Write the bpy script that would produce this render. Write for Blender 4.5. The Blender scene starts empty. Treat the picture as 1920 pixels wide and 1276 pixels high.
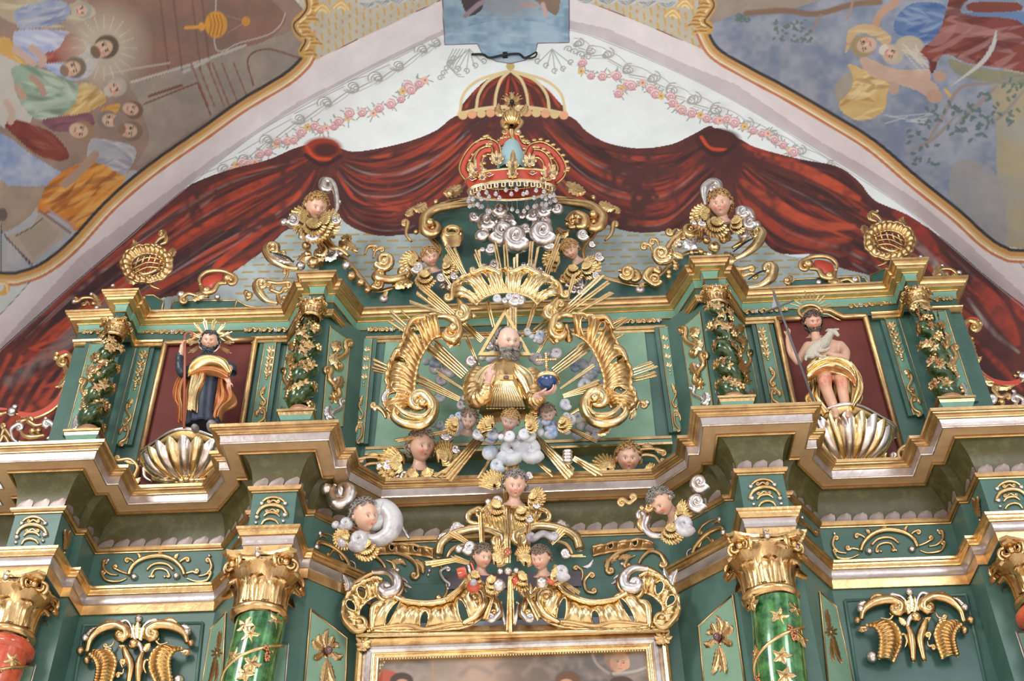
import bpy, math, random
import numpy as np
from mathutils import Vector, Matrix
random.seed(7); RS = np.random.RandomState(11)
SC = bpy.context.scene; COL = SC.collection
# ---------------------------------------------------------------- camera
F_PX = 2300.0
TH, RO, YA = math.radians(41), math.radians(1.35), math.radians(1.3)
CAM = np.array([.19, -10.0, 0.0])
FW = np.array([-math.sin(YA)*math.cos(TH), math.cos(YA)*math.cos(TH), math.sin(TH)])
R0 = np.array([math.cos(YA), math.sin(YA), 0.0]); U0 = np.cross(R0, FW)
RT = R0*math.cos(RO)-U0*math.sin(RO); UP = U0*math.cos(RO)+R0*math.sin(RO)
cd = bpy.data.cameras.new('camera'); cam = bpy.data.objects.new('camera', cd); COL.objects.link(cam)
cd.sensor_width = 36; cd.lens = F_PX/1920*36; cd.clip_end = 200
M = Matrix([[RT[i], UP[i], -FW[i], CAM[i]] for i in range(3)]+[[0, 0, 0, 1]])
cam.matrix_world = M; SC.camera = cam
SC.view_settings.view_transform = 'Standard'; SC.view_settings.look = 'None'
SC.view_settings.gamma = 1; SC.view_settings.use_curve_mapping = False; SC.view_settings.exposure = 0.1
# ---------------------------------------------------------------- world: a dim church nave with bright windows
w = bpy.data.worlds.new('nave_light'); SC.world = w; w.use_nodes = True
nt = w.node_tree; nt.nodes.clear()
out = nt.nodes.new('ShaderNodeOutputWorld'); bg = nt.nodes.new('ShaderNodeBackground'); tc = nt.nodes.new('ShaderNodeTexCoord')
vor = nt.nodes.new('ShaderNodeTexNoise'); vor.inputs['Scale'].default_value = 2.3; vor.inputs['Detail'].default_value = 1.0
rm = nt.nodes.new('ShaderNodeValToRGB'); e = rm.color_ramp.elements
e[0].position = .42; e[0].color = (.20, .18, .16, 1); e[1].position = .66; e[1].color = (2.2, 2.25, 2.35, 1)
x = rm.color_ramp.elements.new(.53); x.color = (.60, .58, .57, 1)
nt.links.new(tc.outputs['Generated'], vor.inputs['Vector']); nt.links.new(vor.outputs[0], rm.inputs[0])
sx = nt.nodes.new('ShaderNodeSeparateXYZ'); nt.links.new(tc.outputs['Generated'], sx.inputs[0])          # warm glow added to the world below the horizon, to brighten the soffits
mr = nt.nodes.new('ShaderNodeMapRange'); mr.inputs[1].default_value = -.15; mr.inputs[2].default_value = -.55; mr.inputs[3].default_value = 0; mr.inputs[4].default_value = 1; nt.links.new(sx.outputs[2], mr.inputs[0])
mx = nt.nodes.new('ShaderNodeMix'); mx.data_type = 'RGBA'; mx.inputs[7].default_value = (1.45, 1.3, 1.12, 1); nt.links.new(mr.outputs[0], mx.inputs[0]); nt.links.new(rm.outputs[0], mx.inputs[6])
nt.links.new(mx.outputs[2], bg.inputs[0]); bg.inputs[1].default_value = .95; nt.links.new(bg.outputs[0], out.inputs[0])
def area(name, loc, target, size, power, color=(1, 1, 1)):
    l = bpy.data.lights.new(name, 'AREA'); l.shape = 'RECTANGLE'; l.size = size[0]; l.size_y = size[1]; l.energy = power; l.color = color
    o = bpy.data.objects.new(name, l); COL.objects.link(o); o.location = loc
    d = Vector(target)-Vector(loc); o.rotation_euler = d.to_track_quat('-Z', 'Y').to_euler(); return o
area('window_light_left', (-7.5, -9, 9.5), (0, 0, 8), (2.4, 4), 620, (1, .98, .95))
area('window_light_right', (7.0, -10, 7), (0, 0, 8), (2.4, 4), 330, (.95, .98, 1))
area('nave_window_light', (-1.0, -15, 3), (0, 0, 8), (3, 3), 520, (1, .97, .93))
# ---------------------------------------------------------------- helpers
def ray(u, v): return FW*F_PX+RT*(u-960)+UP*(638-v)
def P(u, v, y):
    d = ray(u, v); return CAM+d*(y-CAM[1])/d[1]
def PZ(u, v, z):
    d = ray(u, v); return CAM+d*z/d[2]
def proj(p):
    q = np.asarray(p, float)-CAM; k = q@FW
    return np.stack([960+F_PX*(q@RT)/k, 638-F_PX*(q@UP)/k], -1)
def vsub(a, b): return np.asarray(a, float)-np.asarray(b, float)
def nrm(a):
    a = np.asarray(a, float); return a/(np.linalg.norm(a)+1e-12)
class PL:                                   # a plane of the place; hit() turns a pixel into the point on it
    def __init__(s, p0, n=(0, -1, 0)): s.p0 = np.asarray(p0, float); s.n = nrm(n)
    def hit(s, u, v, lift=0):
        d = ray(u, v); t = ((s.p0-CAM)@s.n)/(d@s.n); return CAM+d*t+s.n*lift
    def px(s, u, v):                        # metres per photo pixel there
        return np.linalg.norm(s.hit(u, v)-CAM)/math.sqrt(F_PX**2+(u-960)**2+(v-638)**2)
def Yp(y): return PL((0, y, 0))
MATS = {}
def mat(name, col, metal=0, rough=.5, noise=0, nscale=8, col2=None, bump=0, bscale=30, attr=None, emit=None, coat=0, trans=0, spec=.5, thr=(.4, .65)):
    m = bpy.data.materials.new(name); m.use_nodes = True; n = m.node_tree; b = n.nodes['Principled BSDF']
    b.inputs['Metallic'].default_value = metal; b.inputs['Roughness'].default_value = rough
    b.inputs['Coat Weight'].default_value = coat; b.inputs['Coat Roughness'].default_value = .15
    b.inputs['Transmission Weight'].default_value = trans; b.inputs['Specular IOR Level'].default_value = spec
    g = n.nodes.new('ShaderNodeTexCoord')
    if attr:
        a = n.nodes.new('ShaderNodeVertexColor'); a.layer_name = attr; src = a.outputs[0]
        if noise:
            t = n.nodes.new('ShaderNodeTexNoise'); t.inputs['Scale'].default_value = nscale; t.inputs['Detail'].default_value = 6
            n.links.new(g.outputs['Object'], t.inputs['Vector'])
            mr = n.nodes.new('ShaderNodeMapRange'); mr.inputs[3].default_value = 1-noise; mr.inputs[4].default_value = 1+noise
            mr.inputs[1].default_value = .3; mr.inputs[2].default_value = .7; n.links.new(t.outputs[0], mr.inputs[0])
            mx = n.nodes.new('ShaderNodeMix'); mx.data_type = 'RGBA'; mx.blend_type = 'MULTIPLY'; mx.inputs[0].default_value = 1
            n.links.new(src, mx.inputs[6]); n.links.new(mr.outputs[0], mx.inputs[7]); src = mx.outputs[2]
        n.links.new(src, b.inputs['Base Color'])
    elif col2 is not None:
        t = n.nodes.new('ShaderNodeTexNoise'); t.inputs['Scale'].default_value = nscale; t.inputs['Detail'].default_value = 7
        t.inputs['Roughness'].default_value = .65
        r = n.nodes.new('ShaderNodeValToRGB'); r.color_ramp.elements[0].color = (*col, 1); r.color_ramp.elements[1].color = (*col2, 1)
        r.color_ramp.elements[0].position = thr[0]; r.color_ramp.elements[1].position = thr[1]
        n.links.new(g.outputs['Object'], t.inputs['Vector']); n.links.new(t.outputs[0], r.inputs[0]); n.links.new(r.outputs[0], b.inputs['Base Color'])
    else: b.inputs['Base Color'].default_value = (*col, 1)
    if bump:
        t = n.nodes.new('ShaderNodeTexNoise'); t.inputs['Scale'].default_value = bscale; t.inputs['Detail'].default_value = 3
        n.links.new(g.outputs['Object'], t.inputs['Vector'])
        bp = n.nodes.new('ShaderNodeBump'); bp.inputs['Strength'].default_value = bump; bp.inputs['Distance'].default_value = .02
        n.links.new(t.outputs[0], bp.inputs['Height']); n.links.new(bp.outputs[0], b.inputs['Normal'])
    MATS[name] = m; return m
G = mat('gilding', (.72, .50, .235), 1, .29, col2=(.44, .24, .11), nscale=7, thr=(.42, .75), bump=.16, bscale=22)
GL = mat('bright_gilding', (.82, .63, .34), 1, .26, col2=(.58, .38, .18), nscale=7, thr=(.42, .75), bump=.12, bscale=24)
GM = mat('worn_gilding', (.63, .43, .205), 1, .36, col2=(.40, .23, .12), nscale=7, thr=(.4, .72), bump=.12, bscale=20)
GP = mat('pale_gilding', (.83, .62, .28), .85, .36, col2=(.66, .40, .16), nscale=9, thr=(.42, .75), bump=.15, bscale=30)
GW = mat('gold_leaf_feathers', (.78, .57, .26), 1, .30, col2=(.52, .32, .14), nscale=16, bump=.3, bscale=46)
S = mat('aged_silver', (.74, .70, .69), 1, .3, col2=(.46, .35, .31), nscale=7, thr=(.42, .68), bump=.14, bscale=22)
SB = mat('silvered_band', (.46, .41, .40), .7, .36, col2=(.34, .27, .25), nscale=5, thr=(.4, .75), bump=.15, bscale=14)
SOF = mat('bronzed_soffit', (.52, .345, .19), .2, .45, col2=(.44, .27, .14), nscale=5)
TE = mat('teal_paint', (.048, .112, .094), 0, .42, col2=(.064, .138, .115), nscale=4, bump=.08, bscale=9)
TD = mat('dark_teal_paint', (.028, .082, .069), 0, .42, col2=(.040, .102, .086), nscale=4, bump=.08, bscale=9)
PG = mat('pale_green_paint', (.17, .30, .21), 0, .45, col2=(.20, .335, .245), nscale=4, bump=.05)
SG = mat('sea_green_paint', (.125, .265, .20), 0, .45, col2=(.15, .31, .235), nscale=5, bump=.05)
OL = mat('olive_marbling', (.068, .060, .021), 0, .40, col2=(.125, .118, .05), nscale=9, thr=(.48, .78), spec=.35)
MR = mat('maroon_paint', (.115, .025, .021), 0, .55, col2=(.15, .037, .030), nscale=2.5, spec=.25)
SCAL = mat('silvered_scallop', (.30, .24, .225), .3, .38, col2=(.22, .155, .14), nscale=8)
RD = mat('coral_red_paint', (.44, .06, .038), 0, .4)
RC = mat('red_lacquer', (.42, .05, .022), 0, .18, col2=(.62, .12, .05), nscale=6, coat=.6)
GC = mat('green_lacquer', (.010, .075, .018), .25, .15, col2=(.08, .27, .07), nscale=9, thr=(.42, .66), coat=.8)
GD = mat('dark_green_lacquer', (.012, .045, .014), .3, .22, col2=(.10, .13, .03), nscale=14, thr=(.45, .7), coat=.6)
BK = mat('black_iron', (.012, .012, .014), .3, .5)
HG = mat('grey_hair', (.17, .155, .15), .1, .4, col2=(.29, .265, .25), nscale=12)
HD = mat('dark_hair', (.05, .04, .035), 0, .4)
HB = mat('blond_hair', (.48, .30, .11), .45, .4, col2=(.34, .2, .08), nscale=12)
HS = mat('brown_hair', (.13, .09, .065), .1, .4, col2=(.2, .15, .11), nscale=12)
NV = mat('navy_cloth', (.012, .022, .04), 0, .38, col2=(.03, .045, .07), nscale=7)
OC = mat('orange_cloth', (.42, .15, .05), .35, .35, col2=(.55, .24, .09), nscale=5)
GR = mat('grey_wood', (.10, .09, .10), 0, .4)
RDW = mat('red_brown_wood', (.30, .085, .05), 0, .35)
LAM = mat('lamb_fleece', (.46, .42, .35), 0, .6, bump=.8, bscale=60)
CL = mat('cloud_paint', (.50, .49, .50), .1, .35, col2=(.22, .16, .20), nscale=5, thr=(.42, .66))
CLB = mat('blue_cloud_paint', (.52, .53, .56), 0, .4, col2=(.12, .2, .38), nscale=4, thr=(.45, .68))
BLU = mat('blue_enamel', (.02, .05, .16), .2, .2, coat=.5)
GLS = mat('crystal', (.9, .88, .92), 0, .05, trans=.75, spec=.9)
GEM = mat('garnet', (.12, .05, .07), 0, .08, coat=1)
SKN = mat('painted_skin', (1, 1, 1), 0, .36, attr='paint')
PLA = mat('painted_plaster', (1, 1, 1), 0, .75, attr='paint', noise=.05, nscale=3, bump=.12, bscale=6)
PLC = mat('old_canvas', (1, 1, 1), 0, .4, attr='paint', noise=.08, nscale=2)
def srgb(c):
    c = np.asarray(c, float)/255.0; return np.where(c <= .04045, c/12.92, ((c+.055)/1.055)**2.4)
def mesh(name, V, Fs, m, colors=None, smooth=True):
    me = bpy.data.meshes.new(name); V = np.asarray(V, np.float32)
    if isinstance(Fs, np.ndarray):
        k = Fs.shape[1]; me.vertices.add(len(V)); me.vertices.foreach_set('co', V.ravel())
        me.loops.add(Fs.size); me.loops.foreach_set('vertex_index', Fs.ravel().astype(np.int32))
        me.polygons.add(len(Fs)); me.polygons.foreach_set('loop_start', np.arange(0, Fs.size, k, dtype=np.int32))
        me.update(calc_edges=True)
    else:
        me.from_pydata([tuple(map(float, q)) for q in V], [], [tuple(int(i) for i in f) for f in Fs]); me.update()
    if smooth: me.polygons.foreach_set('use_smooth', np.ones(len(me.polygons), bool))
    if colors is not None:
        at = me.color_attributes.new('paint', 'FLOAT_COLOR', 'POINT')
        at.data.foreach_set('color', np.concatenate([colors, np.ones((len(colors), 1))], 1).astype(np.float32).ravel())
    me.materials.append(m); return me
def tag(o, label=None, cat=None, group=None, kind=None):
    if label: o['label'] = label
    if cat: o['category'] = cat
    if group: o['group'] = group
    if kind: o['kind'] = kind
    return o
def thing(name, label, cat, loc, group=None, kind=None):
    o = bpy.data.objects.new(name, None); COL.objects.link(o); o.location = tuple(map(float, loc)); o.empty_display_size = .1
    return tag(o, label, cat, group, kind)
ABS = {}
def link(name, me, parent=None):
    o = bpy.data.objects.new(name, me); COL.objects.link(o)
    if parent is not None and parent.type != 'EMPTY': o.parent = parent
    elif parent is not None:
        p = Vector((0, 0, 0)); q = parent
        while q is not None: p = p+q.location; q = q.parent
        o.parent = parent; o.matrix_parent_inverse = Matrix.Translation(-p)
    return o
class MB:                                   # collects surface patches that become ONE mesh
    def __init__(s): s.V = []; s.F = []; s.C = []; s.n = 0
    def add(s, V, Fs, c=None):
        V = np.asarray(V, float).reshape(-1, 3); s.V.append(V); s.F += [tuple(i+s.n for i in f) for f in Fs]
        if c is not None: s.C.append(np.broadcast_to(np.asarray(c, float), (len(V), 3)))
        s.n += len(V)
    def grid(s, Gd, closed_u=False, closed_v=False, mask=None, c=None):
        Gd = np.asarray(Gd, float); a, b = Gd.shape[:2]; fs = []
        for i in range(a if closed_u else a-1):
            for j in range(b if closed_v else b-1):
                if mask is not None and not mask[i][j]: continue
                i2 = (i+1) % a; j2 = (j+1) % b; fs.append((i*b+j, i*b+j2, i2*b+j2, i2*b+j))
        s.add(Gd.reshape(-1, 3), fs, c)
    def ball(s, c, r, n=8, sc=(1, 1, 1)):
        th = np.linspace(0, math.pi, n+1)[1:-1]; ph = np.linspace(0, 2*math.pi, 2*n, endpoint=False)
        r = np.asarray(r)*np.asarray(sc)
        g = np.array([[[math.sin(a)*math.cos(b), math.sin(a)*math.sin(b), math.cos(a)] for b in ph] for a in th])*r+np.asarray(c)
        k = 2*n; V = np.concatenate([g.reshape(-1, 3), [np.asarray(c)+[0, 0, r[2]], np.asarray(c)-[0, 0, r[2]]]]); fs = []
        for i in range(n-2):
            for j in range(k): fs.append((i*k+j, (i+1)*k+j, (i+1)*k+(j+1) % k, i*k+(j+1) % k))
        t = (n-1)*k
        for j in range(k): fs.append((t, j, (j+1) % k)); fs.append((t+1, (n-2)*k+(j+1) % k, (n-2)*k+j))
        s.add(V, fs)
    def tube(s, pts, rad, n=(0, -1, 0), seg=10, flat=1.0, flute=0, nf=3, cap=True):
        p = np.asarray(pts, float); k = len(p); rad = np.broadcast_to(np.asarray(rad, float), (k,))
        t = np.gradient(p, axis=0); t /= (np.linalg.norm(t, axis=1, keepdims=True)+1e-12)
        n = np.asarray(n, float); side = np.cross(t, n); ln = np.linalg.norm(side, axis=1, keepdims=True)
        alt = np.cross(t, [1, .3, .2]); side = np.where(ln < .15, alt, side); side /= (np.linalg.norm(side, axis=1, keepdims=True)+1e-12)
        b = np.cross(side, t)
        a = np.linspace(0, 2*math.pi, seg, endpoint=False); m = 1+flute*np.cos(nf*2*a)
        g = p[:, None]+rad[:, None, None]*(side[:, None]*(np.cos(a)*m)[None, :, None]+b[:, None]*(np.sin(a)*m)[None, :, None]*flat)
        st = s.n; s.grid(g, closed_v=True)
        if cap: s.F.append(tuple(st+i for i in range(seg))); s.F.append(tuple(st+(k-1)*seg+i for i in range(seg)[::-1]))
    def box(s, lo, hi):
        x0, y0, z0 = lo; x1, y1, z1 = hi
        V = [(x0, y0, z0), (x1, y0, z0), (x1, y1, z0), (x0, y1, z0), (x0, y0, z1), (x1, y0, z1), (x1, y1, z1), (x0, y1, z1)]
        s.add(V, [(0, 1, 5, 4), (1, 2, 6, 5), (2, 3, 7, 6), (3, 0, 4, 7), (4, 5, 6, 7), (3, 2, 1, 0)])
    def slab(s, pts, n, th):                # closed plate: polygon pts (on its front face) with thickness th behind
        p = np.asarray(pts, float); k = len(p); q = p-np.asarray(n)*th
        s.add(np.concatenate([p, q]), [tuple(range(k)), tuple(range(2*k-1, k-1, -1))]+[(i, i+k, (i+1) % k+k, (i+1) % k) for i in range(k)])
    def build(s, name, m, parent=None, smooth=True, flip=False):
        V = np.concatenate(s.V); Fs = s.F
        if flip: V = V*[-1, 1, 1]; Fs = [f[::-1] for f in Fs]
        me = mesh(name, V, Fs, m, np.concatenate(s.C) if s.C else None, smooth)
        return link(name, me, parent)
def smooth_path(pts, n=8, closed=False):
    p = np.asarray(pts, float)
    if len(p) < 3 and not closed: return np.array([p[0]*(1-t)+p[-1]*t for t in np.linspace(0, 1, n+1)])
    q = np.concatenate([p[-1:], p, p[:2]]) if closed else np.concatenate([[2*p[0]-p[1]], p, [2*p[-1]-p[-2]]])
    r = []; m = len(p) if closed else len(p)-1
    for i in range(m):
        a, b, c, d = q[i], q[i+1], q[i+2], q[i+3]
        for t in np.arange(n)/n: r.append(.5*((2*b)+(c-a)*t+(2*a-5*b+4*c-d)*t*t+(3*b-a-3*c+d)*t**3))
    if not closed: r.append(p[-1])
    return np.array(r)
def spiral(p, d, r, sgn, turns=1.15, n=16):  # 2D spiral starting at p with heading d (unit), curling to side sgn
    d = nrm(d); c0 = np.array([-d[1], d[0]])*sgn; c = p+c0*r; a0 = math.atan2(-c0[1], -c0[0]); o = []
    for i in range(1, int(n*turns)+1):
        k = i/(n*turns); a = a0+sgn*2*math.pi*turns*k; rr = r*(1-.72*k)
        o.append(c+(c0*0)+np.array([math.cos(a), math.sin(a)])*rr)
    return np.array(o), c
def offset(plan, d):
    p = np.asarray(plan, float); k = len(p); o = []
    sg = p[1:]-p[:-1]; sg /= np.linalg.norm(sg, axis=1, keepdims=True); nn = np.stack([sg[:, 1], -sg[:, 0]], 1)
    for i in range(k):
        if i == 0: m = nn[0]
        elif i == k-1: m = nn[-1]
        else:
            a, b = nn[i-1], nn[i]; m = (a+b)/max(1+a@b, .25)
        o.append(p[i]+m*d)
    return np.array(o)
def mould(plan, prof):                       # sweep a profile [(out, z)] along a plan; returns grid
    return np.array([[[q[0], q[1], z] for q in offset(plan, d)] for d, z in prof])
def sharp(o, ang=28):
    me = o.data; me.polygons.foreach_set('use_smooth', np.ones(len(me.polygons), bool))
    try: me.set_sharp_from_angle(angle=math.radians(ang))
    except Exception: pass
    return o
def band(name, plan, prof, m, parent, ang=30):
    b = MB(); b.grid(mould(plan, prof)); o = b.build(name, m, parent); return sharp(o, ang)
def mir(l): return l+[(-x, y) for x, y in l[::-1]]
# ================================================================ the lower storey
SL = [(-7, -.45), (-4.86, -.45), (-4.86, -.715), (-4.755, -.715), (-4.755, -1.12), (-3.8, -1.12), (-3.8, -.715), (-3.695, -.715), (-3.695, -.38),
      (-2.935, -.38), (-2.71, -.70), (-2.71, -.88), (-2.615, -.88), (-2.615, -1.276), (-1.66, -1.276), (-1.66, -.85), (-1.565, -.85), (-1.565, -.655), (-1.3, -.34)]
FL = [(-7, -.08), (-4.62, -.08), (-4.62, -.42), (-4.53, -.42), (-4.53, -.8), (-4.11, -.8), (-4.11, -.42), (-4.03, -.42), (-4.03, -.08),
      (-2.8, -.08), (-2.44, -.60), (-2.44, -.62), (-2.34, -.62), (-2.34, -1.0), (-1.95, -1.0), (-1.95, -.6), (-1.87, -.6), (-1.86, -.58), (-1.38, -.08)]
SP = mir(SL); FP = mir(FL)
ZA, ZF, ZM, ZS = 5.51, 5.77, 6.16, 6.5
t = thing('lower_cornice', 'wide gold and silver cornice breaking forward over the green columns, below the statues', 'cornice', (0, -.4, ZS))
b = MB(); g = []
for d in (-.135, -.02, 0): g.append([[q[0], q[1], ZS+.002] for q in offset(SP, d)])
b.grid(g); b.build('soffit', SOF, t, smooth=False)
band('inner_gold_trim', SP, [(-.125, ZS-.004), (-.125, ZS-.016), (-.137, ZS-.022), (-.15, ZS-.016), (-.15, ZS+.004)], G, t)
band('outer_bead', SP, [(-.006, ZS+.002), (-.003, ZS-.006), (.006, ZS-.006), (.010, ZS+.002), (.008, ZS+.012)], S, t)
band('silver_fascia', SP, [(.006, ZS+.004), (.010, ZS+.03), (.012, ZS+.055), (.018, ZS+.08)], SB, t)
band('gold_crown', SP, [(.018, ZS+.078), (.034, ZS+.08), (.036, ZS+.09), (.044, ZS+.092), (.052, ZS+.10), (.064, ZS+.106), (.078, ZS+.108), (.08, ZS+.116), (.098, ZS+.118), (.1, ZS+.15), (.08, ZS+.155), (-.25, ZS+.155)], GM, t)
t = thing('lower_entablature', 'dark teal frieze with gilt architrave and olive cove above the large columns', 'entablature', (0, -.08, ZA))
for FH in (FL, [(-a, c) for a, c in FL[::-1]]):
  band('gold_architrave', FH, [(-.02, ZA), (.008, ZA), (.012, ZA+.012), (.014, ZA+.078), (.02, ZA+.09)], GM, t)
  band('silver_cyma', FH, [(.02, ZA+.088), (.028, ZA+.094), (.024, ZA+.12), (.028, ZA+.15), (.04, ZA+.172)], SB, t)
  band('gold_top_moulding', FH, [(.04, ZA+.17), (.052, ZA+.176), (.054, ZA+.188), (.06, ZA+.196), (.066, ZA+.21), (.068, ZA+.222), (.08, ZA+.23), (.084, ZA+.252), (.06, ZA+.258), (-.01, ZA+.262)], G, t)
band('frieze', FP, [(0, ZA+.2), (0, ZM+.01)], TE, t)
band('centre_frieze_board', [(-1.38, -.075), (1.38, -.075)], [(0, 5.28), (.004, ZA+.3)], TE, t)
band('frieze_moulding', FP, [(-.005, ZM-.014), (.012, ZM-.012), (.014, ZM-.002), (.03, ZM+.002), (.044, ZM+.02), (.044, ZM+.038), (.03, ZM+.044), (-.005, ZM+.044)], GM, t)
# block soffits over the capitals
for s_ in (-1, 1):
    for x0, x1, y0, y1 in ((-2.35, -1.94, -1.01, -.55), (-4.54, -4.10, -.81, -.38)):
        b = MB(); xa, xb = sorted((x0*s_, x1*s_)); b.box((xa, y0, ZA-.001), (xb, y1, ZA+.02)); b.build('block_underside', TE, t, smooth=False)
A0 = offset(FP, .012); A1 = offset(SP, -.14); cov = []
for i in range(13):
    k = i/12; a = k*math.pi/2; xy = (1-(1-math.cos(a)))*A0+(1-math.cos(a))*A1; z = ZM+.03+(ZS-ZM-.03)*math.sin(a)
    cov.append([[q[0], q[1], z] for q in xy])
cov = np.array(cov); b = MB(); b.grid(cov); sharp(b.build('olive_cove', OL, t), 30)
for j in range(cov.shape[1]-1):              # tongue-shaped silvered leaves along the foot of the cove
    b = MB()
    L = np.linalg.norm(cov[0, j+1]-cov[0, j])
    if L < .15: continue
    if L > 2 and abs(cov[0, j][0]) > 4: continue
    nn_ = max(1, int(round(L/.155)))
    nrm_ = nrm(np.cross(cov[0, j+1]-cov[0, j], cov[4, j]-cov[0, j])); nrm_ = nrm_ if nrm_[1] < 0 or nrm_[2] < 0 else -nrm_
    if nrm_@(CAM-cov[2, j]) < 0: nrm_ = -nrm_
    for q in range(nn_):
        row = []
        for h in np.linspace(0, 1, 7):
            a = h*2.6; i0 = min(int(a), 11); f_ = a-i0
            wd = .46 if h < .3 else .46*math.sqrt(max(0, 1-((h-.3)/.705)**2)); sh = .3*h*h
            rr = []
            for k in (-1, -.5, 0, .5, 1):
                tt = (q+.5+sh+wd*k)/nn_; tt = min(max(tt, 0), 1)
                pt = (cov[i0, j]*(1-tt)+cov[i0, j+1]*tt)*(1-f_)+(cov[i0+1, j]*(1-tt)+cov[i0+1, j+1]*tt)*f_
                rr.append(pt+nrm_*(.005+.004*(1-k*k)))
            row.append(rr)
        b.grid(row)
    b.build('silvered_scallops', SCAL, t)
# wall below, without the column blocks
WL = [(-7, -.07), (-4.62, -.07), (-4.62, -.41), (-4.03, -.41), (-4.03, -.07), (-2.8, -.07), (-2.44, -.60), (-1.86, -.58), (-1.38, -.07)]
WP = mir(WL)
t = thing('lower_back_panelling', 'dark teal panelling behind the large columns with pale green fields', 'panelling', (0, -.07, 3.2))
band('teal_boards', WP, [(-.005, 3.4), (-.005, ZA+.02)], TE, t)
def wallplane(a, b): a = np.array([*a, 0.]); b = np.array([*b, 0.]); d = b-a; return PL(a, (d[1], -d[0], 0))
def field(pl, quad, th, m, name, parent, flip=False, lift=.006, border=None, bw=.012):
    q = [pl.hit(*p, lift=lift) for p in quad]; b = MB(); b.slab(q, pl.n, th); o = b.build(name, m, parent, smooth=False, flip=flip)
    if border is not None:
        b = MB(); c = q+[q[0]]
        for i in range(len(q)):
            b.tube([c[i]-nrm(c[i+1]-c[i])*bw*.8, c[i+1]+nrm(c[i+1]-c[i])*bw*.8], bw, n=pl.n, seg=8, flat=.8)
        b.build(name+'_border', border, parent, flip=flip)
    return q
for fl in (False, True):
    d1 = wallplane((-1.86, -.58), (-1.38, -.07)); d0 = wallplane((-2.8, -.07), (-2.44, -.60)); bk = wallplane((-4.03, -.07), (-2.8, -.07))
    field(d1, [(582, 1143), (650, 1196), (645, 1330), (566, 1330)], .004, PG, 'pale_field', t, fl, border=GM, bw=.010)
    field(d0, [(397, 1178), (424, 1148), (415, 1330), (372, 1330)], .004, PG, 'pale_field', t, fl, border=GM, bw=.010)
    c0 = PL((-2.2, -.585, 0)); field(c0, [(517, 1208), (541, 1208), (530, 1330), (505, 1330)], .004, PG, 'pale_field', t, fl, border=SB, bw=.008)
    field(PL((-4.3, -.41, 0)), [(20, 1248), (67, 1248), (45, 1330), (0, 1330)], .004, PG, 'pale_field', t, fl, border=SB, bw=.010)
    # recessed field behind the openwork cartouche
    q = [bk.hit(*p) for p in ((158, 1172), (380, 1168), (362, 1340), (130, 1340))]
    b = MB(); b.slab([x_+np.array([0, -.004, 0]) for x_ in q], bk.n, .004); b.build('recessed_field', TD, t, smooth=False, flip=fl)
    b = MB(); c = q
    for i in (0, 1, 3):
        b.tube([c[i]+np.array([0, -.006, 0]), c[(i+1) % 4]+np.array([0, -.006, 0])], .016, seg=8, flat=.7)
    b.build('field_border', TE, t, flip=fl)
# ================================================================ the upper storey
GLp = [(-5.0, .55), (-5.0, -.11), (-4.5, -.11), (-4.5, -.42), (-4.09, -.42), (-4.09, -.27), (-4.06, -.27), (-4.06, -.06),
       (-2.60, -.04), (-2.38, -.45), (-2.34, -.45), (-2.34, -.58), (-1.90, -.58), (-1.90, -.44), (-1.86, -.44), (-1.68, .03)]
GP_ = mir(GLp); ZU = 9.3
t = thing('upper_cornice', 'gilded cornice with sea green bands running above the niches and breaking over slim columns', 'cornice', (0, 0, ZU-.4))
band('gold_crown', GP_, [(-.3, ZU+.006), (-.01, ZU+.006), (0, ZU), (-.004, ZU-.026), (-.016, ZU-.03), (-.018, ZU-.042), (-.03, ZU-.05), (-.04, ZU-.07), (-.055, ZU-.076), (-.058, ZU-.092)], GM, t)
band('brown_soffit', GP_, [(-.058, ZU-.09), (-.06, ZU-.1), (-.12, ZU-.105)], GP, t)
band('gold_fillet', GP_, [(-.118, ZU-.103), (-.12, ZU-.115), (-.128, ZU-.117)], G, t)
band('green_cavetto', GP_, [(-.127, ZU-.115), (-.14, ZU-.14), (-.147, ZU-.2), (-.147, ZU-.215)], SG, t)
band('gold_bead', GP_, [(-.147, ZU-.21), (-.138, ZU-.212), (-.136, ZU-.222), (-.149, ZU-.226)], G, t)
band('frieze', GP_, [(-.15, ZU-.2), (-.15, ZU-.35)], TD, t)
ARC = [(-.15, ZU-.325), (-.122, ZU-.328), (-.118, ZU-.34), (-.124, ZU-.352), (-.124, ZU-.372), (-.136, ZU-.378), (-.138, ZU-.41), (-.165, ZU-.414)]
band('gold_architrave', GP_[:9]+[], ARC, G, t) if False else None
NX = (-3.83, -2.97)                           # the niche panel interrupts the gilt architrave
band('gold_architrave', [p for p in GLp[:8]]+[(NX[0]-.06, -.055)], ARC, G, t); band('gold_architrave', [(NX[1]+.06, -.045)]+GLp[8:]+[(-a, c) for a, c in GLp[8:][::-1]]+[(-NX[1]-.06, -.045)], ARC, G, t)
band('gold_architrave', [(-NX[0]+.06, -.055)]+[(-a, c) for a, c in GLp[:8][::-1]], ARC, G, t)
for s_ in (-1, 1):
    for x0, x1, y0, y1 in ((-2.2, -2.04, -.45, -.2), (-4.36, -4.22, -.3, -.0)):
        b = MB(); xa, xb = sorted((x0*s_, x1*s_)); b.box((xa, y0, ZU-.412), (xb, y1, ZU-.38)); b.build('block_underside', TE, t, smooth=False)
UL = [(-4.86, .55), (-4.86, .06), (-4.3, .06), (-4.3, .1), (-4.15, .1), (-4.15, .16), (-2.52, .16), (-2.24, -.25), (-2.02, -.25), (-1.62, .19)]
UPn = mir(UL)
t = thing('upper_back_panelling', 'teal panelling of the upper storey with slim pale strips between the twisted columns', 'panelling', (0, .1, 6.6))
band('teal_boards', UPn, [(0, 6.3), (0, 9.0)], TE, t)
UPP = t
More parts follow.
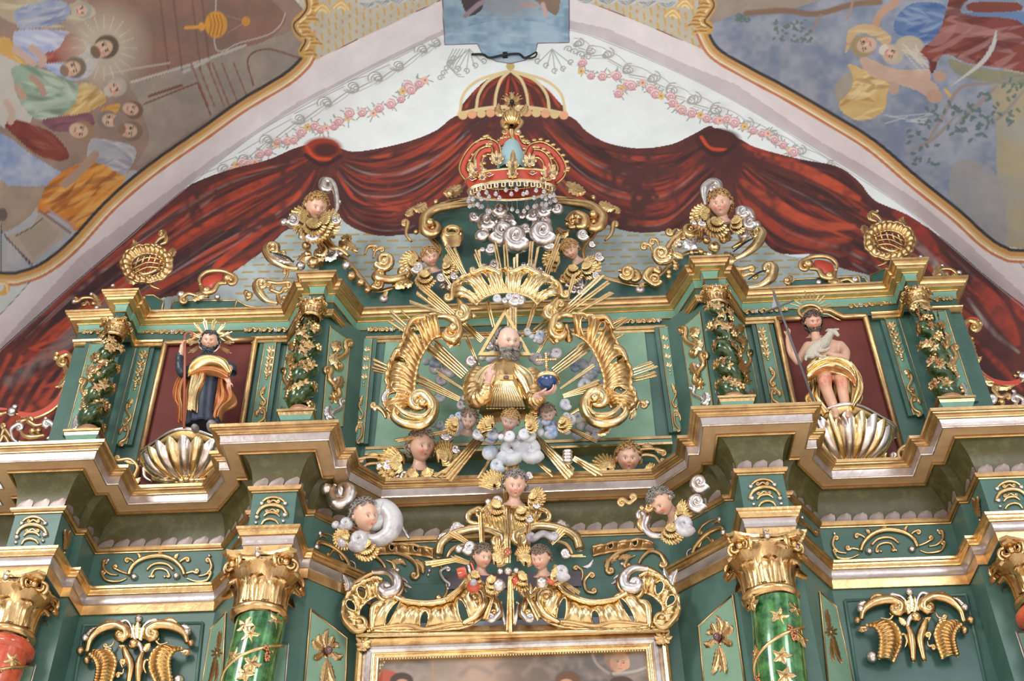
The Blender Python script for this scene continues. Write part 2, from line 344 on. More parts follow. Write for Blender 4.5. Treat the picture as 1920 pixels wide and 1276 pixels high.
# ================================================================ the room: end wall under the vault, painted
YW = .8
L1 = [(0, 655), (91, 572), (165, 507), (208, 471), (253, 433), (306, 385), (467, 257), (567, 197), (640, 157), (830, 62), (950, 32), (1068, 53), (1140, 77), (1280, 137),
      (1413, 207), (1597, 322), (1685, 379), (1756, 436), (1842, 510), (1920, 575)]
pr = np.array([P(u, v, YW)[[0, 2]] for u, v in L1])
pr = np.concatenate([[[-7.6, 4.5], [-7.4, 6.2], [-6.9, 8.2]], pr, [[6.9, 8.3], [7.4, 6.2], [7.6, 4.5]]])
pr = smooth_path(pr, 4)
for _ in range(6): pr[1:-1] = (pr[:-2]+2*pr[1:-1]+pr[2:])/4
class Cv:                                    # a painted surface: colour per vertex, drawn by shapes
    def __init__(s, px, base): s.p = px; s.c = np.tile(srgb(base), (len(px), 1)); s.n = vn(px)
    def inside(s, poly):
        poly = np.asarray(poly, float); lo = poly.min(0); hi = poly.max(0)
        ix = np.where((s.p[:, 0] >= lo[0]) & (s.p[:, 0] <= hi[0]) & (s.p[:, 1] >= lo[1]) & (s.p[:, 1] <= hi[1]))[0]
        x, y = s.p[ix, 0], s.p[ix, 1]; r = np.zeros(len(ix), bool); q = np.roll(poly, 1, 0)
        for (x1, y1), (x2, y2) in zip(poly, q):
            if y1 == y2: continue
            k = ((y1 > y) != (y2 > y)) & (x < (x2-x1)*(y-y1)/(y2-y1)+x1); r ^= k
        return ix[r]
    def poly(s, pts, col, sm=True, mott=.0, col2=None):
        ix = s.inside(smooth_path(pts, 6, True) if sm else pts); c = srgb(col)
        if col2 is not None:
            k = np.clip((s.n[ix]-.2)/.6, 0, 1)[:, None]; s.c[ix] = c*(1-k)+srgb(col2)*k
        else: s.c[ix] = c*(1+mott*(s.n[ix]-.5)[:, None])
        return ix
    def line(s, pts, wd, col, a=1.0, soft=1.0, sm=True, only=None, rough=0, taper=0):
        p = smooth_path(pts, 6) if (sm and len(pts) > 2) else np.asarray(pts, float); lo = p.min(0)-wd-2; hi = p.max(0)+wd+2
        ix = np.where((s.p[:, 0] >= lo[0]) & (s.p[:, 0] <= hi[0]) & (s.p[:, 1] >= lo[1]) & (s.p[:, 1] <= hi[1]))[0]
        if only is not None: ix = ix[only[ix]]
        if not len(ix): return
        q = s.p[ix]; D = np.full(len(ix), 1e9); K = np.zeros(len(ix)); m = len(p)-1
        for i in range(m):
            d = p[i+1]-p[i]; t = np.clip(((q-p[i])@d)/(d@d+1e-9), 0, 1); e_ = np.hypot(*(q-p[i]-t[:, None]*d).T); k = e_ < D; D[k] = e_[k]; K[k] = (i+t[k])/m
        ww = wd/2*(1-taper*np.abs(2*K-1)**2); k = np.clip((ww-D)/soft+.5, 0, 1)*a
        if rough: k = k*np.clip((s.n[ix]-.5)*rough+.75, 0, 1)
        s.c[ix] = s.c[ix]*(1-k[:, None])+srgb(col)*k[:, None]
    def ell(s, c, r, col, a=1.0, soft=.15, rot=0):
        d = s.p-np.asarray(c, float); m = max(r[0], r[1])*1.3+3 if hasattr(r, '__len__') else r*1.3+3
        if not hasattr(r, '__len__'): r = (r, r)
        ix = np.where((abs(d[:, 0]) < m) & (abs(d[:, 1]) < m))[0]; d = d[ix]; cs, sn = math.cos(rot), math.sin(rot)
        x_ = (d[:, 0]*cs+d[:, 1]*sn)/r[0]; y_ = (-d[:, 0]*sn+d[:, 1]*cs)/r[1]; k = np.clip((1-np.hypot(x_, y_))/soft+.5, 0, 1)*a
        s.c[ix] = s.c[ix]*(1-k[:, None])+srgb(col)*k[:, None]
def vn(p, sc=(60, 23, 9), seed=3):           # smooth value noise in 0..1
    r = np.random.RandomState(seed); o = np.zeros(len(p)); tot = 0
    for s_, a in zip(sc, (1, .8, .6)):
        T = r.rand(256, 256); q = p/s_+1000; i = np.floor(q).astype(int); f = q-i; f = f*f*(3-2*f); i0 = i % 256; i1 = (i+1) % 256
        v = (T[i0[:, 0], i0[:, 1]]*(1-f[:, 0])+T[i1[:, 0], i0[:, 1]]*f[:, 0])*(1-f[:, 1])+(T[i0[:, 0], i1[:, 1]]*(1-f[:, 0])+T[i1[:, 0], i1[:, 1]]*f[:, 0])*f[:, 1]
        o += v*a; tot += a
    return np.clip((o/tot-.5)*1.5+.5, 0, 1)
RR = np.random.RandomState(5)
def bez(A, B, t): return A*(1-t)+B*t
def drape(cv, top, bot, dark, n=46, lo=(.0, 1.), bright=(160, 60, 38), mask=None, jit=1.0):
    A = smooth_path(top, 10); B = smooth_path(bot, 10)
    def rs(p): s_ = np.concatenate([[0], np.cumsum(np.hypot(*np.diff(p, axis=0).T))]); k = np.linspace(0, s_[-1], 40); return np.stack([np.interp(k, s_, p[:, 0]), np.interp(k, s_, p[:, 1])], 1)
    A, B = rs(A), rs(B); W_ = np.hypot(*(A-B).T).mean()
    for i in range(n+14):
        t = RR.rand(); a, b_ = sorted(RR.rand(2)); big = i < 14
        if b_-a < .15: b_ = min(1, a+.35)
        k = np.linspace(a, b_, 9); t2 = t+(RR.rand()-.5)*.22*jit
        C_ = np.array([A[int(x_*39)]*(1-(t+(t2-t)*j/8))+B[int(x_*39)]*(t+(t2-t)*j/8) for j, x_ in enumerate(k)])
        ch = RR.rand(); wd = W_*((.03+.07*RR.rand()) if not big else .14); ch = ch*.8 if big else ch
        if ch < .34: col = bright if RR.rand() < .5 else (128, 48, 36)
        elif ch < .80: col = (48, 25, 28)
        elif ch < .88: col = (132, 108, 106); wd *= .6
        else: col = (88, 36, 30)
        cv.line(C_, wd, col, a=.85, soft=3.5, rough=2.2, taper=.9, only=mask)
Z_SN = (0, 1)
def paint_wall(cv):
    W_, Li = (210, 217, 221), (120, 118, 120)
    cv.c[:] = srgb(W_)*(1+.05*(cv.n-.5)[:, None])
    # pale blue ground behind the gables with short gilt dashes
    blue = [(180, 700), (330, 540), (400, 480), (430, 470), (520, 425), (600, 400), (700, 395), (960, 380), (1150, 400), (1300, 395), (1400, 430), (1480, 480), (1580, 480), (1640, 500), (1760, 640), (1300, 660), (600, 660)]
    cv.poly(blue, (148, 162, 165), mott=.15, col2=(170, 184, 186))
    for r_ in range(13):
        v = 433+r_*13.2
        for c_ in range(36):
            u = 440+c_*30+(r_ % 2)*14+RR.rand()*6; cv.line([(u, v-(u-960)*.022), (u+19, v-(u+19-960)*.022)], 3.4, (164, 142, 86), soft=.9, sm=False)
    # grey line scrolls and flower garlands along the arch
    def scr(c, r, sg, a0, n=1.5, col=(150, 152, 150), w_=2.2):
        k = np.linspace(0, 1, 24); a = a0+sg*2*math.pi*n*.75*k; rr = r*(1-.75*k); cv.line(np.stack([c[0]+rr*np.cos(a), c[1]+rr*np.sin(a)*.8], 1), w_, col, soft=1.1, sm=False)
    for sd in (0, 1):
        ctr = [(355, 350), (420, 316), (455, 296), (500, 262), (560, 222), (610, 192), (660, 162), (705, 145), (745, 122), (790, 92), (815, 78)] if sd == 0 else \
              [(1085, 80), (1110, 95), (1140, 100), (1180, 130), (1225, 145), (1262, 168), (1300, 185), (1345, 205), (1400, 232), (1450, 255), (1500, 282), (1560, 310)]
        for i, c in enumerate(ctr):
            r = 17-6*abs(i-6)/6; cv.ell((c[0], c[1]), (r*1.15, r*.8), (186, 192, 192), a=.55, soft=.7); cv.ell((c[0]-r*.2, c[1]-r*.2), (r*.7, r*.5), (222, 227, 229), a=.8, soft=.5)
            for q in range(3): scr((c[0]+q*3*(1-2*sd), c[1]+q*2), r*(1-.22*q), 1 if (i % 2) ^ sd else -1, 2.6+sd*2.4+q*.2)
            d = ctr[min(i+1, len(ctr)-1)]; m_ = ((c[0]+d[0])/2, (c[1]+d[1])/2-6)
            cv.line([(c[0], c[1]+10), (m_[0], m_[1]+12), (d[0], d[1]+4)], 2.0, (150, 152, 150)); cv.line([(c[0], c[1]+14), (m_[0]+3, m_[1]+18), (d[0], d[1]+10)], 1.4, (165, 165, 163))
            cv.line([(c[0]-8, c[1]-9), (m_[0], m_[1]-4), (d[0], d[1]-6)], 1.6, (158, 159, 158))
        gar = [(435, 318), (455, 305), (478, 304), (503, 285), (520, 265), (545, 263), (565, 248), (590, 236), (612, 240), (635, 228), (655, 212), (700, 212), (733, 195), (765, 160), (797, 150), (752, 186)] if sd == 0 else \
              [(1092, 118), (1108, 142), (1150, 140), (1175, 160), (1160, 175), (1205, 155), (1230, 176), (1258, 182), (1272, 200), (1297, 212), (1325, 222), (1350, 226), (1378, 230), (1412, 245), (1440, 250), (1468, 272), (1488, 285)]
        gar = [g_ for a_, b_ in zip(gar[:-1], gar[1:]) for g_ in (a_, ((a_[0]+b_[0])/2+RR.randn()*4, (a_[1]+b_[1])/2+RR.randn()*4))]+gar[-1:]
        for i, c in enumerate(gar):
            for q in range(5):
                a = RR.rand()*6.3; l_ = 9+RR.rand()*9; cv.line([(c[0]+5*math.cos(a), c[1]+5*math.sin(a)), (c[0]+l_*math.cos(a+.2), c[1]+l_*math.sin(a+.2))], 2.2, (134, 150, 146), soft=1, sm=False)
        for i, c in enumerate(gar):
            if i % 3 == 1:
                for q in range(5): cv.ell((c[0]+4.5*math.cos(q*1.257), c[1]+4.5*math.sin(q*1.257)), 3, (206, 172, 120) if i % 2 else (214, 170, 160))
                cv.ell(c, 2, (150, 120, 90))
            else:
                r = 7.5+RR.rand()*3; cv.ell(c, r, (214, 194, 196)); scr(c, r*.85, 1, 0, 2.2, (168, 104, 116), 1.5)
                cv.line([(c[0]-r, c[1]), (c[0]-r*.4, c[1]+r*.8), (c[0]+r*.6, c[1]+r*.7)], 1.4, (160, 96, 108)); cv.line([(c[0]-r*.3, c[1]-r), (c[0]+r*.6, c[1]-r*.7), (c[0]+r, c[1]+r*.2)], 1.4, (178, 120, 128))
    # acanthus drops beside the blue field
    for ox, sg in ((880, -1), (1035, 1)):
        for q, (dx, dy) in enumerate([(-6, 44), (-22, 40), (-36, 28), (10, 34), (26, 26)]):
            cv.line([(ox, 92), (ox+sg*dx*-.5, 92+dy*.5), (ox+sg*-dx, 92+dy)], 1.8, (150, 152, 150)); scr((ox-sg*dx, 88+dy), 7, sg, 1.5, 1.4)
    for q in range(5): scr((850-q*6, 110+q*9), 7, -1, 0, 1.6); cv.line([(850+q*6, 92), (846+q*3-6, 112+q*4), (838+q*5, 122+5*q), (846+q*6, 128+4*q)], 1.8, (156, 157, 155))
    for q in range(4): scr((1066+q*12, 92+q*5), 8, 1, 3, 1.6)
    # red hangings
    DK = (70, 34, 34)
    sh = {'lt': [(0, 655), (91, 566), (165, 503), (240, 440), (306, 384), (360, 345), (430, 318), (500, 300), (555, 277), (600, 268), (640, 283), (640, 340), (622, 418), (575, 440), (540, 430), (500, 465), (440, 508), (380, 545), (300, 560), (250, 590), (180, 640), (190, 830), (0, 900)],
          'ls': [(610, 272), (660, 284), (720, 276), (775, 262), (820, 243), (860, 215), (958, 190), (970, 400), (860, 420), (770, 438), (700, 440), (640, 410), (615, 340)],
          'rs': [(950, 190), (1062, 215), (1100, 246), (1140, 268), (1200, 278), (1260, 270), (1300, 252), (1340, 240), (1360, 330), (1310, 415), (1240, 434), (1170, 432), (1080, 400), (960, 400)],
          'rt': [(1300, 254), (1345, 240), (1390, 262), (1420, 277), (1500, 298), (1570, 312), (1610, 340), (1640, 375), (1700, 402), (1756, 438), (1800, 470), (1842, 510), (1920, 570), (1960, 900), (1700, 700), (1690, 560), (1640, 520), (1570, 500), (1540, 478), (1460, 474), (1420, 440), (1392, 432), (1350, 446), (1305, 425), (1325, 330), (1330, 290)]}
    mk = {}
    for k_, p in sh.items():
        ix = cv.poly(p, DK, mott=.8, col2=(92, 42, 38)); m_ = np.zeros(len(cv.p), bool); m_[ix] = True; mk[k_] = m_
    drape(cv, [(590, 290), (520, 310), (430, 335), (330, 390), (220, 470), (100, 570), (0, 665)], [(605, 320), (570, 400), (500, 465), (430, 505), (330, 560), (230, 620), (100, 720)], DK, 150, mask=mk['lt'])
    drape(cv, [(0, 660), (60, 650), (180, 600)], [(0, 900), (80, 850), (190, 720)], DK, 26, mask=mk['lt'], bright=(176, 66, 40))
    for q in range(7): cv.line([(150-q*22, 690-q*4), (110-q*22, 745), (60-q*18, 820)], 9, (172, 68, 46), a=.8, soft=4, rough=2, only=mk['lt'])
    cv.line([(225, 560), (150, 620), (60, 690), (20, 715)], 26, (104, 104, 104), a=.7, soft=10, rough=2.5, only=mk['lt'])
    cv.line([(215, 590), (150, 650), (75, 700)], 20, (56, 30, 30), a=.8, soft=8, rough=1, only=mk['lt'])
    for a_, c_ in (([(560, 412), (515, 420), (470, 448), (405, 500), (430, 505), (480, 480)], (176, 62, 36)), ([(590, 320), (560, 365), (520, 390), (455, 430)], (170, 60, 34)), ([(575, 300), (480, 350), (380, 400), (290, 470)], (150, 56, 36)), ([(380, 495), (330, 520), (250, 560)], (150, 58, 40))):
        cv.line(a_, 13, c_, a=.9, soft=4, rough=1.6, only=mk['lt'], taper=.8)
    drape(cv, [(640, 290), (720, 285), (800, 262), (860, 225), (900, 210)], [(620, 330), (650, 410), (710, 435), (780, 425), (880, 340), (950, 230)], DK, 90, mask=mk['ls'])
    drape(cv, [(1040, 220), (1100, 262), (1180, 292), (1260, 285), (1330, 255)], [(965, 240), (1060, 370), (1150, 425), (1250, 428), (1345, 330)], DK, 80, mask=mk['rs'], bright=(160, 64, 42))
    drape(cv, [(1380, 265), (1450, 290), (1570, 315), (1640, 375), (1750, 440), (1900, 570)], [(1350, 300), (1400, 400), (1450, 465), (1560, 490), (1650, 540), (1800, 640)], DK, 90, mask=mk['rt'])
    for a_, w_, c_ in (([(1420, 290), (1500, 315), (1560, 345), (1610, 372)], 20, (176, 72, 46)), ([(1390, 340), (1450, 380), (1530, 420), (1600, 425)], 20, (170, 70, 46)), ([(1400, 380), (1460, 430), (1520, 455), (1590, 450)], 22, (150, 58, 40)), ([(1420, 320), (1500, 370), (1610, 395)], 15, (50, 30, 32)), ([(1430, 395), (1500, 430), (1560, 440)], 10, (54, 32, 34)),
                       ([(1680, 400), (1720, 430), (1760, 480)], 26, (156, 52, 40)), ([(1700, 440), (1750, 490), (1780, 540)], 14, (140, 134, 134)), ([(1760, 440), (1820, 510), (1870, 560)], 40, (48, 26, 28)), ([(1830, 530), (1870, 580), (1905, 640)], 36, (150, 56, 42)), ([(1815, 560), (1860, 620), (1910, 660)], 8, (140, 130, 128)), ([(1900, 560), (1925, 600)], 22, (160, 60, 42)),
                       ([(1830, 640), (1870, 680), (1915, 730)], 12, (160, 60, 44)), ([(1780, 640), (1860, 700), (1920, 770)], 20, (52, 30, 32))):
        cv.line(a_, w_, c_, a=.85, soft=5, rough=1.5, only=mk['rt'], taper=.5)
    for k_, o_ in (('ls', (605, 273)), ('rt', (1345, 255))):   # knots
        ox, oy = o_; cv.ell((ox, oy+6), (36, 22) if ox < 900 else (42, 20), (140, 50, 32) if ox < 900 else (58, 28, 28), soft=.3); cv.ell((ox+6, oy+8), (24, 13), (70, 30, 28), soft=.5)
        cv.line([(ox-30, oy+2), (ox-14, oy+22), (ox+16, oy+26)], 6, (180, 66, 36), soft=3); cv.line([(ox-32, oy+18), (ox, oy+36), (ox+32, oy+20)], 8, (50, 24, 26), soft=4)
    # little painted baldachin
    dome = [(862, 208), (880, 180), (905, 155), (930, 140), (957, 131), (985, 140), (1015, 158), (1040, 182), (1060, 210), (1010, 202), (960, 198), (905, 202)]
    cv.poly(dome, (86, 40, 34), mott=.6)
    for q in range(22):
        k = (q+.5)/22; u0 = 870+182*k; cv.line([(957+(u0-957)*.25, 146), (957+(u0-957)*.75, 168), (u0, 200)], 5, (176, 68, 40) if q % 3 == 0 else (60, 28, 30), a=.8, soft=2.5, rough=1.5)
    CR = (200, 182, 140)
    for e_ in ((862, 210), (893, 203), (928, 200), (990, 200), (1030, 205), (1060, 212)):
        k = (e_[0]-957)/100; cv.line([(957+k*8, 134), (957+k*62, 150), (957+k*92, 176), e_], 5.4, CR, soft=1.2)
    cv.line([(860, 214), (905, 204), (960, 200), (1010, 204), (1062, 214)], 7, CR, soft=1.2)
    for q in range(12): cv.ell((868+q*17.2, 216-6*math.sin(q/11*math.pi)), (8.5, 8), (204, 152, 116) if q % 2 else (198, 172, 128))
    cv.ell((957, 124), 8, (176, 160, 106)); cv.line([(956, 108), (957, 118)], 5, (186, 160, 80)); cv.line([(949, 108), (964, 108)], 4, (186, 160, 80), sm=False)
BLUEP = [(826, -60), (834, 84), (895, 82), (905, 102), (930, 115), (957, 119), (985, 113), (1004, 98), (1008, 81), (1067, 80), (1067, -60)]
def paint_blue(cv):
    ix = cv.poly(BLUEP, (112, 140, 164), sm=False, col2=(152, 174, 190))
    m_ = np.zeros(len(cv.p), bool); m_[ix] = True
    for q in range(60): u = 830+RR.rand()*235; v = -40+RR.rand()*150; cv.line([(u, v), (u+22+RR.rand()*20, v+2)], 5, (160, 182, 198) if RR.rand() < .5 else (104, 136, 166), a=.5, soft=3, only=m_, sm=False)
    cv.ell((955, 2), (60, 30), (142, 142, 148), a=.8, soft=.8); cv.poly([(864, 0), (880, 30), (905, 14), (900, -20), (866, -20)], (70, 60, 66)); cv.line([(872, 30), (895, 10), (905, 4)], 9, (150, 128, 140), soft=3)
    cv.poly([(1000, -10), (1016, 12), (1030, 22), (1044, 28), (1050, 0), (1040, -30)], (128, 110, 96)); cv.line([(978, 8), (1004, 10)], 5, (180, 140, 130), soft=2); cv.line([(1018, 8), (1024, 28)], 8, (190, 160, 158), soft=3)
    cv.line(BLUEP, 1.6, (104, 66, 80), sm=False, soft=.8)
def grid_surface(G3, keep=None):
    a, b = G3.shape[:2]; i = np.arange(a*b).reshape(a, b); q = np.stack([i[:-1, :-1], i[:-1, 1:], i[1:, 1:], i[1:, :-1]], -1).reshape(-1, 4); V = G3.reshape(-1, 3)
    if keep is not None: q = q[keep[q].all(1)]; us = np.zeros(len(V), bool); us[q] = True; mp = np.cumsum(us)-1; V = V[us]; q = mp[q]
    return V, q
xs = np.arange(-6.9, 6.9, .0115); zs = np.arange(7.0, 16.1, .0135)
X, Z = np.meshgrid(xs, zs); Gd = np.stack([X, np.full_like(X, YW), Z], -1)
top = np.interp(xs, pr[:, 0][np.argsort(pr[:, 0])], pr[:, 1][np.argsort(pr[:, 0])])
keep = (Z <= top[None]+.02).ravel() & ~((abs(X) < 4.2) & (Z < 9.0)).ravel()
V, q = grid_surface(Gd, keep); cv = Cv(proj(V), (205, 212, 216)); paint_wall(cv)
cv.line([(u, v+3) for u, v in L1], 1.2, (140, 138, 142), soft=.8); paint_blue(cv)
o = link('wall_back', mesh('wall_back', V, q, PLA, cv.c)); tag(o, kind='structure')
# vault: the arch profile carried towards the nave
s_ = np.concatenate([[0], np.cumsum(np.hypot(*np.diff(pr, axis=0).T))]); ss = np.arange(0, s_[-1], .0165)
px_, pz_ = np.interp(ss, s_, pr[:, 0]), np.interp(ss, s_, pr[:, 1])
ys = np.concatenate([np.arange(YW, -3.2, -.0175), np.arange(-3.2, -5.2, -.1)])
Gd = np.zeros((len(ys), len(ss), 3)); Gd[..., 0] = px_; Gd[..., 2] = pz_; Gd[..., 1] = ys[:, None]
# the rib stands a little proud of the wall arch; a soft hollow runs along its foot
k = np.clip((YW-ys)/.28, 0, 1); push = -.05*np.sin(np.minimum(k, 1)*math.pi/2); nx = np.gradient(pz_, ss); nz = -np.gradient(px_, ss)
Gd[..., 0] += push[:, None]*-nx*-1*.0; 
pxl = proj(Gd.reshape(-1, 3)); vis = ((pxl[:, 0] > -160) & (pxl[:, 0] < 2080) & (pxl[:, 1] > -160)); vis[:len(ss)*3] = True
V, q = grid_surface(Gd, vis & (Gd.reshape(-1, 3)[:, 1] > -3.3)); cv = Cv(proj(V), (200, 206, 208)); Yc = V[:, 1]
def paint_vault(cv):
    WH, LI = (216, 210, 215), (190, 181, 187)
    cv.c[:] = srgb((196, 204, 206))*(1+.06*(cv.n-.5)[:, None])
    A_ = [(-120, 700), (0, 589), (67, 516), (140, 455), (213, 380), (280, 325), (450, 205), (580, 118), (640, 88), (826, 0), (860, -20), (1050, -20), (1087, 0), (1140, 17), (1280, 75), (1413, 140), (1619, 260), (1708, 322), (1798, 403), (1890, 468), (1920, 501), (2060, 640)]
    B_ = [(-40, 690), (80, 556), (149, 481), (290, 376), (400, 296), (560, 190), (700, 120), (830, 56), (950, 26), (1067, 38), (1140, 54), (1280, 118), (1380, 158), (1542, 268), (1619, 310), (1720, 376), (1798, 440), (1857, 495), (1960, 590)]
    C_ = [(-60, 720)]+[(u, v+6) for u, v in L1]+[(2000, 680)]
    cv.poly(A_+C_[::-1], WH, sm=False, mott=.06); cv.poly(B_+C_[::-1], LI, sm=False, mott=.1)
    cv.line(A_[:3], 1.5, (120, 116, 124)); cv.line(A_[6:10], 2.2, (128, 62, 66)); cv.line(A_[12:15], 2.2, (128, 62, 66)); cv.line(A_[19:], 1.5, (120, 116, 124))
    # patterned ground beside the crown of the vault
    for sd in (0, 1):
        gp = [(560, 130), (580, 118), (640, 88), (826, 0), (826, -120), (560, -120)] if sd == 0 else [(1087, 0), (1140, 17), (1280, 75), (1330, 100), (1320, -120), (1087, -120)]
        ix = cv.poly(gp, (184, 180, 168), sm=False, mott=.1); m_ = np.zeros(len(cv.p), bool); m_[ix] = True
        for i in range(28):
            for j in range(10):
                u = (590+i*13) if sd == 0 else (1090+i*13); v = -60+j*19+(i % 2)*9
                cv.line([(u, v), (u+2, v+11)], 4, (196, 160, 92), soft=1, only=m_, sm=False) if (i+j) % 3 else cv.line([(u, v+4), (u+.5, v+6)], 5, (190, 150, 100), only=m_, sm=False)
        for i in range(5):
            c = (690+i*28, 2-i*4) if sd == 0 else (1100+i*38, -6+i*2)
            cv.ell(c, (20, 13), (190, 194, 196)); 
            for q in range(3): cv.line([(c[0]-16+3*q, c[1]+4), (c[0], c[1]+11-3*q), (c[0]+15-3*q, c[1]+2)], 1.6, (140, 146, 150))
    # ---- left fresco
    LF = [(-200, 505), (0, 512), (40, 508), (80, 492), (130, 452), (200, 376), (280, 308), (380, 238), (450, 188), (530, 140), (566, 108), (572, 92), (566, 70), (560, 52), (572, 40), (570, 20), (545, -10), (540, -120), (-200, -120)]
    ix = cv.poly(LF, (128, 112, 106), sm=False, col2=(146, 122, 112)); mL = np.zeros(len(cv.p), bool); mL[ix] = True
    L = lambda *a, **k: cv.line(*a, only=mL, **k)
    def PO(pts, c, c2=None, sm=True):
        ix = cv.inside(smooth_path(pts, 6, True) if sm else pts); ix = ix[(mL if pts[0][0] < 960 else mR)[ix]]
        kk = np.clip((cv.n[ix]-.2)/.6, 0, 1)[:, None]; cv.c[ix] = srgb(c)*(1-kk)+srgb(c2 or c)*kk
    PO([(0, 400), (120, 330), (260, 320), (240, 340), (120, 500), (0, 512)], (150, 156, 168), (172, 170, 172))
    PO([(-100, 240), (0, 250), (60, 290), (130, 330), (170, 340), (110, 350), (0, 348), (-100, 345)], (120, 138, 176), (160, 168, 188))
    PO([(0, 80), (30, 100), (60, 220), (20, 240), (0, 235), (-60, 200)], (176, 172, 168))
    PO([(250, 155), (360, 120), (455, 88), (540, 60), (560, 30), (575, 100), (540, 130), (400, 215), (260, 310), (280, 260), (260, 190)], (134, 126, 120), (150, 140, 132))
    PO([(175, -20), (320, -20), (470, -20), (520, 10), (535, 40), (500, 75), (420, 100), (260, 152), (235, 120), (180, 60)], (120, 98, 90), (136, 104, 92))
    L([(246, 154), (360, 120), (460, 85)], 5, (172, 166, 162)); L([(270, 195), (370, 155), (395, 215)], 3, (110, 70, 60), sm=False); L([(280, 180), (340, 160)], 5, (110, 70, 60), sm=False)
    for u in (372, 384, 402, 412, 430, 452): L([(u-14, 118), (u+18, 198)], 3, (124, 78, 68), sm=False, a=.8)
    for u in (300, 325, 360, 378): L([(u, -5), (u+16, 130)], 3.5, (106, 66, 60), sm=False, a=.55)
    for q in ([(345, 135), (355, 130)], [(365, 125), (390, 113)], [(420, 100), (445, 90)]): L(q, 6, (168, 164, 160), sm=False)
    L([(405, 0), (405, 92), (450, 80), (500, 66), (525, 48), (535, 25)], 2.4, (172, 166, 166)); L([(560, 108), (500, 92), (465, 110), (475, 160)], 3, (112, 72, 64)); L([(195, 140), (255, 128), (318, 118)], 3, (168, 160, 156), sm=False)
    # hanging lamp
    cv.ell((405, 46), (21, 25), (196, 142, 62)); L([(348, 52), (375, 50), (392, 46)], 6, (200, 146, 66)); cv.ell((378, 50), (6, 8), (200, 146, 66)); cv.ell((461, 40), (8, 9), (186, 134, 60))
    for q in range(4): L([(392+q*7, 28), (396+q*7, 46), (392+q*7, 66)], 2, (150, 96, 44))
    L([(425, 30), (455, 38)], 1.5, (160, 130, 110), sm=False); L([(425, 62), (455, 44)], 1.5, (160, 130, 110), sm=False)
    def head(c, r, rot, skin=(186, 160, 144), hair=(110, 92, 80), beard=None, glow=False, face=None):
        if glow:
            cv.ell(c, r*3.2, (178, 172, 158), a=.75, soft=.9)
            for q in range(20): a = q*.314; L([(c[0]+r*1.7*math.cos(a), c[1]+r*1.7*math.sin(a)), (c[0]+r*2.9*math.cos(a), c[1]+r*2.9*math.sin(a))], 1.5, (196, 190, 170), a=.6, sm=False)
        d = np.array([math.cos(rot), math.sin(rot)]); n_ = np.array([-d[1], d[0]]); c = np.asarray(c, float)   # d points to the crown
        cv.ell(c+d*r*.25, (r*1.12, r*1.05), hair, rot=rot); cv.ell(c-d*r*.15+n_*0, (r*.95, r*.72), skin, rot=rot)
        if beard: cv.ell(c-d*r*.85, (r*.42, r*.6), beard, rot=rot)
        for sg in (-1, 1): cv.ell(c+d*r*.05+n_*sg*r*.3, (r*.09, r*.16), (70, 54, 50), rot=rot); L([c+d*r*.25+n_*sg*r*.14, c+d*r*.28+n_*sg*r*.5], max(1.4, r*.1), (100, 78, 68), sm=False)
        L([c+d*r*.05, c-d*r*.28+n_*r*.06], max(1.5, r*.12), (206, 178, 160), sm=False); L([c-d*r*.5-n_*r*.16, c-d*r*.5+n_*r*.2], max(1.6, r*.13), (160, 92, 84), sm=False)
        cv.ell(c-d*r*.25+n_*r*.42, r*.2, (190, 128, 112), a=.6, soft=.8)
    def folds(pl, n, c1, c2):
        pl = np.asarray(pl, float); c = pl.mean(0)
        ix = cv.inside(smooth_path(pl, 6, True)); on = np.zeros(len(cv.p), bool); on[ix] = True; _, _, vt = np.linalg.svd(pl-c); d = vt[0]; e_ = np.array([-d[1], d[0]]); ra, rb = abs((pl-c)@d).max(), abs((pl-c)@e_).max(); w_ = max(2.2, rb*.16)
        for q in range(n*2):
            s0 = (RR.rand()*2-1)*rb*.95; k0 = (RR.rand()*1.4-1)*ra; l_ = ra*(.4+.7*RR.rand()); bd_ = rb*.35*math.sin(q*1.7)
            cv.line([c+d*(k0+l_*u_)+e_*(s0*(1-.25*u_)+bd_*u_*u_) for u_ in (0, .3, .65, 1)], w_*(.6+RR.rand()*.8), c1 if q % 2 else c2, a=.6, soft=2.2, taper=.9, only=on)
    def robe(pl, c, c2, lo, hi, n=8): PO(pl, c, c2); folds(pl, n, lo, hi)
    robe([(0, -10), (60, -10), (120, 10), (150, 0), (180, 25), (120, 50), (60, 50), (0, 30)], (150, 140, 120), (170, 160, 140), (120, 100, 80), (190, 180, 160)); robe([(30, 20), (90, 0), (130, 10), (120, 40), (70, 52), (35, 52)], (120, 136, 170), (150, 158, 180), (100, 110, 150), (180, 180, 190))
    robe([(0, 70), (30, 80), (60, 110), (60, 125), (0, 100)], (196, 158, 88), (186, 150, 90), (150, 110, 60), (210, 180, 120), 4)
    robe([(25, 62), (80, 55), (128, 60), (150, 75), (185, 100), (170, 140), (130, 150), (80, 125), (40, 110)], (136, 150, 192), (164, 172, 200), (116, 130, 176), (190, 194, 210))
    robe([(128, 62), (150, 70), (160, 95), (125, 115), (75, 118), (80, 102), (110, 90)], (140, 70, 66), (150, 84, 78), (110, 50, 50), (170, 110, 100))
    robe([(22, 128), (55, 122), (95, 135), (130, 150), (155, 165), (150, 190), (100, 225), (65, 222), (40, 195), (28, 160)], (120, 140, 126), (140, 160, 146), (94, 116, 104), (178, 190, 180), 12)
    L([(60, 145), (75, 160), (82, 175)], 12, (160, 134, 120)); L([(32, 165), (45, 182)], 12, (168, 140, 124)); L([(50, 200), (90, 195), (140, 180)], 14, (176, 188, 178), a=.6, soft=6)
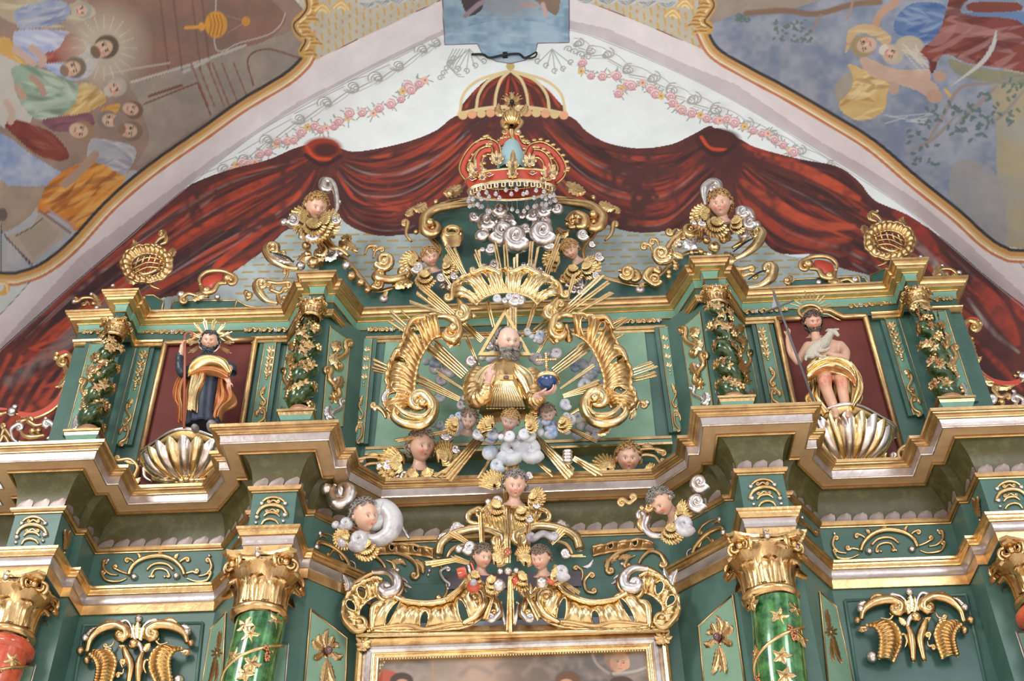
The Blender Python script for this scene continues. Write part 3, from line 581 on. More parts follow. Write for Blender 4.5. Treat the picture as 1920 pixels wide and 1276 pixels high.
    robe([(150, 158), (178, 160), (200, 185), (175, 205), (130, 225), (108, 222), (140, 195)], (190, 164, 110), (176, 146, 96), (150, 118, 70), (206, 186, 140)); robe([(195, 200), (225, 195), (215, 215), (190, 212)], (184, 140, 70), None, (140, 100, 50), (200, 160, 90), 3)
    robe([(80, 225), (140, 215), (170, 212), (175, 235), (140, 245), (100, 245)], (106, 70, 82), (124, 84, 96), (86, 54, 66), (140, 100, 110), 5)
    robe([(10, 235), (30, 225), (80, 240), (105, 255), (130, 290), (110, 302), (70, 290), (35, 262)], (106, 50, 46), (126, 62, 54), (84, 38, 38), (150, 90, 80), 9)
    L([(12, 192), (22, 210), (20, 228)], 13, (176, 156, 146)); L([(60, 90), (80, 108), (78, 120)], 14, (178, 152, 144)); L([(28, 92), (62, 118)], 14, (180, 156, 148))
    robe([(170, 262), (200, 262), (250, 275), (252, 300), (228, 330), (190, 332), (165, 300)], (146, 148, 158), (166, 168, 176), (124, 126, 140), (184, 186, 190))
    robe([(140, 310), (185, 305), (232, 330), (240, 320), (215, 370), (150, 430), (128, 420), (100, 400), (70, 398), (85, 350)], (184, 116, 48), (200, 136, 62), (128, 72, 44), (210, 160, 90), 16)
    L([(178, 290), (150, 320), (122, 345)], 16, (158, 134, 120))
    head((195, 90), 21, -.45, hair=(92, 78, 66), beard=(112, 92, 76), glow=True); head((136, 128), 19, -.3, hair=(112, 100, 86), beard=(130, 108, 92)); head((152, 20), 15, -.2, hair=(150, 146, 142), beard=(170, 160, 150))
    head((215, 165), 17, -.5, hair=(160, 156, 150), beard=(176, 172, 166)); head((247, 205), 16, .3, hair=(112, 86, 70)); head((205, 225), 17, 3.3, hair=(120, 110, 104), beard=(130, 120, 112)); head((150, 245), 19, .2, hair=(140, 116, 92)); head((243, 245), 18, .2, hair=(116, 100, 84), beard=(130, 108, 90))
    L([(5, 350), (60, 355), (110, 348)], 2.5, (110, 96, 90)); PO([(0, 340), (18, 350), (60, 352), (84, 350), (60, 400), (15, 432), (0, 420)], (140, 124, 112), (156, 140, 126)); cv.ell((5, 402), (9, 12), (92, 84, 80))
    PO([(10, 444), (60, 425), (75, 395), (125, 440), (60, 495)], (164, 148, 140), None, False); PO([(30, 440), (70, 422), (82, 408), (112, 440), (62, 484)], (150, 142, 130), None, False); L([(10, 444), (60, 495)], 2.4, (66, 64, 66), sm=False); L([(30, 442), (62, 424), (80, 408)], 2, (80, 74, 72)); L([(75, 395), (132, 436)], 5, (132, 104, 96), sm=False); L([(88, 390), (140, 425)], 4, (166, 132, 118), sm=False)
    L([(2, 420), (2, 512)], 2, (70, 70, 74), sm=False); L([(2, 432), (60, 500)], 2, (76, 76, 80), sm=False)
    # ---- right fresco
    RF = [(1312, -120), (1310, 20), (1318, 45), (1345, 88), (1400, 122), (1480, 165), (1560, 212), (1640, 262), (1720, 330), (1800, 394), (1850, 440), (1885, 462), (1920, 466), (2100, 460), (2100, -120)]
    ix = cv.poly(RF, (112, 126, 150), sm=False, col2=(146, 152, 168)); mR = np.zeros(len(cv.p), bool); mR[ix] = True
    def L(*a, **k): cv.line(*a, only=mR, **k)
    PO([(1860, 150), (1920, 120), (2000, 130), (2000, 480), (1890, 470), (1870, 330), (1868, 240)], (156, 148, 124), (146, 146, 146)); PO([(1780, 360), (1800, 300), (1870, 330), (1885, 460), (1820, 420)], (134, 138, 146), (148, 146, 148)); PO([(1780, 110), (1830, 125), (1920, 140), (1920, 160), (1830, 150), (1790, 135)], (120, 124, 112), (134, 134, 112))
    PO([(1312, -20), (1560, -20), (1480, 18), (1400, 22), (1345, 40), (1325, 45)], (150, 140, 132), (140, 126, 116)); L([(1400, 25), (1470, 20), (1530, 26), (1600, 8), (1650, 4)], 11, (124, 102, 86), soft=4); L([(1540, 28), (1520, 60)], 5, (140, 124, 124), soft=2); L([(1600, 0), (1590, 35)], 4, (156, 130, 120), soft=2)
    for q in range(70): u, v = (1445+RR.rand()*80, 38+RR.rand()*40) if q < 48 else (1380+RR.rand()*25, 27+RR.rand()*14); cv.ell((u, v), (4, 2.4), (92, 112, 106), a=.8, rot=RR.rand()*3)
    robe2 = lambda pl, c, c2, lo, hi, n=9: (PO(pl, c, c2), folds(pl, n, lo, hi))
    robe2([(1690, 20), (1720, 5), (1770, 10), (1772, 50), (1755, 75), (1730, 80), (1690, 68), (1675, 50)], (76, 104, 150), (92, 118, 160), (60, 90, 146), (130, 150, 180), 14)
    PO([(1800, 25), (1920, 22), (1920, 50), (1800, 34)], (90, 118, 156))
    robe2([(1785, -10), (1822, -10), (1800, 20), (1830, 30), (1920, 45), (1940, 130), (1880, 128), (1815, 118), (1770, 102), (1750, 135), (1738, 138), (1742, 115), (1722, 100), (1760, 60)], (110, 56, 54), (128, 68, 62), (84, 42, 44), (156, 116, 116), 22)
    PO([(1820, 5), (1905, 5), (1910, 20), (1825, 22)], (112, 60, 54)); L([(1868, 58), (1862, 85), (1840, 118), (1785, 160)], 9, (176, 178, 180), taper=.9); L([(1772, 168), (1785, 183)], 6, (190, 160, 100), sm=False)
    L([(1640, 50), (1652, 25), (1680, 4)], 14, (170, 140, 122)); robe2([(1588, 70), (1592, 55), (1620, 45), (1650, 52), (1672, 72), (1660, 85), (1640, 70), (1610, 62), (1592, 90), (1585, 100)], (180, 156, 122), None, (150, 116, 80), (200, 180, 150), 4)
    robe2([(1590, 120), (1620, 130), (1660, 140), (1680, 155), (1665, 172), (1655, 210), (1610, 226), (1572, 200), (1590, 170), (1600, 150)], (196, 172, 120), (184, 154, 104), (150, 116, 74), (210, 196, 150), 10)
    PO([(1572, 150), (1590, 138), (1600, 150), (1590, 175), (1570, 190), (1566, 168)], (140, 136, 130), (156, 150, 140)); PO([(1615, 105), (1680, 130), (1740, 130), (1745, 150), (1760, 165), (1750, 185), (1720, 170), (1690, 160), (1630, 140)], (176, 150, 138), (186, 162, 150)); cv.ell((1752, 180), (15, 13), (172, 142, 126)); L([(1740, 165), (1700, 150)], 14, (178, 152, 140)); cv.ell((1762, 143), (12, 10), (168, 140, 126)); cv.ell((1676, 165), (10, 13), (170, 146, 134))
    head((1622, 85), 20, 2.9, hair=(146, 132, 104)); head((1670, 100), 18, .5, hair=(168, 160, 148), beard=(190, 184, 178)); cv.ell((1705, 85), (26, 18), (168, 158, 144)); 
    for q in range(16): L([(1690+RR.rand()*30, 80+RR.rand()*20), (1720+RR.rand()*24, 110+RR.rand()*24)], 2, (190, 184, 178), a=.7, sm=False)
    for br in ([(1920, 145), (1860, 155), (1800, 165), (1770, 215), (1745, 255), (1735, 275)], [(1870, 160), (1830, 200), (1790, 235)], [(1920, 170), (1880, 215), (1850, 235)], [(1790, 220), (1750, 260), (1710, 280)]): L(br, 7, (136, 128, 130), soft=3, taper=.6)
    for q in range(95):
        c = [(1830, 225), (1840, 250), (1800, 205), (1750, 215), (1720, 250), (1860, 190), (1900, 175), (1735, 290), (1888, 215), (1800, 235)][q % 10]; cv.ell((c[0]+RR.randn()*13, c[1]+RR.randn()*12), (6, 3), (84, 106, 104), a=.85, rot=RR.rand()*3)
    for q in range(8): L([(1650+RR.rand()*90, 205+RR.rand()*30), (1690+RR.rand()*60, 210+RR.rand()*20)], 2.5, (178, 186, 196), a=.6, soft=1.5, sm=False)
    # ---- painted frames
    FLf = [(-200, 500), (0, 512), (40, 509), (80, 493), (130, 453), (200, 377), (280, 309), (380, 239), (450, 189), (530, 141), (562, 113), (572, 96)]
    FR = [(1322, 48), (1345, 90), (1400, 124), (1480, 167), (1560, 214), (1640, 264), (1720, 332), (1800, 396), (1850, 442), (1885, 464), (1920, 470), (2100, 470)]
    for P_, sg in ((FLf, 1), (FR, 1)):
        p = np.asarray(P_, float)
        def sh_(d): t_ = np.gradient(p, axis=0); t_ /= np.linalg.norm(t_, axis=1, keepdims=True); n_ = np.stack([-t_[:, 1], t_[:, 0]], 1); n_ *= np.sign(n_[:, 1:2]+1e-9); return p+n_*d
        cv.line(sh_(0), 7, (52, 52, 56), soft=1.5); cv.line(sh_(8), 11, (188, 144, 88), soft=1.5); cv.line(sh_(14), 7, (206, 176, 130), soft=1.5); cv.line(sh_(17), 3.5, (228, 216, 190), soft=1.2); cv.line(sh_(21), 5, (186, 118, 78), soft=1.2)
    # rocaille heads of the frames
    for pts in ([(572, 96), (582, 75), (566, 62), (560, 45), (575, 30), (585, 10), (575, -30)], [(1325, 52), (1312, 40), (1322, 25), (1330, 8), (1318, -10), (1300, -20)]):
        cv.line(pts, 26, (190, 150, 88), soft=2); cv.line(pts, 4, (228, 206, 160), soft=1.5); cv.line([(a-9*(1 if a < 900 else -1), b_) for a, b_ in pts], 3, (56, 50, 50), soft=1.5)
        for a, b_ in pts[:6]:
            for q in range(4): sg = 1 if a < 900 else -1; cv.line([(a, b_+q*3), (a+sg*(12+q*3), b_-2+q*4), (a+sg*(20+q*2), b_+8+q*2)], 2.6, (206, 172, 112) if q % 2 else (150, 104, 60), soft=1.2)
    for c in ((605, 20), (640, 15), (1285, 12), (1262, 30)):
        for q in range(4): cv.line([(c[0]-18+q*4, c[1]), (c[0], c[1]-14+q*4), (c[0]+16-q*3, c[1]+3)], 3.4, (204, 168, 104) if q % 2 == 0 else (228, 206, 160), soft=1.4)
    cv.ell((3, 540), (16, 14), (206, 166, 96)); cv.ell((-2, 538), (9, 8), (196, 204, 206)); cv.line([(0, 530), (12, 534), (14, 548)], 3, (226, 204, 160))
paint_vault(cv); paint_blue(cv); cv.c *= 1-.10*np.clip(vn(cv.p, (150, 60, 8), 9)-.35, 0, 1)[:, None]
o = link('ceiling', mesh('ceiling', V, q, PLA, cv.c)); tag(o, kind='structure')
# hidden shell that closes the room to the sides
b = MB()
g = np.zeros((2, len(pr), 3)); g[:, :, 0] = pr[:, 0]*1.004; g[:, :, 2] = pr[:, 1]+.05; g[0, :, 1] = YW+.05; g[1, :, 1] = -3.6
b.grid(g); PLW = mat('limewash', (.55, .56, .56), 0, .8); o = b.build('wall_outer_shell', PLW); tag(o, kind='structure')
# iron hook under the crown of the vault
t = thing('iron_wall_hook', 'black iron bar with looped ends fixed under the painted blue field', 'hook', P(947, 103, YW-.03))
pl = Yp(YW-.05); b = MB(); b.tube([pl.hit(*q) for q in smooth_path([(884, 102), (905, 102), (918, 108), (945, 103), (972, 101), (982, 108), (992, 107)], 5)], .018, seg=8); b.build('bar', BK, t)
b = MB(); b.tube([pl.hit(*q) for q in smooth_path([(988, 107), (996, 103), (1006, 98), (1004, 106), (994, 109)], 5, True)], .012, seg=8); b.build('loop', BK, t)
b = MB(); a_ = pl.hit(947, 104); b.box(a_-[.035, .0, 0], a_+[.035, .06, .09]); b.build('bracket', BK, t, smooth=False)
# ================================================================ carved ornament
def leaf(b, pl, pts, w, lift=.0, tip=1, serr=5, curl=.5, n=None, rnd=1.0):
    """a carved acanthus leaf along 2D pixel points"""
    q = smooth_path(pts, 6) if len(pts) > 2 else smooth_path([pts[0], (np.add(pts[0], pts[1])/2+np.array([1, 1])), pts[1]], 6); k = len(q); t = np.gradient(q, axis=0); t /= (np.linalg.norm(t, axis=1, keepdims=True)+1e-9); nn = np.stack([-t[:, 1], t[:, 0]], 1)
    g = []
    for i in range(k):
        u = i/(k-1); ww = w*(math.sin(math.pi*min(rnd, (u*.86+.14)))**.65)*(1+.22*math.sin(u*serr*2*math.pi)); s_ = pl.px(*q[i]); row = []
        for a in (-1, -.6, -.18, 0, .18, .6, 1):
            h = (1-a*a)*.55+(.18 if abs(a) == .18 else 0)-(.12 if a == 0 else 0); h = (h*.8+.1)*w*s_+lift+curl*w*s_*u*u
            row.append(pl.hit(*(q[i]+nn[i]*a*ww), lift=h))
        g.append(row)
    b.grid(g)
def scroll(b, pl, pts, w, c0=None, c1=None, lift=0, flute=.0, seg=10, flat=.8, taper=.55, arch=0, t0=.45):
    q = smooth_path(pts, 7) if len(pts) > 2 else smooth_path(pts, 8); W = [w]*len(q)
    u = np.linspace(0, 1, len(q)); W = w*(taper+(1-taper)*np.sin(np.pi*np.clip(u, .0, 1)) if not (c0 or c1) else w/w*np.ones(len(q)))
    balls = []
    if c1:
        d = q[-1]-q[-3]; sp, c = spiral(q[-1], d, c1[0], c1[1]); W = np.concatenate([W, w*np.linspace(1, .5, len(sp))]); q = np.concatenate([q, sp]); balls.append((c, c1[0]*.42))
    elif c0: W = W*np.linspace(1, t0, len(W))
    if c0:
        d = q[0]-q[2]; sp, c = spiral(q[0], d, c0[0], c0[1]); W = np.concatenate([(w*np.linspace(1, .5, len(sp)))[::-1], W]); q = np.concatenate([sp[::-1], q]); balls.append((c, c0[0]*.42))
        if not c1: pass
    elif c1: m = len(W); W[:m//3] *= np.linspace(t0, 1, m//3)
    s_ = pl.px(*q[len(q)//2]); p = np.array([pl.hit(*a, lift=lift+W[i]*s_*flat*.7+arch*math.sin(i/len(q)*math.pi)) for i, a in enumerate(q)])
    b.tube(p, np.maximum(W*s_, .003), n=pl.n, seg=seg, flat=flat, flute=flute)
    for c, r in balls: b.ball(pl.hit(*c, lift=lift+r*s_*.8), r*s_, 6)
def dome(b, pl, c, r, h=.6, lift=0, n=6):
    s_ = pl.px(*c); b.ball(pl.hit(*c, lift=lift+r*s_*h*.4), r*s_, n)
def rosette(b, pl, c, r, k=6, lift=0):
    for i in range(k):
        a = i*2*math.pi/k; leaf(b, pl, [(c[0]+.15*r*math.cos(a), c[1]+.15*r*math.sin(a)), (c[0]+.6*r*math.cos(a), c[1]+.6*r*math.sin(a)), (c[0]+r*math.cos(a), c[1]+r*math.sin(a))], r*.3, lift, serr=0)
    dome(b, pl, c, r*.28, lift=lift)
def rocaille(b, pl, inner, outer, ribs=14, bulge=.08, rib=.018, holes=(), lift=.03, N=130, Mv=14, scal=0, th=.025, rim=True):
    def rs(p, n):
        p = smooth_path(p, 10); s_ = np.concatenate([[0], np.cumsum(np.hypot(*np.diff(p, axis=0).T))]); k = np.linspace(0, s_[-1], n); return np.stack([np.interp(k, s_, p[:, 0]), np.interp(k, s_, p[:, 1])], 1)
    A, B = rs(inner, N), rs(outer, N); g = np.zeros((N, Mv, 3)); mask = np.ones((N-1, Mv-1), bool)
    for i in range(N):
        t = i/(N-1); out = B[i]+(B[i]-A[i])*scal*abs(math.sin(t*ribs*math.pi/2))
        for j in range(Mv):
            s_ = j/(Mv-1); p = A[i]*(1-s_)+out*s_; ph = t*ribs*math.pi*2+s_*1.2
            h = lift+bulge*math.sin(math.pi*min(1, s_*1.02))**.8+rib*1.7*abs(math.sin(ph/2))*math.sin(math.pi*(s_*.9+.08))+.03*s_*s_
            g[i, j] = pl.hit(*p, lift=h)
    for (ht, hs, rt, rs_) in holes:
        for i in range(N-1):
            for j in range(Mv-1):
                if (((i+.5)/(N-1)-ht)/rt)**2+(((j+.5)/(Mv-1)-hs)/rs_)**2 < 1: mask[i, j] = False
    b.grid(g, mask=mask); back = g-pl.n*th; b.grid(back[:, ::-1], mask=mask[:, ::-1])
    # side walls of plate and holes
    for i in range(N-1):
        for j in range(Mv-1):
            if not mask[i, j]: continue
            for di, dj, (a1, a2) in ((0, -1, ((0, 0), (1, 0))), (0, 1, ((1, 1), (0, 1))), (-1, 0, ((0, 1), (0, 0))), (1, 0, ((1, 0), (1, 1)))):
                ii, jj = i+di, j+dj
                if ii < 0 or jj < 0 or ii >= N-1 or jj >= Mv-1 or not mask[ii, jj]:
                    q = [g[i+a1[0], j+a1[1]], g[i+a2[0], j+a2[1]], back[i+a2[0], j+a2[1]], back[i+a1[0], j+a1[1]]]; b.add(q, [(0, 1, 2, 3)])
    if rim:
        s_ = np.linalg.norm(g[1, 0]-g[0, 0]); r = .016
        b.tube(g[:, 0]+pl.n*.004, r, n=pl.n, seg=8); b.tube(g[:, -1]+pl.n*.004, r*1.15*(1+.25*np.sin(np.arange(N)*ribs*2*math.pi/N)), n=pl.n, seg=8)
        for (ht, hs, rt, rs_) in holes:
            pts = []
            for a in np.linspace(0, 2*math.pi, 17)[:-1]:
                i = np.clip((ht+rt*1.12*math.cos(a))*(N-1), 0, N-1.01); j = np.clip((hs+rs_*1.12*math.sin(a))*(Mv-1), 0, Mv-1.01); i0, j0 = int(i), int(j); fi, fj = i-i0, j-j0
                pts.append((g[i0, j0]*(1-fj)+g[i0, j0+1]*fj)*(1-fi)+(g[i0+1, j0]*(1-fj)+g[i0+1, j0+1]*fj)*fi)
            pts.append(pts[0]); b.tube(np.array(pts), .009, n=pl.n, seg=6)
def orn(t, pl, items, flip=False, name=None):
    """items: (kind, material, ...) each becomes one carved part"""
    nm = {'s': 'scroll', 'l': 'acanthus_leaf', 'b': 'bead', 'r': 'rocaille', 'o': 'rosette', 't': 'stem', 'v': 'volute'}
    for it in items:
        k, m, a = it[0], it[1], it[2:]; b = MB()
        kw = a[-1] if isinstance(a[-1], dict) else {}; a = a[:-1] if kw else a
        if k == 's': scroll(b, pl, a[1], a[0], *(a[2:]), **kw)
        elif k == 'l': leaf(b, pl, a[1], a[0], *(a[2:]), **kw)
        elif k == 'b': dome(b, pl, a[1], a[0], **kw)
        elif k == 'o': rosette(b, pl, a[1], a[0], **kw)
        elif k == 'r': rocaille(b, pl, a[0], a[1], **kw)
        elif k == 'v': sp, c = spiral(np.array(a[1], float)+[a[0], 0], (0, 1), a[0], -1 if len(a) < 3 else a[2], 1.6); s_ = pl.px(*c); W = np.linspace(a[0]*.42, a[0]*.2, len(sp))*s_; b.tube([pl.hit(*q, lift=W[i]+(i/len(sp))*a[0]*s_*.5) for i, q in enumerate(sp)], W, n=pl.n, seg=10); b.ball(pl.hit(*c, lift=a[0]*s_*.6), a[0]*s_*.38, 6)
        elif k == 't': p = smooth_path(a[1], 6); s_ = pl.px(*p[0]); b.tube([pl.hit(*q, lift=a[0]*s_) for q in p], a[0]*s_, n=pl.n, seg=8)
        b.build(nm[k], m, t, flip=flip)
def mpx(items, c=957, slope=0.0):            # the same carving on the other side of the altar's axis (photo pixels)
    def mp(x):
        if isinstance(x, list): return [mp(i) for i in x]
        if isinstance(x, tuple) and len(x) == 2 and not isinstance(x[0], str) and all(isinstance(i, (int, float)) for i in x):
            return (x[0], -x[1]) if x[1] in (1, -1) and x[0] < 60 else (2*c-x[0], x[1]-(c-x[0])*2*slope)
        return x
    return [tuple(mp(v) for v in it) for it in items]
# ---- the painting frame and its shell crest
YF = -.28; pf = Yp(YF)
t = thing('altar_painting_frame', 'gold and silver moulded frame of the dim central altar painting', 'picture frame', (0, YF, 3.9))
fp = [(676, 1207), (1248, 1196), (1268, 1330), (668, 1330)]
b = MB(); A_ = pf.hit(670, 1192); B_ = pf.hit(1251, 1184); zt = (A_[2]+B_[2])/2; xa, xb = A_[0], B_[0]
def frame_rail(prof_, mtl, nm_):
    for seg_ in (0, 1, 2):
        b = MB(); g = []
        for d, o_ in prof_:                    # d: distance inward from outer edge, o_: out towards the viewer
            if seg_ == 0: g.append([(xa+d, YF-o_, 3.9), (xa+d, YF-o_, zt-d)])
            elif seg_ == 1: g.append([(xa+d, YF-o_, zt-d), (xb-d, YF-o_, zt-d)])
            else: g.append([(xb-d, YF-o_, zt-d), (xb-d, YF-o_, 3.9)])
        b.grid(g); sharp(b.build(nm_, mtl, t))
frame_rail([(-.0, -.12), (0, .02), (.012, .05), (.035, .062), (.058, .05), (.066, .03)], G, 'outer_gold_rail')
frame_rail([(.066, .03), (.078, .035), (.1, .046), (.125, .045), (.146, .03), (.15, .022)], S, 'silver_rail')
frame_rail([(.15, .022), (.156, .034), (.166, .036), (.172, .022), (.18, .018), (.186, .03), (.2, .032), (.206, .016), (.21, -.02), (.21, -.1)], GL, 'inner_gold_rail')
b = MB()
for i in range(96): b.ball((xa+.22+(xb-xa-.44)*i/95, YF-.02, zt-.206), .009, 4)
tag(b.build('bead_row', GL, t), kind='stuff')
for sg in (0, 1):
    c = (681, 1203) if sg == 0 else (1246, 1195); it = []
    for q in range(5): a = .6+q*.55+(1.57 if sg else 0); it.append(('l', GM, 5, [c, (c[0]+11*math.cos(a*1.1), c[1]+12*math.sin(a*1.1)), (c[0]+16*math.cos(a*1.1+.2)-4, c[1]+18*math.sin(a*1.1+.2))]))
    orn(t, Yp(YF-.06), [('o', GM, 15, c, dict(k=7))]+it[:3])
# the painting itself: dusk sky, lilies, heads
gx = np.linspace(xa+.2, xb-.2, 420); gz = np.linspace(3.9, zt-.2, 150); X, Z = np.meshgrid(gx, gz); Gd = np.stack([X, np.full_like(X, YF+.02), Z], -1)
V, q = grid_surface(Gd); cv = Cv(proj(V), (96, 84, 80)); k = np.clip((cv.n-.3)/.4, 0, 1)[:, None]; cv.c = srgb((92, 84, 80))*(1-k)+srgb((132, 116, 106))*k
cv.ell((880, 1265), (130, 70), (170, 142, 122), a=.7, soft=.9); cv.ell((800, 1240), (60, 50), (110, 104, 98), a=.6, soft=.9); cv.ell((990, 1250), (50, 60), (84, 72, 62), a=.6, soft=.8)
for q_ in range(26): u, v = 700+RR.rand()*520, 1225+RR.rand()*60; cv.line([(u, v), (u+20, v-8-RR.rand()*10), (u+55, v-4)], 9, (86, 80, 80) if q_ % 2 else (150, 132, 120), a=.35, soft=7)
cv.ell((720, 1275), (34, 20), (158, 74, 54)); 
for c_ in ((701, 1262), (716, 1234), (708, 1246)):
    for a_ in range(6): cv.line([c_, (c_[0]+10*math.cos(a_*1.05), c_[1]+8*math.sin(a_*1.05))], 4, (214, 206, 196), sm=False, taper=.5)
cv.line([(706, 1230), (716, 1250), (708, 1276)], 2, (120, 130, 100)); cv.ell((753, 1276), (22, 16), (62, 48, 40)); cv.ell((754, 1284), (14, 12), (170, 128, 108)); cv.line([(812, 1240), (812, 1290)], 2, (160, 120, 80), sm=False)
cv.ell((1065, 1275), (24, 18), (96, 66, 46)); cv.ell((1062, 1284), (15, 12), (176, 132, 108)); cv.ell((1158, 1234), (26, 22), (122, 98, 78)); cv.ell((1163, 1242), (19, 19), (184, 142, 116)); cv.ell((1150, 1246), (9, 12), (140, 100, 82), a=.6, soft=.9); cv.ell((1158, 1230), (18, 8), (128, 104, 84), a=.8, soft=.8); cv.ell((1168, 1247), (6, 5), (200, 130, 112), a=.5, soft=.9)
for q_ in ((1158, 1240), (1169, 1242)): cv.ell(q_, (2.6, 1.3), (86, 60, 52), a=.8, soft=.6); cv.line([(q_[0]-3, q_[1]-3), (q_[0]+3, q_[1]-3)], 1.1, (110, 78, 64), sm=False)
cv.line([(1164, 1240), (1165, 1247), (1163, 1248)], 1.2, (150, 104, 86)); cv.line([(1160, 1253), (1166, 1253)], 1.5, (156, 84, 74), sm=False)
cv.poly([(1180, 1225), (1210, 1220), (1225, 1240), (1200, 1262), (1150, 1266), (1180, 1250)], (120, 110, 106)); cv.line([(1150, 1262), (1190, 1258), (1222, 1246)], 5, (160, 148, 140), soft=3); cv.ell((1165, 1282), (24, 15), (70, 52, 42)); cv.line([(1110, 1225), (1120, 1245), (1142, 1262)], 5, (140, 124, 114), soft=3)
o = link('canvas', mesh('canvas', V, q, PLC, cv.c), t); tag(o, 'dark sky with lilies at left and small heads along the bottom')
# crest
t = thing('shell_crest', 'wide openwork gilded shell crest with silver tips on top of the painting frame', 'carving', (0, -.35, zt))
pc = Yp(YF-.06); W_ = dict
orn(t, pc, [
 ('r', GL, [(690, 1186), (760, 1186), (830, 1184), (880, 1176), (915, 1150), (925, 1128)], [(735, 1118), (765, 1135), (805, 1141), (840, 1134), (862, 1114), (900, 1090)], W_(ribs=9, holes=[(.12, .5, .028, .36), (.4, .32, .03, .28), (.72, .35, .035, .32)], bulge=.06, scal=.04)),
 ('r', GL, [(700, 1180), (680, 1168), (674, 1150), (690, 1130), (715, 1118)], [(668, 1192), (647, 1170), (646, 1138), (665, 1108), (700, 1090), (720, 1092)], W_(ribs=8, holes=[(.42, .5, .06, .3), (.68, .45, .06, .3)], bulge=.05)),
 ('s', GL, 6, [(742, 1128), (760, 1136), (805, 1141), (845, 1132), (866, 1110), (880, 1088)], W_(lift=.09, taper=.6)),
 ('s', GM, 7, [(652, 1130), (668, 1102), (696, 1082), (728, 1078), (748, 1094), (752, 1114), (738, 1130)], None, (17, 1), W_(lift=.05, flute=.1)),
 ('s', S, 11, [(700, 1082), (728, 1082), (746, 1098), (744, 1116), (728, 1122)], None, (9, 1), W_(lift=.08)),
 ('l', S, 5, [(745, 1088), (758, 1096), (772, 1104)]), ('l', S, 4, [(742, 1086), (756, 1086), (765, 1093)]), ('l', S, 4, [(748, 1098), (758, 1107), (763, 1111)]),
 ('l', S, 7, [(652, 1108), (652, 1092), (644, 1080)]), ('l', S, 4, [(655, 1106), (664, 1095), (674, 1088)]),
 ('s', GM, 6, [(648, 1135), (646, 1165), (662, 1186)], None, (17, -1), W_(lift=.06, flute=.1)), ('s', GL, 7, [(700, 1190), (700, 1170), (702, 1150)], None, (14, 1), W_(lift=.06, flute=.1)),
 ('b', GL, 6, (681, 1171)), ('b', GL, 6, (716, 1166)), ('s', GM, 4, [(700, 1186), (760, 1180), (800, 1188), (850, 1178), (890, 1176)], W_(lift=.08)),
 ('s', GL, 9, [(868, 1178), (895, 1162), (908, 1142), (905, 1126)], None, (14, -1), W_(lift=.08, flute=.12)), ('s', G, 7, [(908, 1122), (930, 1136), (937, 1158)], None, (10, 1), W_(lift=.1)),
 ('s', S, 5, [(925, 1138), (938, 1158), (928, 1174)], None, (8, 1), W_(lift=.12)), ('s', S, 3.5, [(940, 1140), (945, 1165), (948, 1182)], W_(lift=.09)),
 ('b', GL, 5, (929, 1134)), ('b', GL, 3.5, (940, 1130)), ('b', G, 7, (823, 1122)), ('l', GL, 9, [(905, 1150), (915, 1120), (922, 1096)]), ('l', GL, 7, [(925, 1120), (932, 1105), (940, 1090)])])
R_ = [
 ('r', GL, [(1228, 1178), (1160, 1183), (1090, 1182), (1040, 1174), (1004, 1150), (992, 1128)], [(1180, 1112), (1150, 1130), (1110, 1139), (1075, 1130), (1055, 1112), (1018, 1090)], W_(ribs=9, holes=[(.14, .5, .028, .36), (.42, .32, .03, .28), (.7, .38, .035, .36)], bulge=.06, scal=.04)),
 ('r', GL, [(1215, 1172), (1235, 1160), (1243, 1142), (1225, 1122), (1200, 1112)], [(1248, 1184), (1268, 1164), (1271, 1130), (1250, 1098), (1218, 1080), (1196, 1086)], W_(ribs=8, holes=[(.42, .5, .06, .3), (.68, .45, .06, .3)], bulge=.05)),
 ('s', GL, 6, [(1174, 1122), (1150, 1134), (1110, 1139), (1072, 1128), (1050, 1110), (1038, 1088)], W_(lift=.09, taper=.6)),
 ('s', GM, 7, [(1264, 1120), (1246, 1092), (1216, 1074), (1184, 1072), (1166, 1088), (1162, 1106), (1176, 1124)], None, (17, -1), W_(lift=.05, flute=.1)),
 ('s', S, 11, [(1214, 1076), (1188, 1076), (1170, 1092), (1172, 1110), (1188, 1114)], None, (9, -1), W_(lift=.08)),
 ('l', S, 5, [(1170, 1082), (1158, 1090), (1146, 1096)]), ('l', S, 4, [(1174, 1080), (1160, 1080), (1150, 1086)]), ('l', S, 7, [(1258, 1098), (1262, 1080), (1270, 1070)]), ('l', S, 4, [(1254, 1090), (1248, 1074), (1244, 1064)]),
 ('s', GM, 6, [(1268, 1128), (1270, 1155), (1254, 1178)], None, (17, 1), W_(lift=.06, flute=.1)), ('s', GL, 7, [(1216, 1184), (1216, 1164), (1214, 1146)], None, (14, -1), W_(lift=.06, flute=.1)),
 ('b', GL, 6, (1233, 1162)), ('b', GL, 6, (1200, 1158)), ('s', GM, 4, [(1215, 1180), (1155, 1174), (1115, 1182), (1065, 1174), (1025, 1172)], W_(lift=.08)),
 ('s', GL, 9, [(1050, 1176), (1022, 1160), (1010, 1142), (1012, 1126)], None, (14, 1), W_(lift=.08, flute=.12)), ('s', G, 7, [(1008, 1122), (988, 1136), (980, 1158)], None, (10, -1), W_(lift=.1)),
 ('s', S, 5, [(992, 1138), (979, 1158), (988, 1174)], None, (8, -1), W_(lift=.12)), ('s', S, 3.5, [(973, 1140), (969, 1165), (966, 1182)], W_(lift=.09)),
 ('b', GL, 5, (980, 1133)), ('b', GL, 3.5, (970, 1130)), ('l', GL, 9, [(1008, 1150), (1000, 1120), (994, 1096)]), ('l', GL, 7, [(985, 1120), (978, 1105), (972, 1090)])]
orn(t, pc, R_)
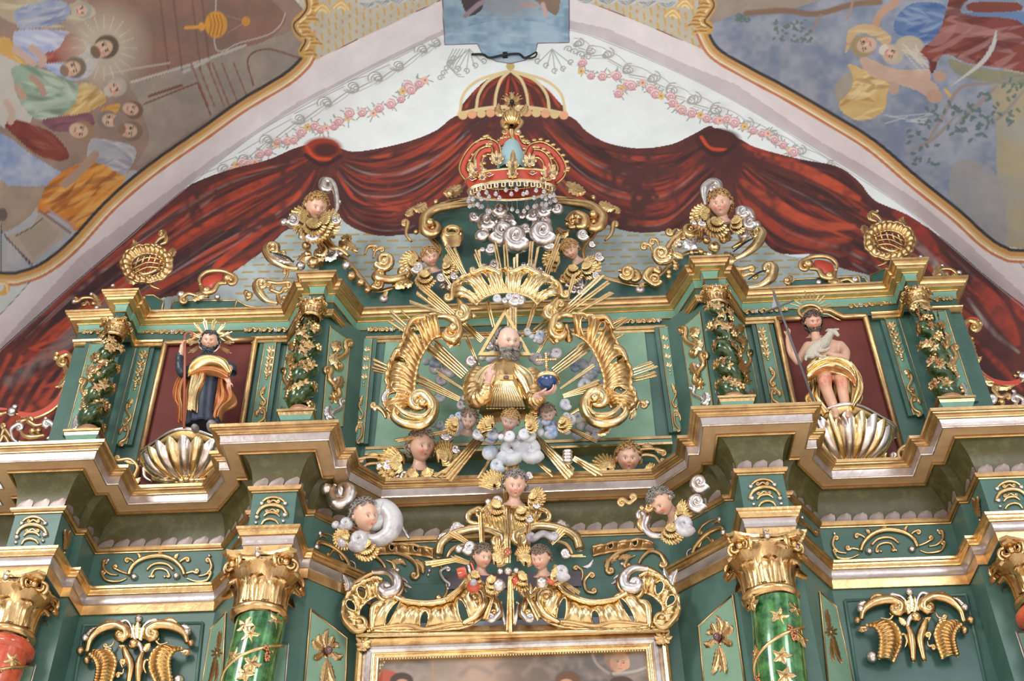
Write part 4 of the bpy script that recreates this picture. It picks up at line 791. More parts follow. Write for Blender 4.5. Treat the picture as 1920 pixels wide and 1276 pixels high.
b = MB(); q = [P(u, v, YF-.05) for u, v in ((672, 1176), (1252, 1167), (1252, 1192), (672, 1200))]; b.slab(q, (0, -1, 0), .06); b.build('base_plate', GM, t, smooth=False)
b = MB(); b.tube([P(668, 1190, YF-.1), P(1254, 1181, YF-.1)], .02, seg=8); b.build('base_bead', GL, t)
# ---- bracket with two big C scrolls above the crest, middle bundle of rays
t = thing('double_scroll_bracket', 'pair of gilded C scrolls meeting under a fluted shell in the centre of the frieze', 'carving', P(957, 1030, -.2))
pb = Yp(-.26)
orn(t, pb, [
 ('s', GL, 9.5, [(822, 1044), (830, 1018), (862, 1000), (905, 993), (938, 1003)], None, (13, 1), W_(flute=.08, t0=.9)), ('s', GL, 9.5, [(1088, 1032), (1078, 1008), (1045, 992), (1005, 988), (972, 1000)], None, (13, -1), W_(flute=.08, t0=.9)),
 ('r', GL, [(905, 985), (930, 1003), (957, 1008), (985, 1000), (1008, 982)], [(893, 962), (925, 955), (957, 952), (990, 955), (1016, 958)], W_(ribs=10, bulge=.08, lift=.0)),
 ('s', GL, 7, [(905, 985), (880, 978), (880, 965), (896, 956)], None, (9, 1)), ('s', GL, 7, [(1006, 980), (1028, 975), (1026, 962), (1010, 955)], None, (9, -1)),
 ('l', S, 7, [(846, 1000), (855, 984), (872, 990)]), ('l', S, 6, [(822, 1020), (828, 1005), (838, 1002)]), ('s', S, 3.5, [(842, 996), (856, 983), (870, 990), (885, 987)]), ('l', S, 7, [(1040, 992), (1052, 980), (1066, 996)]), ('l', S, 6, [(1066, 1000), (1080, 1000), (1088, 1015)]),
 ('s', GM, 5, [(838, 1046), (850, 1030), (875, 1020)], W_(lift=.0)), ('s', GM, 5, [(1074, 1040), (1062, 1022), (1040, 1014)], W_(lift=.0)),
 ('s', GM, 4, [(926, 958), (940, 968), (950, 956)]), ('s', GM, 4, [(965, 958), (980, 970), (990, 956)])])
def slat(b, p0, p1, w, th=.012, y0=-.3, y1=-.3, tipc=.35, n=(0, -1, 0)):
    """one flat tapering gilded ray with a slanted end, from pixel p0 (narrow) to p1"""
    a = P(*p0, y0); c = P(*p1, y1); d = nrm(c-a); n = nrm(np.asarray(n)-(np.asarray(n)@d)*d); s_ = np.cross(d, n); w = w*.5
    s2 = d*w*1.6; pts = [a+s_*w*.55, a-s_*w*.55, c-s_*w-s2*tipc, c+s_*w+s2*tipc]; q = [x_-n*th for x_ in pts]; md = [a+n*w*.28, c+n*w*.28]
    b.add([pts[0], md[0], pts[1], pts[2], md[1], pts[3], q[0], q[1], q[2], q[3]], [(1, 0, 5, 4), (2, 1, 4, 3), (0, 6, 9, 5), (2, 3, 8, 7), (3, 4, 5, 9, 8), (0, 1, 2, 7, 6), (7, 8, 9, 6)])
def bundle(t, p0, p1, w0, w1, n, y0, y1, m=G, seed=0):
    r = random.Random(seed+int(p1[0])); d = nrm([p1[0]-p0[0], p1[1]-p0[1]]); nn = np.array([-d[1], d[0]]); L = math.dist(p0, p1)
    for i in range(n):
        k = (i+.5)/n-.5; cut = L*(.0 if n == 1 else r.choice([0, .05, .1, .16])*(1 if i != n//2 else 0)); a = np.array(p0)+nn*w0*k; c = np.array(p1)+nn*w1*k-d*cut
        b = MB(); slat(b, a, c, max(w1/n, 2.5)*.0052*.95, y0=y0-.012*(i % 2), y1=y1-.012*(i % 2)); b.build('ray', m, t, smooth=False)
t = thing('central_ray_staff', 'upright bundle of gilded rays with a red oval jewel in front of the shell crest', 'carving', P(957, 1180, -.5))
bundle(t, (952, 1055), (950, 905), 12, 14, 3, -.62, -.62, GL); bundle(t, (957, 1080), (957, 1186), 8, 16, 3, -.62, -.5, G)
b = MB(); b.ball(P(952, 1034, -.66), .035, 8, (1, .6, 1.25)); b.build('jewel', mat('carnelian', (.35, .08, .03), 0, .15, coat=1), t)
b = MB(); c = P(953, 1070, -.66)
for dx in (-.07, 0, .07): b.ball(c+[dx, 0, 0], .028 if dx else .036, 6)
b.build('silver_knobs', S, t)
for i, (p0, p1, w, n, lab) in enumerate([((905, 1042), (902, 960), 12, 3, 'short'), ((936, 1056), (935, 1010), 10, 2, ''), ((972, 1052), (976, 1005), 10, 2, ''), ((990, 1040), (992, 955), 11, 3, ''), ((880, 1018), (842, 995), 14, 3, ''), ((1032, 1018), (1056, 990), 18, 4, ''),
    ((880, 1055), (845, 1044), 14, 4, ''), ((858, 1048), (798, 1058), 14, 3, ''), ((1062, 1042), (1098, 1041), 6, 2, ''), ((1038, 1060), (1058, 1070), 12, 3, ''), ((870, 1096), (836, 1124), 10, 3, ''), ((1048, 1086), (1086, 1112), 10, 3, ''), ((926, 1112), (910, 1160), 9, 2, ''), ((978, 1095), (1012, 1160), 10, 2, '')]):
    bundle(t, p0, p1, w*.6, w, n, -.5, -.5, G, i)
# ================================================================ the glory of the upper storey
t = thing('glory_of_rays', 'great burst of gilded wooden rays radiating behind the bearded figure', 'sunburst', P(950, 700, -.2))
for i, (p0, p1, w0, w1, n) in enumerate([
 ((905, 638), (788, 536), 12, 18, 4), ((865, 598), (768, 565), 8, 9, 1), ((850, 600), (781, 548), 6, 9, 1), ((872, 702), (800, 638), 22, 30, 5), ((762, 612), (729, 583), 9, 12, 2), ((760, 622), (728, 600), 6, 8, 1), ((778, 604), (752, 582), 4, 5, 1),
 ((862, 748), (770, 704), 10, 20, 4), ((735, 692), (698, 676), 12, 14, 2), ((735, 700), (696, 690), 8, 9, 2), ((880, 736), (817, 696), 3, 7, 2), ((898, 684), (874, 630), 5, 8, 2),
 ((906, 512), (889, 468), 9, 9, 2), ((902, 512), (898, 468), 5, 6, 1), ((940, 516), (927, 452), 11, 8, 2), ((951, 514), (947, 452), 12, 10, 2), ((967, 514), (967, 476), 11, 11, 2), ((992, 514), (997, 452), 9, 9, 2), ((1000, 514), (1009, 463), 6, 6, 1),
 ((880, 528), (836, 458), 10, 11, 3), ((876, 520), (852, 464), 6, 7, 1), ((1022, 522), (1050, 443), 12, 12, 3), ((860, 555), (829, 512), 5, 7, 2), ((1064, 560), (1078, 510), 6, 9, 2),
 ((926, 612), (913, 562), 8, 9, 2), ((960, 650), (960, 572), 18, 20, 4), ((984, 630), (1005, 566), 6, 10, 2), ((1004, 622), (1068, 570), 18, 18, 3), ((1062, 576), (1130, 514), 10, 10, 2), ((1064, 584), (1141, 528), 10, 9, 2), ((1078, 588), (1147, 548), 9, 11, 1),
 ((1038, 696), (1110, 640), 18, 24, 4), ((1134, 614), (1168, 595), 6, 7, 1), ((1140, 622), (1176, 596), 9, 9, 2), ((1142, 640), (1166, 625), 8, 10, 1), ((1056, 742), (1130, 718), 8, 20, 4), ((1180, 694), (1222, 678), 8, 8, 1), ((1182, 702), (1232, 684), 9, 9, 2), ((1184, 712), (1230, 700), 9, 12, 2),
 ((1004, 667), (1031, 622), 5, 8, 2), ((1050, 728), (1114, 684), 4, 8, 2), ((1062, 780), (1100, 758), 4, 8, 1), ((1062, 801), (1120, 826), 5, 10, 3), ((848, 806), (740, 826), 6, 8, 2),
 ((902, 818), (836, 896), 18, 24, 4), ((958, 826), (962, 898), 18, 30, 4), ((1004, 818), (1072, 890), 10, 26, 4), ((1076, 858), (1130, 890), 10, 18, 3), ((998, 858), (1038, 890), 3, 10, 2), ((924, 850), (898, 896), 3, 8, 1), ((858, 868), (815, 896), 10, 14, 2)]):
    yb = -.12 if p0[1] < 560 or p1[1] < 500 else -.2; yb = -.45 if p0[1] > 815 else yb
    bundle(t, p0, p1, w0, w1, n, yb-.1, yb-.16, (G, GL, G)[i % 3], i)
# rocaille frames
YG = -.42; pg = Yp(YG)
t = thing('arched_shell_crown', 'arched openwork gilded shell band directly above the triangle', 'carving', P(947, 560, YG))
orn(t, pg, [('r', GL, [(893, 576), (906, 564), (925, 556), (947, 553), (975, 556), (995, 563), (1008, 575)], [(848, 562), (858, 536), (890, 519), (947, 514), (1000, 518), (1036, 532), (1054, 560)], W_(ribs=18, holes=[(.1, .5, .03, .3), (.3, .5, .022, .3), (.48, .5, .02, .3), (.68, .5, .025, .3), (.9, .5, .03, .3)], bulge=.07, scal=.05)),
 ('s', GL, 9, [(860, 560), (866, 578), (874, 588)], None, (12, 1), W_(lift=.03)), ('s', GL, 9, [(1046, 560), (1036, 578), (1028, 586)], None, (10, -1), W_(lift=.03)), ('b', GL, 6, (888, 594)), ('b', GL, 6, (1020, 592)),
 ('s', G, 5, [(848, 565), (852, 540), (880, 528)], (7, 1), None, W_(lift=.06)), ('s', G, 5, [(1054, 560), (1048, 540), (1026, 526)], (7, -1), None, W_(lift=.06)), ('s', GL, 5, [(890, 522), (915, 514), (938, 524)], (5, 1), (5, 1), W_(lift=.08)), ('s', GL, 5, [(960, 522), (985, 513), (1010, 524)], (5, 1), (5, 1), W_(lift=.08)), ('b', G, 5, (949, 516), W_(lift=.1)),
 ('l', GL, 8, [(880, 596), (872, 580), (862, 566)]), ('l', GL, 8, [(1022, 594), (1034, 580), (1046, 566)])])
t = thing('shell_garland_left', 'tall C-shaped gilded shell frame left of the bearded figure', 'carving', P(760, 700, YG))
orn(t, pg, [('r', G, [(828, 634), (812, 640), (799, 658), (787, 680), (781, 705), (778, 728), (780, 748)], [(818, 596), (788, 604), (766, 618), (756, 650), (738, 678), (728, 712), (730, 745)], W_(ribs=13, holes=[(.3, .5, .035, .32), (.68, .6, .03, .26)], bulge=.09, scal=.05, rib=.024)),
 ('r', G, [(780, 745), (775, 757), (768, 770)], [(728, 735), (722, 765), (745, 790)], W_(ribs=5, holes=[(.3, .72, .12, .16)], bulge=.07)),
 ('s', GL, 12, [(752, 760), (740, 784), (758, 802), (790, 806), (808, 792), (812, 770), (800, 752)], None, (17, -1), W_(lift=.05, flute=.1)), ('b', GL, 10, (794, 768), W_(lift=.1)), ('s', GL, 7, [(745, 775), (765, 792), (795, 796), (812, 778)], W_(lift=.12, taper=.4)),
 ('s', G, 10, [(822, 600), (840, 602), (856, 612), (860, 630)], None, (14, 1), W_(lift=.04)), ('b', GL, 10, (851, 628), W_(lift=.1)), ('l', G, 9, [(845, 610), (855, 640), (862, 652)]), ('l', G, 8, [(838, 620), (846, 645), (852, 650)]), ('b', GL, 5, (852, 648), W_(lift=.06)),
 ('s', G, 6, [(762, 640), (775, 612), (800, 606)], None, (8, 1), W_(lift=.09)), ('s', G, 7, [(735, 690), (745, 670), (762, 672)], None, (8, 1), W_(lift=.08)), ('l', G, 9, [(735, 700), (748, 670), (760, 652)]),
 ('s', S, 6, [(738, 732), (722, 750), (724, 768)], None, None, W_(lift=.05)), ('s', GM, 5, [(724, 785), (720, 775), (710, 766), (702, 766)], None, (5, 1)), ('l', GL, 8, [(725, 760), (735, 782), (742, 790)]), ('b', S, 5, (703, 768)), ('s', G, 5, [(738, 735), (746, 745), (756, 742)], (5, 1), (5, 1), W_(lift=.09))])
t = thing('shell_garland_right', 'tall C-shaped gilded shell frame right of the blue orb', 'carving', P(1150, 700, YG))
orn(t, pg, [('r', G, [(1078, 632), (1096, 642), (1112, 660), (1124, 685), (1132, 710), (1133, 730), (1130, 742)], [(1072, 596), (1110, 600), (1138, 612), (1152, 645), (1172, 678), (1182, 708), (1180, 732)], W_(ribs=13, holes=[(.14, .35, .05, .25), (.34, .5, .03, .3), (.72, .55, .03, .3)], bulge=.09, scal=.05, rib=.024)),
 ('r', G, [(1130, 738), (1136, 754), (1146, 768)], [(1182, 730), (1192, 756), (1172, 780)], W_(ribs=5, holes=[(.25, .5, .12, .2)], bulge=.07)),
 ('s', GL, 12, [(1168, 762), (1172, 782), (1152, 800), (1122, 802), (1104, 788), (1098, 768), (1106, 750)], None, (17, 1), W_(lift=.05, flute=.1)), ('b', GL, 10, (1115, 760), W_(lift=.1)), ('s', GL, 7, [(1164, 774), (1145, 792), (1118, 794), (1102, 778)], W_(lift=.12, taper=.4)),
 ('s', G, 10, [(1080, 600), (1060, 598), (1042, 606), (1036, 626)], None, (13, -1), W_(lift=.04)), ('b', GL, 10, (1048, 626), W_(lift=.1)), ('l', G, 9, [(1046, 606), (1036, 632), (1040, 650)]), ('l', G, 8, [(1062, 610), (1066, 635), (1068, 646)]), ('b', GL, 5, (1044, 648), W_(lift=.06)), ('s', G, 5, [(1050, 596), (1042, 588), (1046, 576)], None, (6, 1), W_(lift=.06)),
 ('s', G, 6, [(1152, 630), (1138, 608), (1115, 608)], None, (8, -1), W_(lift=.09)), ('s', G, 7, [(1176, 688), (1166, 668), (1148, 662)], None, (7, -1), W_(lift=.08)), ('l', G, 9, [(1172, 690), (1160, 660), (1152, 645)]),
 ('s', S, 5, [(1170, 735), (1178, 728), (1190, 738), (1192, 752)], (6, 1), None, W_(lift=.05)), ('s', GM, 5, [(1192, 768), (1198, 755), (1208, 756)], None, (5, 1)), ('b', S, 6, (1213, 756)), ('l', GL, 8, [(1190, 765), (1176, 775), (1164, 788)]), ('l', GL, 6, [(1145, 800), (1130, 812), (1118, 816)]), ('l', GL, 6, [(1192, 772), (1186, 778), (1182, 790)])])
# triangle
t = thing('gilded_triangle', 'flat gilded triangle around the head of the bearded figure', 'triangle', P(947, 640, -.85))
cs = [P(947, 578, -.56), P(895.5, 665.5, -.56), P(996, 665.5, -.56)]; ctr = sum(cs)/3
b = MB(); inn = [ctr+(c-ctr)*.80 for c in cs]
for i in range(3):
    j = (i+1) % 3; q = [cs[i], cs[j], inn[j], inn[i]]; b.slab(q, (0, -1, 0), .025)
b.build('frame', GP, t, smooth=False)
# ================================================================ gable over the upper cornice
pgb = Yp(.32)
t = thing('green_gable_board', 'dark teal shaped board rising behind the crown and cherubs', 'gable', P(957, 560, .3))
pts = [(598, 502), (612, 484), (645, 486), (676, 520), (700, 545), (740, 538), (780, 512), (806, 500), (826, 470), (806, 442), (798, 412), (820, 386), (885, 372), (960, 366), (1040, 370), (1095, 380), (1128, 408), (1112, 440), (1092, 470), (1110, 510), (1160, 528), (1205, 535), (1232, 520), (1270, 485), (1300, 472), (1345, 480), (1345, 600), (598, 600)]
b = MB(); b.slab([pgb.hit(*q) for q in smooth_path(pts[:-2], 4)]+[pgb.hit(*q) for q in pts[-2:]], pgb.n, .06); b.build('board', TD, t, smooth=False)
b = MB(); b.tube([pgb.hit(u, v-1, lift=-.02) for u, v in smooth_path(pts[:-2], 5)], .035, seg=8); b.build('gilt_edge', GM, t)
pg2 = Yp(.22)
t = thing('crown_support_moulding', 'thick gilded moulding ending in two volutes under the crown', 'carving', P(957, 380, .2))
orn(t, pg2, [('s', GM, 11, [(890, 384), (860, 388), (820, 396), (800, 410), (796, 428)], None, (15, -1), W_(flute=.08)), ('s', GM, 11, [(1030, 380), (1060, 382), (1105, 390), (1128, 408), (1128, 422)], None, (16, 1), W_(flute=.08)),
 ('b', GM, 9, (808, 428), W_(lift=.08)), ('b', GM, 9, (1112, 413), W_(lift=.08)), ('b', GM, 10, (845, 366)), ('l', GM, 11, [(865, 352), (848, 362), (832, 370)]), ('b', GM, 6, (818, 380)), ('l', GM, 9, [(800, 384), (786, 392), (775, 398)]), ('l', GM, 7, [(778, 390), (768, 400), (760, 408)]),
 ('l', GM, 11, [(1062, 346), (1082, 358), (1098, 368)]), ('b', GM, 6, (1112, 372)), ('l', GM, 9, [(1124, 382), (1140, 390), (1152, 398)]), ('l', GM, 6, [(1150, 388), (1158, 396), (1162, 404)]), ('s', GM, 5, [(765, 422), (762, 440), (772, 454)], (6, -1), None), ('s', GM, 5, [(1150, 422), (1146, 440), (1134, 452)], (4, 1), None), ('b', GM, 5, (780, 436))])
t = thing('hollow_volute', 'plump hollow gilded scroll left of the silver clouds under the crown', 'carving', P(848, 440, .2))
b = MB(); pl = Yp(.15); q = np.array([(848+13*math.cos(a), 436+9*math.sin(a)) for a in np.linspace(0, 2*math.pi, 25)]); b.tube([pl.hit(*a) for a in q], .045, seg=10, cap=False); b.build('ring', G, t)
b = MB(); g = [[pl.hit(848+(22-abs(k-.3)*8)*math.cos(a), 444+k*16+6*math.sin(a), lift=.05-.04*k+.02*math.sin(a)) for a in np.linspace(0, 2*math.pi, 20)] for k in np.linspace(0, 1, 6)]; b.grid(g); b.build('bowl', G, t)
t = thing('twin_scroll_knot', 'pair of plump gilded scrolls above the right cherub below the crown', 'carving', P(1070, 420, .2))
orn(t, Yp(.15), [('v', G, 12, (1050, 420)), ('s', G, 12, [(1062, 418), (1075, 408), (1090, 412)], None, (10, 1)), ('l', G, 9, [(1045, 430), (1055, 440), (1068, 438)])])
def gable_side(t, pl, it): orn(t, pl, it)
t = thing('gable_scrollwork_left', 'gilded and silvered scrollwork under the upper left cherub', 'carving', P(600, 480, .2))
orn(t, Yp(.24), [
 ('v', GL, 17, (688, 495)), ('s', G, 7, [(655, 482), (640, 470), (624, 466), (612, 450), (618, 440)], None, (10, -1), W_(flute=.1)), ('s', GL, 8, [(608, 470), (602, 458), (612, 444), (628, 446)], (9, 1), None, W_(flute=.1)), ('l', S, 9, [(606, 478), (622, 482), (634, 474)]), ('b', S, 6, (640, 477)),
 ('l', G, 9, [(636, 456), (655, 462), (672, 478)]), ('l', G, 7, [(640, 450), (652, 446), (658, 454)]), ('s', G, 4, [(684, 478), (690, 464), (702, 462)], None, (5, 1)), ('s', G, 4, [(700, 485), (704, 472), (714, 466)], None, (4, 1)), ('s', G, 4, [(706, 492), (712, 506), (708, 518)]), ('b', S, 9, (650, 500)), ('b', GM, 10, (660, 520)),
 ('v', G, 10, (690, 535)), ('b', G, 9, (677, 532)), ('b', G, 8, (702, 540)), ('b', G, 8, (690, 546)), ('s', G, 10, [(712, 526), (735, 528), (760, 522)], (7, 1), (9, -1), W_(flute=.12)), ('l', G, 10, [(736, 522), (750, 534), (770, 530)]), ('l', G, 9, [(752, 520), (765, 532), (776, 536)]),
 ('s', GL, 8.5, [(560, 505), (535, 502), (512, 490), (502, 476)], None, (12, 1), W_(flute=.1)), ('s', BK, 2, [(508, 480), (540, 490), (552, 500)], W_(lift=.07)), ('l', S, 5, [(510, 482), (530, 494), (548, 502)], W_(lift=.06)), ('s', G, 4, [(528, 480), (538, 488), (552, 490)], (5, 1), None), ('b', S, 9, (564, 500)), ('b', G, 12, (588, 495)), ('l', G, 8, [(560, 492), (572, 482), (585, 486)]), ('b', G, 8, (577, 478)), ('l', G, 10, [(598, 470), (602, 482), (592, 490)]), ('b', GM, 9, (575, 462)),
 ('s', GL, 8, [(522, 570), (500, 565), (485, 548), (482, 538)], None, (9, 1), W_(flute=.1)), ('s', G, 4, [(505, 530), (520, 532), (540, 530)], (5, -1), (6, 1)), ('s', G, 4, [(510, 545), (525, 550), (532, 542)], (4, 1), (4, 1)), ('b', S, 6, (497, 527)), ('b', GM, 6, (534, 560)), ('s', G, 3, [(530, 530), (538, 518), (540, 512)], None, (5, -1)), ('l', G, 5, [(520, 552), (524, 564), (530, 574)])])
t = thing('gable_scrollwork_right', 'gilded and silvered scrollwork under the upper right cherub', 'carving', P(1320, 470, .2))
orn(t, Yp(.24), [
 ('v', GL, 17, (1240, 482), 1), ('s', G, 8, [(1300, 442), (1312, 435), (1312, 450), (1300, 458)], (11, 1), None, W_(flute=.1)), ('l', S, 10, [(1284, 452), (1297, 460), (1310, 452)]), ('b', S, 6, (1274, 460)), ('s', G, 6, [(1250, 470), (1262, 452), (1276, 440)], (6, -1), (6, 1)), ('s', G, 5, [(1260, 440), (1268, 432), (1276, 434)], (6, 1), None), ('l', G, 8, [(1252, 468), (1264, 455), (1278, 448)]), ('s', G, 4, [(1224, 475), (1220, 462), (1210, 458)], None, (6, -1)), ('s', G, 4, [(1236, 464), (1232, 452), (1224, 450)], None, (5, -1)), ('l', G, 6, [(1262, 474), (1275, 480), (1280, 488)]),
 ('v', G, 12, (1228, 528), 1), ('b', G, 10, (1216, 515)), ('b', G, 9, (1232, 508)), ('s', G, 8, [(1238, 515), (1222, 510), (1210, 524), (1222, 536)], W_(lift=.02)), ('b', G, 6, (1254, 520)), ('b', G, 6, (1266, 500)), ('b', GM, 6, (1254, 512)), ('l', G, 6, [(1262, 490), (1268, 500), (1262, 508)]),
 ('b', GL, 12, (1339, 466)), ('b', G, 9, (1356, 450)), ('l', G, 10, [(1350, 440), (1362, 446), (1364, 458)]), ('b', G, 8, (1325, 452)), ('b', G, 6, (1314, 473)), ('b', G, 5, (1297, 475)), ('b', S, 7, (1330, 479)), ('b', S, 8, (1300, 418)),
 ('s', GL, 9, [(1376, 488), (1398, 478), (1418, 462), (1428, 445)], None, (10, -1), W_(flute=.1)), ('s', BK, 2, [(1374, 478), (1395, 462), (1412, 452)], W_(lift=.05)), ('s', G, 5, [(1372, 466), (1388, 458), (1396, 450)]), ('b', S, 11, (1394, 444)), ('l', S, 8, [(1388, 420), (1400, 428), (1396, 440)]), ('b', S, 9, (1418, 424)), ('l', GM, 9, [(1358, 476), (1370, 486), (1380, 494)]),
 ('s', GL, 9, [(1402, 540), (1425, 538), (1445, 524), (1450, 508)], None, (9, -1), W_(flute=.1)), ('s', BK, 2, [(1402, 530), (1420, 518), (1436, 512)], W_(lift=.05)), ('b', S, 8, (1438, 500)), ('s', G, 5, [(1372, 506), (1392, 506), (1408, 502)], (6, -1), (4, 1)), ('s', G, 4, [(1395, 518), (1408, 514), (1416, 516)], (3, 1), (4, 1)), ('l', GM, 8, [(1382, 520), (1392, 532), (1398, 540)]), ('l', GM, 8, [(1372, 500), (1382, 510), (1388, 520)])])
t = thing('linking_scrolls', 'short gilded scroll link right of the cherub below the crown', 'carving', P(1170, 510, .2))
orn(t, Yp(.24), [('v', G, 14, (1148, 516)), ('s', G, 8, [(1160, 508), (1175, 512), (1190, 514)], None, (8, 1)), ('s', G, 4, [(1184, 508), (1200, 510)], None, None), ('s', G, 4, [(1184, 517), (1200, 518)], None, None)])
# small attic boards over the bays
for nm_, labl, polys, edges in (('attic_board', 'low teal board edged in gilt on the cornice above the left statue', [[(270, 556), (272, 553), (288, 553), (307, 565), (303, 582), (283, 582)], [(320, 582), (324, 564), (360, 563), (444, 563), (440, 582)], [(444, 563), (462, 573), (480, 576), (480, 582), (440, 582)]], None),
                               ('attic_board', 'low teal board edged in gilt on the cornice above the right statue', [[(1454, 546), (1470, 540), (1490, 524), (1612, 517), (1616, 542)], [(1634, 540), (1632, 516), (1660, 502), (1668, 505), (1664, 520), (1650, 538)], [(1610, 519), (1622, 520), (1634, 540), (1614, 542)]], None)):
    t = thing(nm_, labl, 'board', P(*polys[1][0], .12)); pl = Yp(.14)
    for p in polys:
        b = MB(); q = [pl.hit(*a) for a in p]; b.slab(q, pl.n, .05); b.build('board', TD, t, smooth=False); b = MB(); b.tube(q+[q[0]], .012, seg=6); b.build('gilt_edge', GM, t)
for sg, o0 in ((1, (398, 520)), (-1, (1545, 493))):
    t = thing('red_centred_scroll', 'gilded scroll with coral red inside on the cornice above the %s statue' % ('left' if sg > 0 else 'right'), 'carving', P(o0[0], o0[1]+40, .12)); X_ = lambda dx, dy: (o0[0]+sg*dx, o0[1]+dy)
    orn(t, Yp(.1), [('s', GM, 5, [X_(-18, 22), X_(-24, 4), X_(-8, -9), X_(20, -10), X_(40, -2)], None, (10, sg)), ('s', GM, 6, [X_(-22, 15), X_(-15, 30), X_(2, 28), X_(12, 14), X_(28, 12)], None, None), ('b', GM, 10, X_(30, 4)), ('b', GM, 9, X_(-10, 26)), ('s', GM, 5, [X_(-56, 38), X_(-44, 32), X_(-26, 36), X_(-5, 38)], (7, -sg), None), ('b', S, 8, X_(-58, 34)), ('b', S, 6, X_(10, 38)), ('l', GM, 7, [X_(-36, 42), X_(-20, 34), X_(-6, 40)]), ('s', GM, 4, [X_(66, 44), X_(62, 28), X_(70, 32)], None, (5, sg)), ('b', GM, 7, X_(70, 34))])
    b = MB(); b.slab([Yp(.09).hit(*q) for q in smooth_path([X_(-18, 18), X_(-16, 2), X_(0, -5), X_(18, -5), X_(16, 8), X_(4, 16), X_(-6, 24)], 4, True)], (0, -1, 0), .03); b.build('red_field', RD, t)
# ================================================================ heads, wings, figures
def frame_at(c, yaw=0, pitch=0, roll=0):
    f = nrm(CAM-c); r = nrm(np.cross(UP, f)); r = r if r@RT > 0 else -r; u = np.cross(f, r); u = u if u@UP > 0 else -u
    a, b_, g = map(math.radians, (yaw, pitch, roll))
    r, u = r*math.cos(g)-u*math.sin(g), u*math.cos(g)+r*math.sin(g)          # roll: clockwise in the picture
    f, r = f*math.cos(a)+r*math.sin(a), r*math.cos(a)-f*math.sin(a)          # yaw: turns to the viewer's right
    f, u = f*math.cos(b_)+u*math.sin(b_), u*math.cos(b_)-f*math.sin(b_)      # pitch: looks up
    return np.array([r, u, f])                                               # rows: right, up, front
SK, CH, LP = srgb((205, 166, 146)), srgb((206, 112, 94)), srgb((170, 62, 54))
def head_mesh(b, c, s, R, adult=False, tint=None, blush=1.0, n=(44, 56), neck=True, neck_dir=None, gaunt=0):
    nt_, npn = n; th = np.linspace(0.02, math.pi-.02, nt_); ph = np.linspace(-math.pi, math.pi, npn, endpoint=False)
    T, Pn = np.meshgrid(th, ph, indexing='ij')
    # pole axis = up; front at ph=0
    x = np.sin(T)*np.sin(Pn); y = np.cos(T); z = np.sin(T)*np.cos(Pn)
    g = lambda cx, cy, sx, sy=None: np.exp(-(((x-cx)/sx)**2+((y-cy)/(sy or sx))**2))*(z > 0)
    X = x*(.76+.05*np.clip(y, -1, 1)); Y = y*1.0; Z = z*.86
    jaw = np.clip(-y-.2, 0, 1); X = X*(1-.30*jaw**1.3*(1.3 if adult else 1.0)); Z = Z-.05*jaw
    back = (z < 0); Z = np.where(back, Z*1.08, Z); Y = np.where(back & (y < -.3), Y*.72, Y)
    d = np.zeros_like(x)
    for sx in (-1, 1):
        d += -.15*g(sx*.33, .03, .17, .11)+.075*g(sx*.33, .0, .085, .055); d += .035*g(sx*.33, .2, .2, .06); d += (.05 if adult else .10)*g(sx*.40, -.32, .2, .18)
        d += .03*g(sx*.11, -.23, .06, .05)
    d += .13*g(0, -.10, .07, .13)+.14*g(0, -.20, .085, .07)+.03*g(0, .1, .06, .12)
    d += .055*g(0, -.44, .16, .035)+.05*g(0, -.53, .13, .035)-.045*g(0, -.485, .2, .018); d += -.035*g(0, -.63, .13, .04)+.08*g(0, -.76, .18, .1); d += .03*g(0, .45, .35, .25)
    Z = Z+d
    C = np.tile(SK if tint is None else np.asarray(tint, float), (*x.shape, 1)).astype(float)
    def paint(k, col): C[...] = C*(1-k[..., None])+np.asarray(col)*k[..., None]
    for sx in (-1, 1):
        paint(np.clip(g(sx*.40, -.30, .2, .17)*.85*blush, 0, 1), CH); paint(np.clip(g(sx*.33, .0, .14, .065)*1.5-.3, 0, 1), srgb((206, 198, 188))); paint(np.clip(g(sx*.33, .0, .065, .065)*2.6-.9, 0, 1), srgb((48, 40, 36)))
        paint(np.clip(g(sx*.33, .075, .17, .028)*1.5-.2, 0, 1)*.9, srgb((100, 66, 54))); paint(np.clip(g(sx*.34, .21, .2, .035)*1.4-.2, 0, 1)*.85, srgb((112, 76, 58)))
    paint(np.clip(g(0, -.485, .16, .055)*1.5-.2, 0, 1), LP); paint(np.clip(g(0, -.485, .17, .012)*1.2-.2, 0, 1), srgb((96, 36, 34)))
    L = np.stack([X, Y, Z], -1)*s; V = c+L@R; o = b.n; b.grid(V, closed_v=True); b.C.append(C.reshape(-1, 3))
    for row, sg in ((0, 1), (nt_-1, -1)):
        b.F.append(tuple(o+row*npn+j for j in range(npn))[::-sg])
    n0 = b.n
    for sx in (-1, 1): b.ball(c+np.array([sx*.76*s, -.05*s, -.08*s])@R, s*.2, 5, (.6, 1.2, .8))
    if neck:
        dn = -R[1] if neck_dir is None else nrm(neck_dir); p0 = c-R[1]*.55*s-R[2]*.15*s; b.tube([p0, p0+dn*.3*s, p0+dn*.55*s, p0+dn*.8*s, p0+dn*.92*s], np.array([.42, .38, .42, .6, .85])*s, n=R[2], seg=18)
    b.C.append(np.tile(SK if tint is None else np.asarray(tint, float), (b.n-n0, 1)))
